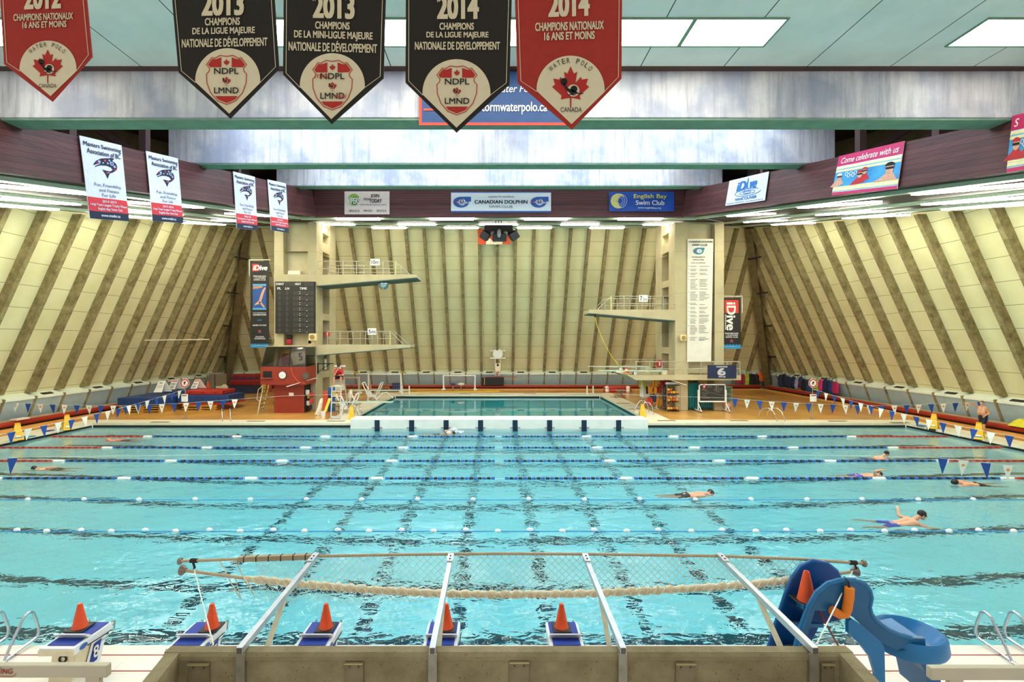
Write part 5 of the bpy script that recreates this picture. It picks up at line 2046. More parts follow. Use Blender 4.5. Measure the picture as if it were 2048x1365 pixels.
tl = tower(-1, -12.99, -16.02, 'concrete diving tower with two platforms and the scoreboard')
MB().bbox(-16.04, -12.97, TY - .03, TY + .5, 9.15, 9.72, .02).build('header', TW, tl)
MB().bbox(-16.04, -12.97, TY - .03, TY + .5, 4.0, 4.66, .02).build('header', TW, tl)
platform(tl, -12.97, xat(834, TY), TY - .05, TY + 2.0, 9.7, .8, .2, [xat(x, TY) for x in (636, 659, 686, 713, 740, 766, 791)])
platform(tl, -12.97, xat(821, TY), TY - .05, TY + 1.9, 4.7, .75, .2, [xat(x, TY) for x in (655, 680, 706, 731, 755, 780)])
for z, xe in ((9.7, -18.0), (4.7, -17.3)):
    l = MB().box(xe, -16.0, 35.6, 37.2, z - .75, z).build('landing', TW, tl)
    railing(l, [Vector((x, 35.65, z)) for x in (xe + .05, xe + .8, -16.1)], (.42, .95))
for z0 in (.1, 4.8):      # stairs on the far side of the tower
    st = MB()
    for k in range(12):
        st.box(-17.4 + .0, -16.5, 37.4 + k * .28, 37.66 + k * .28, z0 + k * .36, z0 + .08 + k * .36)
    st.bar((-17.4, 37.4, z0), (-17.4, 40.8, z0 + 4.3), .05, .3)
    st.build('stair', M('#a89c78', .7), tl)
height_sign(741, 518, 759.5, 531, TY - .02, '10m', 'the highest platform')
height_sign(735.5, 657, 752.5, 670, TY - .02, '5m', 'the platform beside the lifeguard booth')
p = at(767, 568.5, TY + .8)
b = MB().lathe([(.02, -.42), (.2, -.38), (.34, -.24), (.40, -.05), (.41, .0), (.41, .03)], 20, p)
root = thing('dome_mirror', 'half dome mirror under the highest diving platform', 'mirror', p)
b.build('dome', M('#c7d8e4', .08, .9), root, smooth=True)
MB().lathe([(.43, .03), (.43, .07), (.08, .09), (.08, .25)], 20, p).build('rim', M('#4a6f92', .4), root)

tr = tower(1, 12.6, 16.1, 'concrete diving tower with one high platform and the long white club banner')
platform(tr, 12.62, xat(1178, TY), TY - .05, TY + 2.0, 7.2, .78, .25, [xat(x, TY) for x in (1351, 1327, 1300, 1274, 1248, 1222)])
l = MB().box(16.1, 17.2, 35.6, 37.0, 6.5, 7.2).build('landing', TW, tr)
railing(l, [Vector((x, 35.65, 7.2)) for x in (16.2, 17.15)], (.42, .95))
height_sign(1278, 590.5, 1295.5, 604, TY - .02, '7.5m', 'the platform above the springboards')
# low springboard deck joined to the tower
ds = MB()
DZ = 2.56
ds.hexa([(9.6, 33.8, DZ - .34), (16.95, 33.8, DZ - .34), (16.95, 38, DZ - .34), (9.6, 38, DZ - .34), (9.0, 33.8, DZ), (16.95, 33.8, DZ), (16.95, 38, DZ), (9.0, 38, DZ)])
dk = ds.build('low_deck', TW, tr)
railing(dk, [Vector((xat(x, 33.85), 33.85, DZ)) for x in (1272, 1299, 1324, 1350, 1376, 1402, 1428, 1454, 1480)], (.45, .95))
railing(dk, [Vector((x, 37.9, DZ)) for x in (9.3, 10.4, 11.6, 12.5)], (.45, .95))
railing(dk, [Vector((16.9, y, DZ)) for y in (33.9, 35.2, 36.5, 37.8)], (.45, .95))
for x0, w in ((9.3, 1.5), (9.3, 1.5)):
    pass
MINT = M('#cfe3d2', .4, var=.05)
for i, (px0, px1, py, Y, wh) in enumerate(((1198, 1333, 741, 34.75, 'nearer to the balcony'), (1176, 1300, 733, 37.3, 'farther from the balcony'))):
    a, c = at(px0, py, Y), at(px1, py, Y)
    root = thing('springboard', 'pale green high springboard on the low deck, ' + wh, 'diving board', (c.x, Y, DZ), 'high springboards')
    MB().hexa([(a.x, Y - .25, a.z - .035), (c.x, Y - .25, a.z - .09), (c.x, Y + .25, a.z - .09), (a.x, Y + .25, a.z - .035), (a.x, Y - .25, a.z), (c.x, Y - .25, a.z), (c.x, Y + .25, a.z), (a.x, Y + .25, a.z)]).build('board', MINT, root)
    MB().box(c.x - .45, c.x - .1, Y - .3, Y + .3, DZ + .005, a.z - .1).build('anchor', M('#e2dc9f', .5), root)
    MB().lathe([(.12, -.28), (.12, .28)], 16, (c.x - 2.3, Y, a.z - .2), Matrix.Rotation(PI / 2, 4, 'X')).build('fulcrum', WHITE, root)
    MB().box(c.x - 2.7, c.x - 1.9, Y - .33, Y + .33, DZ - .0, a.z - .3).build('fulcrum_base', WHITE, root)
p = at(1253, 736, 36.2)
p.z = DZ
root = thing('traffic_cone', 'red and white cone on the low springboard deck', 'cone', p)
cb = MB().lathe([(.17, .03), (.12, .18), (.11, .2), (.08, .32), (.04, .44), (.03, .46)], 16, p).build('cone', M('#d8382c', .5), root, smooth=True)
MB().lathe([(.122, .18), (.088, .3)], 16, p).build('white_band', WHITE, cb)
MB().box(p.x - .25, p.x + .25, p.y - .2, p.y + .2, p.z, p.z + .03).build('foot', M('#c8342a', .5), root)
p = at(1319, 728, 36.4)
root = thing('round_sign', 'small round red and white sign on the low deck railing', 'sign', p)
mtx = Matrix.Rotation(PI / 2, 4, 'X')
MB().lathe([(.28, 0), (.28, .03)], 20, p, mtx).build('disc', M('#c2302b', .5), root)
MB().box(p.x - .05, p.x + .05, p.y - .04, p.y, p.z - .15, p.z + .15).build('symbol', WHITE, root)
MB().cyl((p.x, p.y + .03, DZ), (p.x, p.y + .03, p.z + .1), .02, 6).build('post', RAILM, root)
# red sign on the 5 m side of the other tower
p = at(648, 669, TY + .9)
root = thing('round_sign', 'small round red sign on the tower beside the low platform root', 'sign', p)
MB().lathe([(.2, 0), (.2, .03)], 20, p + Vector((.25, 0, 0)), mtx).build('disc', M('#c2302b', .5), root)
MB().box(p.x + .22, p.x + .3, p.y - .04, p.y, p.z - .08, p.z + .1).build('symbol', WHITE, root)
# banner with the large 6 hung on the low deck railing
fn, nrm = quad_fn(at(1415, 730.5, 33.74), at(1473, 730.5, 33.74), at(1473, 757.5, 33.74), at(1415, 757.5, 33.74), amp=.012, wu=1.5)
root = thing('wall_banner', 'navy banner with a large pale 6 on the low deck railing', 'banner', at(1444, 757, 33.74))
cloth_sheet(fn, nrm, M('#1d2b4e', .5, var=.12, scale=2), root)
cv = Canvas(fn, nrm)
cv.text('lettering', WHITE, 'CANADIAN DOLPHIN', .3, .08, .68, .18, .03, 2)
cv.text('numeral', M('#cfc9bf', .6), '6', .34, .22, .62, .78, .05, 2)
cv.disc('emblem', M('#3f7fc0', .6), .5, .59, .05, .08, 3)
cv.text('lettering', WHITE, 'SWIM CLUB', .38, .82, .61, .92, .03, 2)
cv.done(root)
# long white club banner on the tower
CLOTHW = M('#ece6d6', .7, var=.04, scale=2)
fn, nrm = quad_fn(at(1375, 478, 34.42), at(1427, 478, 34.42), at(1422, 724, 34.42), at(1374, 724, 34.42), amp=.02, wu=1)
root = thing('wall_banner', 'long white club banner with two columns of names on the diving tower', 'banner', at(1399, 724, 34.42))
cloth_sheet(fn, nrm, CLOTHW, root, 10, 24)
cv = Canvas(fn, nrm)
cv.text('lettering', NAVY, 'CANADIAN DOLPHIN', .03, .017, .96, .032, .02, 3)
cv.text('lettering', NAVY, 'SWIM CLUB', .18, .043, .76, .058, .02, 3)
TEALB = M('#2b86a8', .6)
cv.disc('emblem', TEALB, .42, .1, .21, .028, 2)
cv.poly('emblem', TEALB, [(.42, .072), (.66, .072), (.66, .092), (.42, .092)], 2)
cv.disc('emblem_field', CLOTHW, .46, .1, .1, .016, 3)
cv.disc('emblem_centre', GREYP, .46, .1, .05, .009, 4)
leaf(cv, 'emblem_leaf', LEAFR, .29, .093, .08, .013, 4)
cv.text('lettering', NAVY, 'EXCELLENCE', .17, .143, .68, .154, .01, 3)
cv.text('lettering', NAVY, 'SINCE 1956', .21, .165, .64, .176, .01, 3)
cv.text('lettering', NAVY, 'OUR OLYMPIANS', .14, .192, .70, .201, .01, 3)
GI = M('#8d8a84', .7)
rnd = random.Random(11)
for y0, n in ((.222, 1), (.246, 2), (.278, 2), (.306, 1), (.328, 8), (.43, 7), (.522, 2), (.556, 2), (.588, 2), (.62, 2), (.65, 4), (.705, 7), (.80, 3)):
    cv.rect('fine_print', GI, -.0 + .02, y0, .06, y0 + .004, 2, 1, 1)
    for k in range(n):
        v = y0 + k * .0112
        cv.rect('fine_print', GI, .11, v, .30 + .12 * rnd.random(), v + .0045, 2, 1, 1)
        if rnd.random() < .9:
            cv.rect('fine_print', GI, .48, v, .66 + .22 * rnd.random(), v + .0045, 2, 1, 1)
cv.done(root)


# iDive banners on brackets
def idive(px, wh, tall):
    tl_, tr_, br_, bl_ = px
    Y = 34.7
    fn, nrm = quad_fn(at(*tl_, Y), at(*tr_, Y), at(*br_, Y), at(*bl_, Y), amp=.012, wu=1.2)
    root = thing('wall_banner', 'black iDive banner ' + wh, 'banner', at(bl_[0], bl_[1], Y))
    cloth_sheet(fn, nrm, M('#1e1b18', .55, var=.1), root, 8, 20)
    cv = Canvas(fn, nrm)
    RD = M('#d8372c', .6)
    WAVE = M('#1d86b8', .6)
    if tall:
        cv.rect('red_square', RD, .1, .03, .46, .115, 2)
        cv.text('logo_lettering', WHITE, 'iDive', .16, .045, .93, .105, .04, 3, shear=.05)
        for i, s in enumerate(('SPRINGBOARD', '+ PLATFORM', 'DIVING CLUB')):
            cv.text('lettering', WHITE, s, .15 + .03 * (i > 0), .165 + i * .021, .85 - .03 * (i > 0), .18 + i * .021, .02, 3)
        cv.rect('picture', M('#24539b', .5), .13, .27, .86, .56, 2)
        cv.rect('picture_edge', M('#5aa6d0', .5), .13, .262, .86, .285, 3)
        cv.rect('picture_edge', M('#5aa6d0', .5), .13, .54, .86, .56, 3)
        SK = M('#dba27c', .6)
        cv.poly('picture_diver', SK, [(.78, .30), (.84, .305), (.72, .37), (.62, .44), (.58, .47), (.8, .53), (.72, .535), (.52, .49), (.22, .51), (.16, .525), (.3, .485), (.46, .455), (.55, .39), (.66, .33)], 4)
        cv.poly('picture_platform', M('#c98f68', .6), [(.14, .29), (.62, .285), (.68, .30), (.4, .315), (.14, .32)], 3)
        cv.disc('picture_head', M('#3a2418', .6), .51, .478, .05, .012, 5)
        cv.text('lettering', WHITE, 'HIGH PERFORMANCE', .14, .592, .86, .603, .01, 3)
        cv.text('lettering', WHITE, 'COMPETITIVE', .14, .611, .86, .628, .03, 3)
        cv.rect('blue_tab', M('#1f5a80', .6), .38, .672, .62, .69, 3, 2, 1)
        cv.text('lettering', WHITE, 'LEARN TO DIVE', .13, .732, .87, .748, .02, 3)
        leaf(cv, 'maple_leaf', RD, .5, .79, .17, .026, 3)
        cv.rect('blue_tab', M('#1f5a80', .6), .4, .818, .62, .83, 3, 2, 1)
        cv.text('lettering', WHITE, 'BUILDING', .28, .865, .74, .88, .02, 3)
        cv.text('lettering', WHITE, 'CHAMPIONS', .21, .887, .81, .903, .02, 3)
        w0 = .955
    else:
        cv.rect('red_square', RD, .1, .045, .88, .30, 2)
        # the name runs down the banner, turned a quarter
        cv.text('logo_lettering', WHITE, 'iDive', 0, 0, 1, 1, .03, 3, fn=lambda u, v: (.72 - .52 * v, .09 + .55 * u))
        for k in range(9):
            cv.rect('fine_print', WHITE, .12, .33 + k * .034, .18, .35 + k * .034, 3, 1, 1)
        for i, s in enumerate(('SPRINGBOARD', '+ PLATFORM', 'DIVING CLUB')):
            cv.text('lettering', WHITE, s, .12 + .04 * (i > 0), .685 + i * .037, .86 - .04 * (i > 0), .71 + i * .037, .02, 3)
        leaf(cv, 'maple_leaf', RD, .49, .815, .16, .04, 3)
        cv.rect('blue_tab', M('#1f5a80', .6), .38, .86, .6, .878, 3, 2, 1)
        w0 = .92
    edge = [(k / 20, w0 + (.006 if tall else .012) * math.cos(k * 1.9)) for k in range(21)]
    cv.poly('blue_wave', WAVE, edge + [(1, 1), (0, 1)], 3)
    cv.text('lettering', WHITE, 'www.iDIVE.com', .08, w0 + (.018 if tall else .035), .92, .985 - (.006 if tall else .02), .02, 5)
    cv.done(root)
    b = MB()
    a, c = at(tl_[0] - 2, tl_[1] - 3, Y + .1), at(tr_[0] + 3, tr_[1] - 3, Y + .1)
    b.bar(a, c, .06, .06)
    q = 1 if tall else -1
    e = a if tall else c
    b.bar(e, e + Vector((0, 0, -1.2)), .06, .06)
    b.bar(e, e + Vector((0, 1.0, 0)), .06, .06)
    b.build('bracket', M('#d9d3bf', .5), root)


idive([(501, 523), (538, 523), (538, 696), (501, 696)], 'with a diver picture beside the scoreboard', True)
idive([(1446, 596), (1481, 596), (1482, 698), (1445, 698)], 'with its name turned sideways, on the tower with the club banner', False)

# scoreboard
YS_ = 34.25
a, c = at(550.5, 563.5, YS_), at(629, 667.5, YS_)
root = thing('scoreboard', 'dark event scoreboard with unlit digits on the diving tower', 'scoreboard', ((a.x + c.x) / 2, YS_, c.z))
MB().box(a.x, c.x, YS_, TY - .04, c.z, a.z).build('housing', M('#26221c', .5, var=.1), root)
U = lambda px: (px - 347) / (790 - 347)
V = lambda py: (py - 365) / (950 - 365)
cv = Canvas(lambda u, v: Vector((a.x + (c.x - a.x) * u, YS_, a.z + (c.z - a.z) * v)), (0, -1, 0))
for s, x0, y0, x1, y1 in (('EVENT', 357, 380, 448, 405), ('HEAT', 570, 380, 640, 405), ('PL', 372, 430, 414, 456), ('LN', 461, 430, 505, 456), ('TIME', 622, 430, 704, 456)):
    cv.text('lettering', WHITE, s, U(x0), V(y0), U(x1), V(y1), .03, 2)
DG = M('#5a5347', .5)


def digit(px, py, w, h):
    x0, x1, y0, y1 = U(px - w / 2), U(px + w / 2), V(py - h / 2), V(py + h / 2)
    ym = (y0 + y1) / 2
    tx, ty = .008, .0065
    nm = 'digit#%d' % len(cv.parts)
    for q in ((x0, y0 - ty / 2, x1, y0 + ty / 2), (x0, ym - ty / 2, x1, ym + ty / 2), (x0, y1 - ty / 2, x1, y1 + ty / 2)):
        cv.rect(nm, DG, *q, 1, 1, 1)
    for x in (x0, x1):
        cv.rect(nm, DG, x - tx / 2, y0 + ty / 2, x + tx / 2, ym - ty / 2, 1, 1, 1)
        cv.rect(nm, DG, x - tx / 2, ym + ty / 2, x + tx / 2, y1 - ty / 2, 1, 1, 1)


for px in (475, 508, 542, 690, 724, 758):
    digit(px, 392, 20, 32)
for r in range(8):
    py = 493 + r * 60.5
    for px in (396, 481, 564, 598, 648, 682, 725, 762):
        digit(px, py, 20, 34)
    cv.rect('white_dots', WHITE, U(620), V(py - 16), U(629), V(py - 8), 2, 1, 1)  # colon and point marks in plain white
    cv.rect('white_dots', WHITE, U(620), V(py + 6), U(629), V(py + 14), 2, 1, 1)
    cv.rect('white_dots', WHITE, U(700), V(py + 14), U(708), V(py + 22), 2, 1, 1)
    cv.rect('row_line', M('#151210', .5), .02, V(py + 29), .98, V(py + 31), 1, 1, 1)
cv.done(root)
# emergency light box in the recess, speakers on the towers
p = at(591, 545, 34.9)
tag(MB().bbox(p.x - .44, p.x + .44, 34.62, 34.98, 9.73, 10.0, .03).build('light_box', M('#efe7cb', .5)), 'white box light on the ledge above the scoreboard', 'light')


def box_speaker(px, py, Y, w, label, under):
    p = at(px, py, Y)
    root = thing('box_speaker', label, 'loudspeaker', p)
    MB().bbox(p.x - w / 2, p.x + w / 2, Y, Y + .3, p.z - w / 2, p.z + w / 2, .04).build('housing', M('#e8d79c', .5), root)
    MB().lathe([(w * .34, 0), (w * .34, .03), (w * .2, .06), (.02, .04)], 18, (p.x, Y + .005, p.z), Matrix.Rotation(PI / 2, 4, 'X')).build('cone', M('#a88442', .6), root, smooth=True)
    MB().bar((p.x, Y + .28, p.z), (p.x, under, p.z), .06, .06).build('bracket', DARK, root)


box_speaker(624.5, 674.5, 34.0, .5, 'square cream loudspeaker under the scoreboard', 34.5)
box_speaker(1367.5, 676, 34.1, .42, 'square cream loudspeaker beside the long white club banner', 34.55)
# yellow rope from the tip of the high platform to the low deck
tag(MB().tube([at(x, y, 34.4) for x, y in ((1190.5, 634), (1193, 648), (1205, 680), (1222, 712), (1238, 732), (1250, 745), (1263, 753))], .025, 6).build('rope', M('#d9c53a', .6)), 'yellow rope slung from the high platform tip to the low deck', 'rope')
tag(MB().tube([at(x, y, 34.4) for x, y in ((1189, 628), (1191, 631), (1190, 635))], .06, 6).build('shackle', DARK), 'dark shackle under the tip of the platform marked 7.5m', 'hook')
# ------------------------------------------------------------------ lifeguard booth
RED_ = M('#9a3118', 0.5, var=0.1, scale=3)
REDD = M('#8a2a15', 0.6, var=0.1)


def mat_glass():
    t = NT('smoky_glass')
    for n in list(t.t.nodes):
        if n != t.out:
            t.t.nodes.remove(n)
    a = t.n('ShaderNodeBsdfTransparent')
    a.inputs[0].default_value = (.80, .76, .68, 1)
    g = t.n('ShaderNodeBsdfGlossy')
    g.inputs['Roughness'].default_value = .08
    fr = t.n('ShaderNodeFresnel')
    fr.inputs[0].default_value = 1.5
    nz = t.n('ShaderNodeTexNoise')
    nz.inputs['Scale'].default_value = 2
    ad = t.n('ShaderNodeMath', operation='MULTIPLY_ADD')
    t.link(nz.outputs[0], ad.inputs[0])
    ad.inputs[1].default_value = .06
    t.link(fr.outputs[0], ad.inputs[2])
    m = t.n('ShaderNodeMixShader')
    t.link(ad.outputs[0], m.inputs[0])
    t.link(a.outputs[0], m.inputs[1])
    t.link(g.outputs[0], m.inputs[2])
    t.link(m.outputs[0], t.out.inputs[0])
    return t.m


GLASS = mat_glass()
bx0, bx1, byf, byb = -16.06, -13.0, 32.6, 34.44
z0, z1, z2 = 2.0, 3.22, 4.55
root = thing('lifeguard_booth', 'red lifeguard booth with tinted windows under the scoreboard', 'booth', (-14.5, 33.5, 0))
MB().box(-15.47, -13.4, 33.3, 34.44, 0, z0).build('base', RED_, root)
b = MB()
b.box(-15.3, -13.6, 33.28, 33.3, .1, 1.8)
b.build('door', M('#932e15', .45, var=.1), root)
MB().box(-13.4, -13.37, 33.32, 34.4, .03, z0 - .05).build('side_board', M('#231b18', .7), root)
u = MB().box(bx0, bx1, byf, byf + .05, z0, z1)
u.box(bx0, bx0 + .05, byf + .05, byb, z0, z1).box(bx1 - .05, bx1, byf + .05, byb, z0, z1).box(bx0 + .05, bx1 - .05, byf + .05, byb, z0, z0 + .05)
up_ = u.build('cabin', RED_, root)
b = MB()
for z in (z0 + .3, z0 + .6, z0 + .9):
    b.box(bx0 - .002, bx1 + .004, byf - .004, byf, z, z + .012)
b.build('board_line', REDD, up_)
a, c = at(526, 743, byf), at(544, 756, byf)
MB().box(a.x, c.x, byf - .006, byf + .02, c.z, a.z).build('hatch', M('#17130f', .7), up_)
MB().box(a.x - .1, c.x + .03, byf - .2, byf, c.z - .05, c.z).build('hatch_shelf', M('#a84a44', .5), up_)
tl_, tr_ = Vector((bx0 + .28, byf + .3, z2)), Vector((bx1 - .05, byf + .1, z2))
g = MB()
g.hexa([(bx0 + .05, byf + .03, z1), (bx1 - .03, byf + .03, z1), (bx1 - .03, byf + .05, z1), (bx0 + .05, byf + .05, z1), tl_, tr_, tr_ + Vector((0, .02, 0)), tl_ + Vector((0, .02, 0))])
g.build('front_window', GLASS, root)
MB().hexa([(bx0 + .03, byf + .06, z1), (bx0 + .05, byf + .06, z1), (bx0 + .05, byb, z1), (bx0 + .03, byb, z1), tl_, tl_ + Vector((.02, 0, 0)), (tl_.x + .02, byb, z2), (tl_.x, byb, z2)]).build('side_window', GLASS, root)
MB().hexa([(bx1 - .03, byf + .06, z1), (bx1 - .01, byf + .06, z1), (bx1 - .01, byb, z1), (bx1 - .03, byb, z1), tr_ + Vector((-.02, .03, 0)), tr_ + Vector((0, .03, 0)), (tr_.x, byb, z2), (tr_.x - .02, byb, z2)]).build('side_window', GLASS, root)
b = MB()
for f in (0.0, .36, .62, 1.0):
    p = Vector((bx0 + .05, byf + .02, z1)).lerp(Vector((bx1 - .03, byf + .02, z1)), f)
    q = tl_.lerp(tr_, f) + Vector((0, -.01, 0))
    b.bar(p, q, .05, .05)
b.bar(tl_, tr_, .06, .05)
b.bar((bx0 + .05, byf + .03, z1 + .02), (bx1 - .03, byf + .03, z1 + .02), .06, .05)
b.build('window_frame', M('#2c261d', .5), root)
MB().box(-15.9, -12.99, 33.0, 34.44, z2, z2 + .06).build('roof', M('#c4b48a', .7), root)
# inside the booth
fn, nrm = quad_fn((-14.55, 33.55, 4.4), (-13.12, 33.35, 4.5), (-13.1, 33.35, 3.45), (-14.25, 33.55, 3.3))
b = thing('wall_banner', 'pale club banner with a dark 5 behind the booth windows', 'banner', (-13.8, 33.5, 3.3))
cloth_sheet(fn, nrm, M('#e9e3d2', .7), b, 6, 4)
cv = Canvas(fn, nrm)
cv.text('lettering', NAVY, 'CANADIAN DOLPHIN', .05, .06, .95, .17, .01, 2)
cv.text('numeral', M('#55575c', .7), '5', .42, .3, .66, .8, .05, 2)
cv.done(b)
b = thing('jacket', 'red jacket hanging inside the lifeguard booth', 'jacket', (-14.9, 33.7, 3.3))
MB().prism([(-15.1, 33.7, 3.3), (-14.7, 33.7, 3.3), (-14.62, 33.7, 3.9), (-14.8, 33.7, 4.1), (-15.0, 33.7, 4.1), (-15.15, 33.7, 3.9)], (0, .2, 0)).build('cloth', M('#8f1d18', .7), b)
p = at(579, 704, 33.7)
tag(MB().bbox(p.x - .3, p.x + .15, 33.6, 33.8, 4.08, 4.38, .02).build('yellow_box', M('#d8b62a', .5)), 'yellow box seen through the booth windows', 'box')
# clock, horn, notice, pole, cable on the booth
p = at(565.4, 750.8, byf - .01)
root = thing('wall_clock', 'round white clock on the front of the red booth', 'clock', p)
MR = Matrix.Rotation(PI / 2, 4, 'X')
MB().lathe([(.27, 0), (.27, .05), (.24, .06)], 24, p, MR).build('case', M('#3a342c', .5), root)
MB().lathe([(.235, 0), (.235, .005)], 24, p + Vector((0, -.06, 0)), MR).build('dial', WHITE, root)
b = MB().bar(p + Vector((0, -.068, 0)), p + Vector((-.12, -.068, -.05)), .004, .02, up=(0, 1, 0))
b.build('hour_hand', INK, root)
b = MB().bar(p + Vector((0, -.07, 0)), p + Vector((.17, -.07, .02)), .004, .014, up=(0, 1, 0))
b.build('minute_hand', INK, root)
p = at(612.5, 752, byf - .02)
root = thing('horn_speaker', 'round grey horn loudspeaker on the corner of the red booth', 'loudspeaker', p)
MB().lathe([(.24, .12), (.22, .13), (.1, .03), (.06, 0)], 22, p, MR).build('horn', M('#5c5244', .5), root, smooth=True)
MB().ball(p + Vector((0, -.08, 0)), .06).build('driver', M('#8a7d66', .4), root, smooth=True)
p = at(582.5, 789, 33.27)
tag(MB().bbox(p.x - .16, p.x + .16, 33.25, 33.3, p.z - .11, p.z + .11, .015).build('notice_box', WHITE), 'small white notice box on the base of the booth', 'box')
a, c = at(573, 774, 32.4), at(634, 756, 32.9)
tag(MB().cyl(a, c, .03, 8).build('pole', ALU), 'aluminium rescue pole slung across the front of the booth', 'pole')
tag(MB().tube([at(x, y, 32.5) for x, y in ((582, 735), (585, 748), (591, 758), (599, 765), (608, 766))], .018, 6).build('cable', M('#d8672c', .5)), 'orange cable hanging down the front of the booth', 'cable')
# ladder leaning on the booth
root = thing('ladder', 'pale metal ladder leaning on the end of the red booth', 'ladder', on(522, 826))
la, lb = on(515.5, 828), on(526, 822)
ta, tb_ = at(527.5, 771, la.y + .75), at(537.5, 771, la.y + 1.2)
CRM = M('#ded2b4', .45, .2)
for p, q in ((la, ta), (lb, tb_)):
    MB().bar(p, q, .05, .09).build('stile', CRM, root)
for k in range(6):
    f = .1 + .15 * k
    MB().bar(la.lerp(ta, f), lb.lerp(tb_, f), .09, .04).build('rung', M('#7d6f58', .5), root)
MB().tube([ta + Vector((0, -.05, .0)), la.lerp(ta, .8) + Vector((-.25, -.1, .1)), la.lerp(ta, .5) + Vector((-.22, -.1, 0)), la.lerp(ta, .42)], .025, 6).build('handrail', CRM, root)
# rescue gear hung on the dark side board
gear = [('life_jacket', 614, 784, '#d9d5cc', 'white rescue bag high on the booth side board'), ('life_jacket', 624, 789, '#b8242a', 'red rescue bag beside the white one on the booth side'), ('life_jacket', 616, 792, '#d8b726', 'yellow rescue bag on the booth side board'),
        ('life_jacket', 623, 802, '#c9322a', 'lower red rescue bag on the booth side board'), ('life_jacket', 616, 806, '#d6d2cb', 'lower white rescue bag on the booth side board'), ('life_jacket', 620, 814, '#2a2320', 'black rescue bag lowest on the booth side board')]
for i, (n, px, py, c, lb_) in enumerate(gear):
    p = at(px, py, 33.45 + .14 * (i % 3))
    p.x = max(p.x, -13.22)
    root = thing('rescue_bag', lb_, 'bag', p, 'rescue gear on the booth side')
    MB().bbox(p.x - .13, p.x + .13, p.y - .1, p.y + .1, p.z - .2, p.z + .14, .07).build('bag', M(c, .6), root, smooth=True)
    MB().tube([p + Vector((-.1, -.02, .14)), p + Vector((-.13, -.02, .28)), p + Vector((.02, -.02, .14))], .014, 5).build('strap', DARK, root)
# things on the ledge under the scoreboard
p = at(573, 688, 34.2)
p.z = 4.66
root = thing('bag', 'red bag with a black top on the ledge under the scoreboard', 'bag', p)
MB().bbox(p.x - .2, p.x + .2, 34.5, 34.8, 4.72, 5.1, .08).build('body', M('#b0222c', .6), root, smooth=True)
MB().bbox(p.x - .16, p.x + .2, 34.55, 34.8, 5.1, 5.4, .08).build('flap', M('#231d1c', .6), root, smooth=True)
p = at(616, 685, 34.3)
tag(MB().bbox(p.x - .14, p.x + .2, 34.5, 34.7, 4.72, 5.05, .07).build('bundle', M('#cfd8b4', .6), smooth=True), 'pale green bundle on the ledge under the cream loudspeaker', 'bundle')

# ------------------------------------------------------------------ lifeguard on the ladder chair
root = thing('lifeguard_chair', 'tall aluminium ladder chair under the sitting lifeguard', 'chair', (-10.4, 30.9, 0))
xl0, xl1, yl = -10.66, -10.02, 30.5
xt0, xt1, yt, zt_ = -10.68, -10.1, 30.95, 2.05
for (a, c) in (((xl0 + .06, yl, 0), (xt0, yt, zt_)), ((xl1, yl, 0), (xt1, yt, zt_))):
    MB().bar(a, c, .06, .1).build('stile', ALU, root)
for (a, c) in (((xt0 - .15, yt + 1.5, 0), (xt0 - .0, yt + .55, zt_ + .5)), ((xt1 + .05, yt + 1.5, 0), (xt1, yt + .55, zt_ + .5))):
    MB().bar(a, c, .05, .06).build('rear_leg', ALU, root)
for k in range(6):
    f = .08 + .155 * k
    a = Vector((xl0 + .06, yl, 0)).lerp(Vector((xt0, yt, zt_)), f)
    c = Vector((xl1, yl, 0)).lerp(Vector((xt1, yt, zt_)), f)
    MB().bar(a + Vector((0, .08, 0)), c + Vector((0, .08, 0)), .2, .05).build('step', M('#5d564a', .5) if k in (1, 2, 3) else M('#d9d4c6', .5), root)
MB().box(xt0 - .02, xt1 + .02, yt - .12, yt + .3, zt_, zt_ + .06).build('foot_platform', CREAM, root)
MB().box(xt0 - .02, xt1 + .02, yt + .3, yt + .75, zt_ + .42, zt_ + .48).build('seat', M('#b9443a', .5), root)
MB().box(xt0 - .02, xt1 + .02, yt + .68, yt + .75, zt_ - .3, zt_ + .42).build('seat_support', M('#cfc6ac', .5), root)
b = MB().box((xt0 + xt1) / 2 - .04, (xt0 + xt1) / 2 + .04, yt + .74, yt + .8, zt_ + .4, zt_ + 1.28)
b.box((xt0 + xt1) / 2 - .38, (xt0 + xt1) / 2 + .32, yt + .72, yt + .82, zt_ + 1.22, zt_ + 1.3)
b.build('backrest_bar', WHITE, root)
for k, c in ((0, '#d8b92c'), (1, '#e8882c')):
    MB().cyl((xt0 + .12 + .3 * k, yt + .02, 1.45), (xt0 + .12 + .3 * k, yt + .02, 1.72), .09, 10).build('holder', M(c, .5), root)
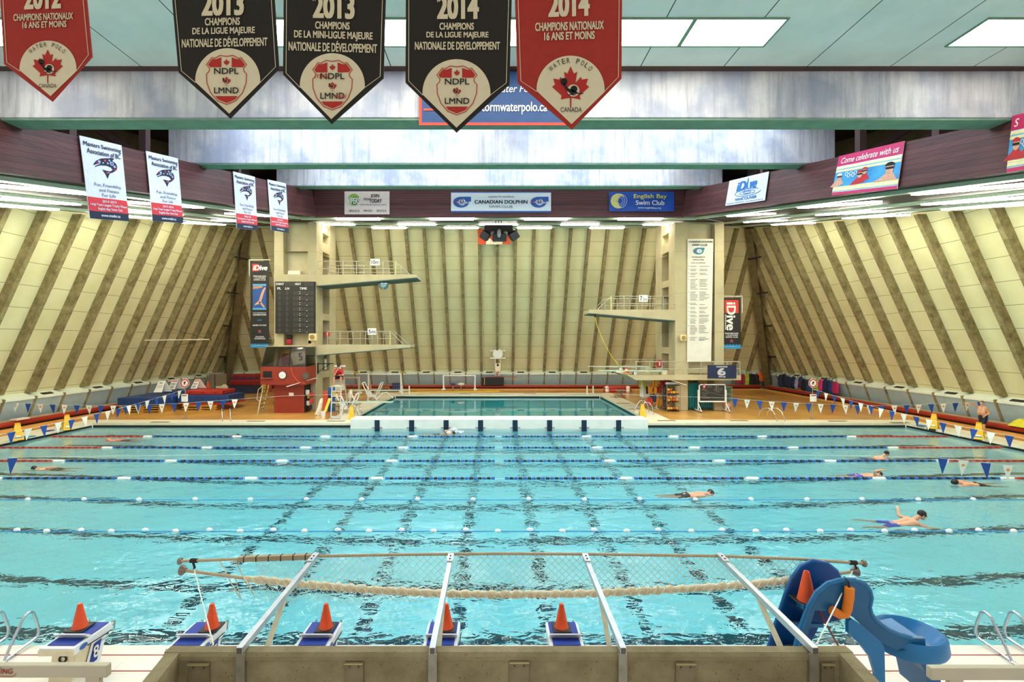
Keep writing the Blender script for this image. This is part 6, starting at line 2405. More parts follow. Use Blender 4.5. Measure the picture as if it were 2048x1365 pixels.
# the guard, seated, leaning forward with chin on one hand
sx, sy, sz = (xt0 + xt1) / 2 + .04, yt + .52, zt_ + .50
root = thing('lifeguard', 'seated lifeguard in red shirt and black shorts, chin on hand', 'person', (sx, sy, zt_))
B = Body()
pel = Vector((sx, sy, sz + .12))
ch = Vector((sx, sy - .18, sz + .46))
nk = Vector((sx + .01, sy - .26, sz + .62))
hd = Vector((sx + .03, sy - .33, sz + .76))
for q in (-1, 1):
    B.cap(pel + Vector((q * .09, 0, 0)), ch + Vector((q * .1, 0, 0)), .12, .125)
B.cap(ch + Vector((-.17, -.02, .06)), ch + Vector((.17, -.02, .06)), .085)
B.cap(nk - Vector((0, 0, .06)), hd - Vector((0, 0, .05)), .06, .056)
mt = B.head(hd, (.35, -.9, -.3), (0, -.3, .95), 1.08)
knees = {}
for q in (-1, 1):
    hip = pel + Vector((q * .1, -.02, -.02))
    kn = Vector((sx + q * .22, sy - .46, sz + .06))
    an = Vector((sx + q * .24, sy - .52, zt_ + .12))
    knees[q] = (hip, kn, an)
    B.chain((hip, .095), (kn, .064), (an, .042))
    B.cap(an + Vector((0, .03, -.04)), an + Vector((q * .03, -.17, -.045)), .038, .026)
sh = {q: ch + Vector((q * .2, -.02, .05)) for q in (-1, 1)}
e = Vector((sx - .2, sy - .42, sz + .2))
w = Vector((sx - .0, sy - .46, sz + .58))
B.chain((sh[-1], .06), (e, .046), (w, .032))
B.hand(w, (.1, .15, .9), (.3, .9, 0), .9, -1)
e = Vector((sx + .3, sy - .3, sz + .2))
w = Vector((sx + .12, sy - .46, sz + .22))
B.chain((sh[1], .06), (e, .046), (w, .032))
B.hand(w, (-.8, -.2, -.25), (0, -.2, -1), .5, 1)
B.build(root, SKIN2, .01)
garment(root, 'red_shirt', M('#c8202a', .7, var=.08), [(pel + Vector((q * .09, 0, .03)), ch + Vector((q * .1, 0, 0)), .138, .142) for q in (-1, 1)] + [(ch + Vector((-.17, -.02, .06)), ch + Vector((.17, -.02, .06)), .1, .1), (sh[-1], sh[-1].lerp(Vector((sx - .2, sy - .42, sz + .2)), .55), .085, .078), (sh[1], sh[1].lerp(Vector((sx + .3, sy - .3, sz + .2)), .55), .085, .078)])
garment(root, 'black_shorts', M('#18181c', .7), [(pel + Vector((-.08, 0, -.02)), pel + Vector((.08, 0, -.02)), .135, .135)] + [(knees[q][0], knees[q][0].lerp(knees[q][1], .8), .115, .1) for q in (-1, 1)])
MB().ball((0, -.02, .05), .084, .1, .085).xf(mt).build('hair', M('#1d1612', .7), root, smooth=True)
MB().ball((-.028, .088, .01), .01, .006, .007, 8, 6).ball((.028, .088, .01), .01, .006, .007, 8, 6).xf(mt).build('eyes', INK, root)

# ------------------------------------------------------------------ gear round the lifeguard chair
p = on(646, 837)
root = thing('bucket', 'white bucket on the deck at the foot of the lifeguard ladder', 'bucket', p)
MB().lathe([(.13, 0), (.17, .42), (.18, .44), (.165, .43), (.13, .05)], 18, p).build('pail', WHITE, root, smooth=True)
b = MB()
p1 = on(652, 834)
b.prism([p + Vector((-.06, -.02, .10)), p + Vector((.1, -.02, .12)), p1 + Vector((.30, .12, 1.18)), p1 + Vector((.12, .12, 1.2))], (0, .05, 0))
tag(b.build('swim_fin', M('#e0cf2b', .5)), 'yellow swim fins sticking out of the white bucket', 'fins')
p = on(655, 826)
tag(MB().bbox(p.x - .36, p.x + .0, p.y, p.y + .12, .0, 1.5, .05).build('rescue_board', M('#d2502c', .5)), 'orange red board leaning beside the lifeguard chair', 'board')
p = on(664, 824)
root = thing('rescue_board', 'blue board with straps standing behind the lifeguard ladder', 'board', p)
MB().bbox(p.x - .3, p.x + .2, p.y, p.y + .12, .0, 1.7, .05).build('board', M('#2a5f9e', .5), root)
MB().box(p.x - .31, p.x + .21, p.y - .01, p.y + .13, 1.0, 1.08).build('strap', DARK, root)
p = on(636, 831)
tag(MB().tube([p + Vector((-.05, 0, 0)), p + Vector((.08, .1, .5)), p + Vector((.16, .2, 1.0)), p + Vector((.2, .25, 1.12))], [.17, .15, .11, .03], 10).build('towel_bag', M('#e2dac2', .7), smooth=True), 'cream sack propped against the tower beside the bucket', 'sack')
# whiteboard notice on the tower side
p = at(657.5, 730, 36.3)
root = thing('notice_board', 'white notice on the tower above the lifeguard', 'notice', p)
MB().box(-12.985, -12.96, 36.1, 36.5, p.z - .35, p.z + .4).build('sheet', WHITE, root)
b = MB()
for k in range(3):
    b.cyl((-12.96, 36.0 + .2 * k, p.z + .5), (-12.9, 36.0 + .2 * k, p.z + .75), .02, 6)
b.build('hooks', DARK, root)
b = MB().box(-12.97, -12.9, 34.6, 34.7, 2.6, 3.4).box(-12.97, -11.8, 34.6, 34.66, 3.3, 3.36).bar((-12.95, 34.63, 2.7), (-12.1, 34.63, 3.3), .04, .04)
tag(b.build('wall_bracket', BLACK), 'black bracket on the tower beside the lifeguard', 'bracket')


# ------------------------------------------------------------------ springboards on white stands beside the tank
def low_springboard(px0, px1, py, yst, label, stand):
    a, c = at(px0, py, yst), at(px1, py, yst)
    root = thing('springboard', label, 'diving board', ((a.x + c.x) / 2, yst, 0), 'low springboards')
    z = a.z
    MB().hexa([(a.x, yst - .25, z - .09), (c.x, yst - .25, z - .04), (c.x, yst + .25, z - .04), (a.x, yst + .25, z - .09), (a.x, yst - .25, z), (c.x, yst - .25, z), (c.x, yst + .25, z), (a.x, yst + .25, z)]).build('board', MINT, root)
    L = [xat(q, yst) for q in stand]           # left top, right top, left foot, right foot
    zt0 = CZ - (stand[4] - VY) * yst / F
    for yy in (yst - .42, yst + .42):
        for (xa, za, xb, zb) in ((L[0], zt0, L[0] + (L[1] - L[0]) * .32, z - .45), (L[1], zt0, L[1] - (L[1] - L[0]) * .28, z - .45)):
            MB().tube([(xa, yy, za), (xb, yy, zb)], .05, 8).build('guard_rail', WHITE, root)
    for xa in (L[0], L[1]):
        MB().tube([(xa, yst - .42, zt0), (xa, yst + .42, zt0)], .05, 8).build('guard_rail', WHITE, root)
    m0, m1 = L[0] + (L[1] - L[0]) * .26, L[1] - (L[1] - L[0]) * .24
    MB().hexa([(m0, yst - .4, .28), (m1, yst - .4, .28), (m1, yst + .4, .28), (m0, yst + .4, .28), (m0 + .05, yst - .4, z - .36), (m1 - .05, yst - .4, z - .36), (m1 - .05, yst + .4, z - .36), (m0 + .05, yst + .4, z - .36)]).build('stand', WHITE, root)
    for (xa, xb) in ((m0 + .1, L[2]), (m1 - .1, L[3])):
        for yy in (yst - .38, yst + .38):
            MB().bar((xa, yy, .32), (xb, yy, .0), .08, .12).build('leg', WHITE, root)
    MB().lathe([(.22, -.05), (.24, 0), (.22, .05)], 18, ((m0 * .75 + m1 * .25), yst - .48, z - .27), Matrix.Rotation(PI / 2, 4, 'X')).build('wheel', WHITE, root, smooth=True)
    MB().lathe([(.09, -.4), (.09, .4)], 12, ((m0 * .6 + m1 * .4), yst, z - .18), Matrix.Rotation(PI / 2, 4, 'X')).build('fulcrum', DARK, root)
    return root


low_springboard(666, 786, 804, 33.5, 'low springboard on white stand, the one in front of the lifeguard chair', (676, 716, 687, 709, 788))
low_springboard(701, 821, 780.5, 40.6, 'low springboard on white stand behind the other one, its handrail over the tank', (727, 764, 738, 757, 766))
tag(MB().tube([at(x, y, 40.0) for x, y in ((753, 800), (764, 787), (774, 785.5), (786, 797))], .05, 8).build('handrail', WHITE), 'bent white handrail at the tank beside the farther low springboard', 'handrail')


def goal(x0, x1, zt, Y, depth, label, mat=None):
    mat = mat or WHITE
    root = thing('goal', label, 'goal', ((x0 + x1) / 2, Y, 0), 'water polo goals')
    for x in (x0, x1):
        MB().box(x - .06, x + .06, Y - .06, Y + .06, 0.0, zt).build('post', mat, root)
        MB().tube([(x, Y, .2), (x, Y + depth, .2), (x, Y + .1, zt)], .035, 6).build('side_frame', mat, root)
        MB().ball((x, Y + .2, .14), .22, .5, .14).build('float', WHITE, root, smooth=True)
    MB().box(x0 - .06, x1 + .06, Y - .06, Y + .06, zt, zt + .1).build('crossbar', mat, root)
    b = MB()
    for k in range(14):
        x = x0 + (x1 - x0) * (k + .5) / 14
        b.tube([(x, Y + .08, zt), (x, Y + depth * .9, .22)], .008, 3, False)
    for k in range(5):
        f = (k + .5) / 5
        b.tube([(x0, Y + .08 + (depth * .9 - .08) * f, zt + (.22 - zt) * f), (x1, Y + .08 + (depth * .9 - .08) * f, zt + (.22 - zt) * f)], .008, 3, False)
    b.build('net', M('#c9a8a0', .8), root)
    return root


goal(xat(887, 47.8), xat(950, 47.8), 1.5, 47.8, .9, 'white water polo goal in the middle of the back wall')
goal(xat(737, 46.0), xat(802, 46.0), 1.75, 46.0, .9, 'white water polo goal beside the orange cone and balls')
goal(xat(655, 44.5), xat(718, 44.5), 1.55, 44.5, .9, 'beige water polo goal behind the lifeguard chair', M('#cdbfa6', .5))
for i, (px, c) in enumerate(((906, '#27407a'), (922, '#e9e2d6'))):
    p = on(px, 782)
    root = thing('starting_stool', ('blue' if i == 0 else 'white') + ' pedestal standing in front of the middle goal', 'stand', p)
    MB().lathe([(.07, 0), (.06, .5), (.09, .55)], 10, p).build('post', STEEL, root)
    MB().ball(p + Vector((0, 0, .65)), .35 if i else .22, .2, .14).build('head', M(c, .5), root, smooth=True)
# pace clock and box on the wall, shot clock box below
Yc = yb(3.6) - FD - .1
p = at(995.5, 708.5, Yc)
root = thing('wall_clock', 'large round white pace clock on the back wall', 'clock', p)
MB().lathe([(.52, 0), (.52, .06), (.47, .08)], 30, p, MR).build('case', M('#e9e4d2', .5), root)
MB().lathe([(.46, 0), (.46, .004)], 30, p + Vector((0, -.08, 0)), MR).build('dial', WHITE, root)
b = MB()
for k in range(12):
    a = k * PI / 6
    b.bar(p + Vector((.33 * math.cos(a), -.09, .33 * math.sin(a))), p + Vector((.42 * math.cos(a), -.09, .42 * math.sin(a))), .004, .045, up=(0, 1, 0))
b.build('marks', INK, root)
MB().bar(p + Vector((-.05, -.095, -.12)), p + Vector((.1, -.095, .3)), .004, .035, up=(0, 1, 0)).build('hand', M('#c4342c', .5), root)
for dz in (.32, -.42):
    MB().box(p.x - .78, p.x + .78, Yc + .02, Yc + .12, p.z + dz - .05, p.z + dz + .05).build('bracket_bar', WHITE, root)
for dx in (-.26, .26):
    MB().box(p.x + dx - .03, p.x + dx + .03, Yc + .03, Yc + .1, p.z - 1.6, p.z - .42).build('bracket_leg', CREAM, root)
b = MB().box(p.x - .22, p.x + .22, Yc + .0, Yc + .1, p.z - 1.95, p.z - .95).build('timer_box', CREAM, root)
MB().lathe([(.12, 0), (.12, .01)], 14, p + Vector((0, -.0, -1.12)), MR).build('timer_dial', INK, b)
MB().box(p.x - .14, p.x + .14, Yc - .01, Yc, p.z - 1.9, p.z - 1.78).build('red_label', M('#c4342c', .5), b)
a, c = at(962.5, 759, 48.6), at(1008, 772.5, 48.6)
root = thing('shot_clock', 'black box with a yellow edge on the bench below the pace clock', 'box', ((a.x + c.x) / 2, 48.6, c.z))
MB().box(a.x, c.x, 48.95, 49.3, .48, 1.25).build('housing', M('#17130f', .5), root)
MB().box(a.x + .28, a.x + .34, 48.93, 48.95, .5, 1.23).build('edge_strip', M('#c9a63c', .5), root)
for px0, px1, py, dz in ((970, 1033, 754.5, 0), (972, 1042, 759, 0)):
    a, c = at(px0, py, 49.2), at(px1, py, 49.2)
    tag(MB().cyl(a, c, .03, 6).build('pole', M('#a83c34' if py < 757 else '#c2a25c', .5)), ('red' if py < 757 else 'tan') + ' pole lying level below the pace clock', 'pole')
for px, wh in ((712.5, 'nearest the tower'), (807, 'right of the white goal')):
    a, c = at(px - 5.5, 744.5, BY - .58), at(px + 5.5, 750.5, BY - .58)
    root = thing('warning_sign', 'small yellow sign on the back wall ' + ('behind the lifeguard chair' if px < 750 else 'beside the white goal'), 'sign', ((a.x + c.x) / 2, BY - .58, c.z))
    MB().box(a.x, c.x, BY - .59, BY - .56, c.z, a.z).build('plate', M('#d6b62a', .5), root)
    MB().box(a.x + .08, c.x - .08, BY - .6, BY - .59, c.z + .08, a.z - .08).build('print', M('#b8642a', .5), root)
a, c = at(1, 0, 50), at(2, 0, 50)
p = at(995, 748, BY - .58)
tag(MB().box(p.x - .3, p.x + .3, BY - .59, BY - .56, p.z - .25, p.z + .2).build('notice', M('#e2bfb0', .6)), 'pink notice on the wall under the pace clock', 'notice')
p = on(741, 783)
root = thing('traffic_cone', 'orange cone on the deck before the white goal', 'cone', p)
MB().lathe([(.17, .03), (.05, .62), (.02, .64)], 16, p).build('cone', ORANGE, root, smooth=True)
MB().box(p.x - .24, p.x + .24, p.y - .2, p.y + .2, 0, .03).build('foot', ORANGE, root)
rnd = random.Random(8)
bp = on(770, 782)
root = thing('crate', 'dark crate of orange balls beside the white goal', 'crate', bp)
MB().box(bp.x - .55, bp.x + .55, bp.y - .3, bp.y + .3, 0, .06).box(bp.x - .55, bp.x + .55, bp.y - .3, bp.y - .27, 0, .22).box(bp.x - .55, bp.x + .55, bp.y + .27, bp.y + .3, 0, .22).box(bp.x - .55, bp.x - .52, bp.y - .3, bp.y + .3, 0, .22).box(bp.x + .52, bp.x + .55, bp.y - .3, bp.y + .3, 0, .22).build('tray', M('#31405e', .5), root)
BALLM = [M('#d88a2a', .5), M('#cf5a2a', .5), M('#e0b83a', .5)]
balls = 0


def ball(p, r, label, group, proto={}):
    k = random.Random(int(p.x * 977 + p.z * 331)).randrange(3)
    key = (k, r)
    if key not in proto:
        o = MB().ball(p, r, None, None, 14, 9).build('ball', BALLM[k], smooth=True)
        proto[key] = o
    else:
        o = proto[key].copy()
        COL.objects.link(o)
        o.location = (p.x, p.y, p.z - r)
    tag(o, label, 'ball', group)


for k in range(9):
    ball(bp + Vector((-.42 + .21 * (k % 5) + (.1 if k > 4 else 0), -.13 + .02 * (k % 3), .17 if k < 5 else .34)), .105, 'ball among those in the dark crate beside the white goal', 'balls in the crate')
p = on(795, 781)
tag(MB().bbox(p.x - .5, p.x + .35, p.y - .2, p.y + .3, 0, .75, .04).build('bin', M('#23396a', .5)), 'blue bin beside the crate of balls at the white goal', 'bin')
p = on(872, 776)
tag(MB().bbox(p.x - .45, p.x + .1, p.y - .2, p.y + .2, 0, .75, .04).build('bin', M('#2c3440', .5)), 'dark bin beside the middle goal', 'bin')
# white fulcrum stand and things near the tower
p = on(700, 803)
root = thing('white_stand', 'white moulded plastic stand with spread legs behind the nearer springboard', 'stand', p)
MB().tube([p + Vector((-.05, 0, .3)), p + Vector((0, 0, .6)), p + Vector((.05, 0, .85)), p + Vector((.05, 0, .95))], [.22, .2, .16, .1], 12).build('body', WHITE, root, smooth=True)
for dx in (-.3, 0, .42):
    MB().tube([p + Vector((dx * .3, 0, .5)), p + Vector((dx * .8, 0, .2)), p + Vector((dx, -.05, .0))], [.1, .08, .09], 8).build('leg', WHITE, root, smooth=True)
tag(MB().tube([on(x, y, .03) for x, y in ((690, 794), (720, 792), (750, 788.5), (775, 787.5), (800, 785.5))], .035, 6).build('hose', M('#d8bc2c', .5)), 'yellow hose lying on the deck behind the springboards', 'hose')
tag(MB().tube([on(x, y, .02) for x, y in ((800, 785.7), (860, 784.6), (930, 783.7), (1000, 783.5))], .06, 6).build('flat_hose', M('#e0b92a', .5)), 'flat yellow hose along the deck behind the diving tank', 'hose')

# ------------------------------------------------------------------ mats and signs on the deck by the leaning wall
MATB, MATR = M('#1d3f78', .5, var=.1, scale=3), M('#b72a22', .5, var=.1, scale=3)
WOODY = M('#c68f34', .6, var=.15, scale=4)


def platform_block(x0, x1, y0, y1, h, label):
    root = thing('wooden_platform', label, 'platform', ((x0 + x1) / 2, (y0 + y1) / 2, 0))
    MB().box(x0, x1, y0, y1, h - .1, h).build('top', WOODY, root)
    for k in range(3):
        x = x0 + .12 + (x1 - x0 - .5) * k / 2
        MB().box(x, x + .26, y0 + .02, y1 - .02, 0, h - .1).build('leg', WOODY, root)
    for z in (.08, .24):
        MB().box(x0, x1, y0 - .01, y0 + .03, z, z + .07).build('slat', WOODY, root)


def mat(x0, x1, y0, y1, z0, z1, m, label, rz=0, grp='gym mats'):
    c = Vector(((x0 + x1) / 2, (y0 + y1) / 2, z0))
    root = thing('gym_mat', label, 'mat', c, grp)
    body = MB().bbox(x0, x1, y0, y1, z0, z1, .05).build('pad', m, root)
    b = MB()
    for k in range(3):
        x = x0 + (x1 - x0) * (k + .5) / 3
        b.tube([(x - .09, y0 - .01, z0 + (z1 - z0) * .7), (x - .07, y0 - .05, z0 + (z1 - z0) * .4), (x + .07, y0 - .05, z0 + (z1 - z0) * .4), (x + .09, y0 - .01, z0 + (z1 - z0) * .7)], .014, 5)
    b.build('handle', BLACK, root)
    root.rotation_euler = (0, 0, rz)
    return root


platform_block(-26.3, -23.2, 33.5, 36.5, .48, 'low wooden platform under the blue mat nearest the pool')
mat(-26.35, -23.1, 33.4, 36.8, .48, 1.02, MATB, 'thick blue mat on wooden platform, nearest the pool corner')
platform_block(-22.7, -20.2, 34.7, 36.6, .4, 'low slatted wooden platform under the blue mat with red mats')
mat(-22.95, -19.2, 34.6, 36.8, .4, .55, MATR, 'thin red mat under the second blue mat')
mat(-22.95, -19.3, 34.55, 36.8, .55, 1.08, MATB, 'second thick blue mat, red mats above and below it')
mat(-22.6, -19.9, 34.8, 36.6, 1.08, 1.38, MATR, 'bright red mat lying on the second blue mat')
mat(-25.6, -23.4, 36.9, 38.8, 0, 1.1, MATB, 'blue mat standing behind the blue mat nearest the pool')


def aframe(px0, px1, py0, py1, Y, lines, label):
    a, c = at(px0, py0, Y), at(px1, py1, Y)
    h = a.z - c.z
    root = thing('folding_sign', label, 'sign', ((a.x + c.x) / 2, Y, c.z), 'white folding signs on the mats')
    x0, x1 = a.x, c.x - .25
    MB().hexa([(x0, Y - .25, c.z), (x1 - .1, Y - .25, c.z), (x1 - .1, Y - .22, c.z), (x0, Y - .22, c.z), (x0 + .2, Y, c.z + h), (x1, Y, c.z + h), (x1, Y + .03, c.z + h), (x0 + .2, Y + .03, c.z + h)]).build('front_board', WHITE, root)
    MB().hexa([(x0 + .25, Y + .25, c.z), (x1 + .3, Y + .25, c.z), (x1 + .3, Y + .28, c.z), (x0 + .25, Y + .28, c.z), (x0 + .2, Y + .03, c.z + h - .01), (x1, Y + .03, c.z + h - .01), (x1, Y + .06, c.z + h - .01), (x0 + .2, Y + .06, c.z + h - .01)]).build('rear_board', WHITE, root)
    fn, nrm = quad_fn((x0 + .2, Y, c.z + h), (x1, Y, c.z + h), (x1 - .1, Y - .25, c.z), (x0, Y - .25, c.z))
    cv = Canvas(fn, nrm)
    for s, u0, v0, u1, v1, m, bg in lines:
        if bg:
            cv.rect('red_panel', M('#cf3b32', .5), u0 - .06, v0 - .04, u1 + .06, v1 + .05, 1, 1, 1)
        cv.text('lettering', m, s, u0, v0, u1, v1, .02, 2)
    cv.done(root)


ln = [('DANGER', .15, .07, .85, .2, WHITE, True), ('STAY', .14, .4, .86, .6, INK, False), ('OFF', .2, .7, .72, .9, INK, False)]
aframe(312, 338, 762.5, 784.5, 34.6, [('POOL', .25, .12, .75, .25, INK, False), ('WET AREA', .15, .4, .85, .47, M('#8a4a40', .6), False), ('NO ENTRY', .15, .55, .85, .61, M('#8a4a40', .6), False)], 'white folding sign with small print on the blue mat nearest the pool')
aframe(340, 363, 759, 778.5, 36.6, ln, 'white folding DANGER STAY OFF sign behind the octagonal no diving sign')
aframe(385, 407, 759, 777, 36.0, ln, 'white folding DANGER STAY OFF sign on the bright red mat')
p = on(416, 792)
root = thing('traffic_cone', 'orange cone on the teal board behind the red mats', 'cone', (p.x, p.y, .0))
MB().lathe([(.16, .75), (.05, 1.3), (.02, 1.32)], 14, (p.x, p.y, 0)).build('cone', ORANGE, root, smooth=True)
MB().box(p.x - .22, p.x + .22, p.y - .2, p.y + .2, .72, .75).build('foot', ORANGE, root)
a, c = at(403, 776.5, p.y), at(442, 773, p.y + 2)
tag(MB().hexa([(a.x, p.y - .25, .62), (c.x, p.y + 1.2, .66), (c.x, p.y + 1.7, .66), (a.x, p.y + .25, .62), (a.x, p.y - .25, .70), (c.x, p.y + 1.2, .72), (c.x, p.y + 1.7, .72), (a.x, p.y + .25, .70)]).build('spare_board', M('#4f9a8c', .5)), 'long teal springboard lying on the mats behind the orange cone', 'diving board')
pb = on(450, 796)
for k, (c_, z, w) in enumerate((('#8f1d22', 1.05, 1.7), ('#a52a28', 1.3, 1.6), ('#5a3050', 1.55, 1.55), ('#9c2226', 1.8, 1.5))):
    mat(pb.x - w + .3, pb.x + 1.0, pb.y + 3.2, pb.y + 4.6, z - .25, z, M(c_, .5), ['dark red mat at the bottom of the tall stack by the corner', 'red mat second from the bottom of the tall stack', 'purple mat in the tall stack by the corner', 'red mat on top of the tall stack by the corner'][k], 0, 'mats in the tall corner stack')
tag(MB().box(pb.x - 1.5, pb.x + 1.0, pb.y + 3.3, pb.y + 4.5, 0, .8).build('mat_trolley', M('#2a3346', .6)), 'dark trolley under the tall stack of red mats', 'trolley')
for x0, x1, wh in ((427, 438, 'narrower grey padded panel behind the tall mat stack'), (440, 460, 'wider grey padded panel behind the tall mat stack')):
    a, c = at(x0, 747, 46), at(x1, 768, 46)
    tag(MB().bbox(a.x, c.x, 45.2, 45.5, 0, a.z, .05).build('padded_panel', M('#8d7d68', .6)), wh, 'panel')
# blue trolley frame with a round wheel
root = thing('board_trolley', 'dark blue metal frame stand with a round pale wheel by the red mats', 'stand', pb)
BF = M('#1c3358', .5)
y0 = pb.y + .2
for (p, q) in (((-1.2, .1), (1.0, .1)), ((-1.2, .1), (-.6, .75)), ((-.6, .75), (.1, .1)), ((.1, .1), (.6, .75)), ((.6, .75), (1.0, .1)), ((1.0, .1), (1.0, .85)), ((-.6, .75), (1.0, .85))):
    for yy in (y0, y0 + 1.0):
        MB().bar((pb.x + p[0], yy, p[1]), (pb.x + q[0], yy, q[1]), .09, .09).build('frame_bar', BF, root)
MB().lathe([(.25, -.06), (.27, 0), (.25, .06)], 18, (pb.x - .1, y0 - .1, .9), Matrix.Rotation(PI / 2, 4, 'X')).build('wheel', CREAM, root, smooth=True)
MB().cyl((pb.x - 1.1, y0 + .4, .85), (pb.x - .1, y0 + .4, .85), .1, 10).build('roller', CREAM, root)
# boards leaning on the wall by the corner
for x0, x1, c_, wh in ((478, 491, '#d8b81e', 'yellow rescue board leaning on the wall, nearest the corner'), (493, 506, '#d8b81e', 'yellow rescue board leaning between the other yellow and the red board'), (506.5, 518, '#a8401f', 'red brown rescue board leaning beside the booth ladder')):
    a, c = at(x0, 749, 44.5), at(x1, 784, 44.5)
    h = 1.85
    b = MB()
    y = 46.9
    w = c.x - a.x
    pts = []
    for k in range(17):
        t = PI * k / 16
        pts.append((a.x + w / 2 + w / 2 * math.cos(t), y + .3, h - w * .35 + w * .35 * math.sin(t)))
    pts += [(a.x, y, .0), (c.x, y, .0)]
    pts = [(px_, y + .35 * pz / h, pz) for px_, _, pz in pts]
    b.prism(pts, (0, .12, 0))
    tag(b.build('rescue_board', M(c_, .5)), wh, 'board', 'boards leaning by the corner')


# looped ladder rails at the pool edge
def edge_rails(pxs, py, Y, label):
    root = thing('pool_handrail', label, 'handrail', (xat(pxs[0], Y), Y, 0), 'looped rails at the far pool edge')
    for px in pxs:
        x = xat(px, Y)
        MB().tube([(x - .25, Y + .55, 0), (x - .22, Y + .42, .5), (x - .1, Y + .15, .74), (x + .05, Y - .1, .78), (x + .2, Y - .35, .6), (x + .3, Y - .5, .2), (x + .32, Y - .52, .0)], .028, 8).build('rail', CHROME, root, smooth=True)


edge_rails((444, 460), 840, 30.2, 'pair of looped chrome rails at the pool edge before the mats')
edge_rails((1534, 1550), 840, 30.2, 'pair of looped chrome rails at the pool edge before the backpacks')
for nm, pts_, lb in (('l', ((-9.95, 32.4), (-9.95, 33.3)), 'pair of looped chrome rails at the tank edge beside the nearer springboard'), ('r', ((9.95, 32.6), (9.95, 33.6)), 'pair of looped chrome rails at the tank edge beside the ball cage')):
    root = thing('pool_handrail', lb, 'handrail', (pts_[0][0], pts_[0][1], 0), 'looped rails at the diving tank')
    s = -1 if nm == 'r' else 1
    for x, y in pts_:
        MB().tube([(x - s * .5, y, 0), (x - s * .42, y, .5), (x - s * .2, y, .8), (x + s * .1, y, .82), (x + s * .35, y, .5), (x + s * .5, y, .1), (x + s * .52, y, 0.0)], .028, 8).build('rail', CHROME, root, smooth=True)
for px, wh in ((1087, 'the far tank edge, nearer the low deck'), (1099, 'the far tank edge, second')):
    pass
b = thing('pool_handrail', 'pair of short white rails at the far edge of the tank', 'handrail', at(1180, 788, 44.9))
for px in (1174.5, 1186.5):
    x = xat(px, 44.9)
    MB().tube([(x, 45.2, 0), (x, 45.15, .75), (x, 44.9, .8), (x, 44.75, .1), (x, 44.75, 0)], .035, 8).build('rail', WHITE, b)
b = thing('pool_handrail', 'pair of short rails at the far tank corner beside the farther springboard tip', 'handrail', at(810, 788, 44.9))
for px in (804, 818):
    x = xat(px, 44.9)
    MB().tube([(x, 45.2, 0), (x, 45.15, .75), (x, 44.9, .8), (x, 44.75, .1), (x, 44.75, 0)], .035, 8).build('rail', WHITE, b)


# yellow wet floor signs
WY = M('#ecb818', .5, var=.05)


def wet_sign(x, y, rz, label, panel, h=.78, scale=1.0):
    root = thing('wet_floor_sign', label, 'sign', (0, 0, 0), 'yellow folding floor signs')
    w0, w1, d = .21 * scale, .10 * scale, .30 * scale
    for q in (-1, 1):
        o = MB().hexa([(-w0, q * d, 0), (w0, q * d, 0), (w0, q * d + .02, 0), (-w0, q * d + .02, 0), (-w1, q * .03, h), (w1, q * .03, h), (w1, q * .03 + .02, h), (-w1, q * .03 + .02, h)]).build('leaf', WY, root)
        if q < 0 and panel:
            fn, nrm = quad_fn((-w1 * .8, -.035, h * .85), (w1 * .8, -.035, h * .85), (w0 * .75, -d * .88, h * .12), (-w0 * .75, -d * .88, h * .12))
            cv = Canvas(fn, nrm)
            cv.rect('panel', M(panel, .5), 0, 0, 1, 1, 1, 1, 1)
            cv.disc('symbol', WHITE, .5, .42, .3, .25, 2)
            cv.poly('symbol_mark', M(panel, .5), [(.4, .3), (.55, .25), (.6, .45), (.45, .55)], 3)
            cv.rect('print', WHITE, .2, .78, .8, .88, 2, 1, 1)
            cv.done(o)
    MB().box(-w1, w1, -.04, .05, h - .02, h + .05).build('hinge', WY, root)
    root.location = (x, y, 0)
    root.rotation_euler = (0, 0, rz)


for px, py, rz, lb, pn in ((35, 879.5, .9, 'yellow floor sign with blue panel on the deck beside the mats wall, nearest', '#2480b8'), (134, 859.5, .9, 'yellow floor sign with green panel at the pool corner, mats side', '#8fb52c'),
                           (1958, 878, -.9, 'yellow floor sign with blue panel before the standing man', '#2480b8'), (1868, 857, -.9, 'yellow floor sign with green panel at the pool corner, backpack side', '#8fb52c'),
                           (703, 838.5, .25, 'plain yellow floor sign at the tank corner before the springboard', None), (1285, 834, -.2, 'plain yellow floor sign at the tank corner near the ball cage', None)):
    p = on(px, py)
    wet_sign(p.x, p.y, rz, lb, pn)
for px, py, c_, lb in ((60, 875, '#3a86a8', 'blue kickboard on the pool edge beside the nearest yellow sign'), (98, 863, '#5a3c86', 'purple kickboard on the pool edge between the yellow signs'), (1842, 852.5, '#2a6fae', 'blue kickboard on the pool edge at the far corner')):
    p = on(px, py)
    b = MB()
    b.prism([(p.x + q * .16, p.y + y, .01) for q, y in ((-1, -.22), (1, -.22), (1.0, .1), (.7, .22), (-.7, .22), (-1, .1))], (0, 0, .035))
    tag(b.build('kickboard', M(c_, .6)), lb, 'kickboard')
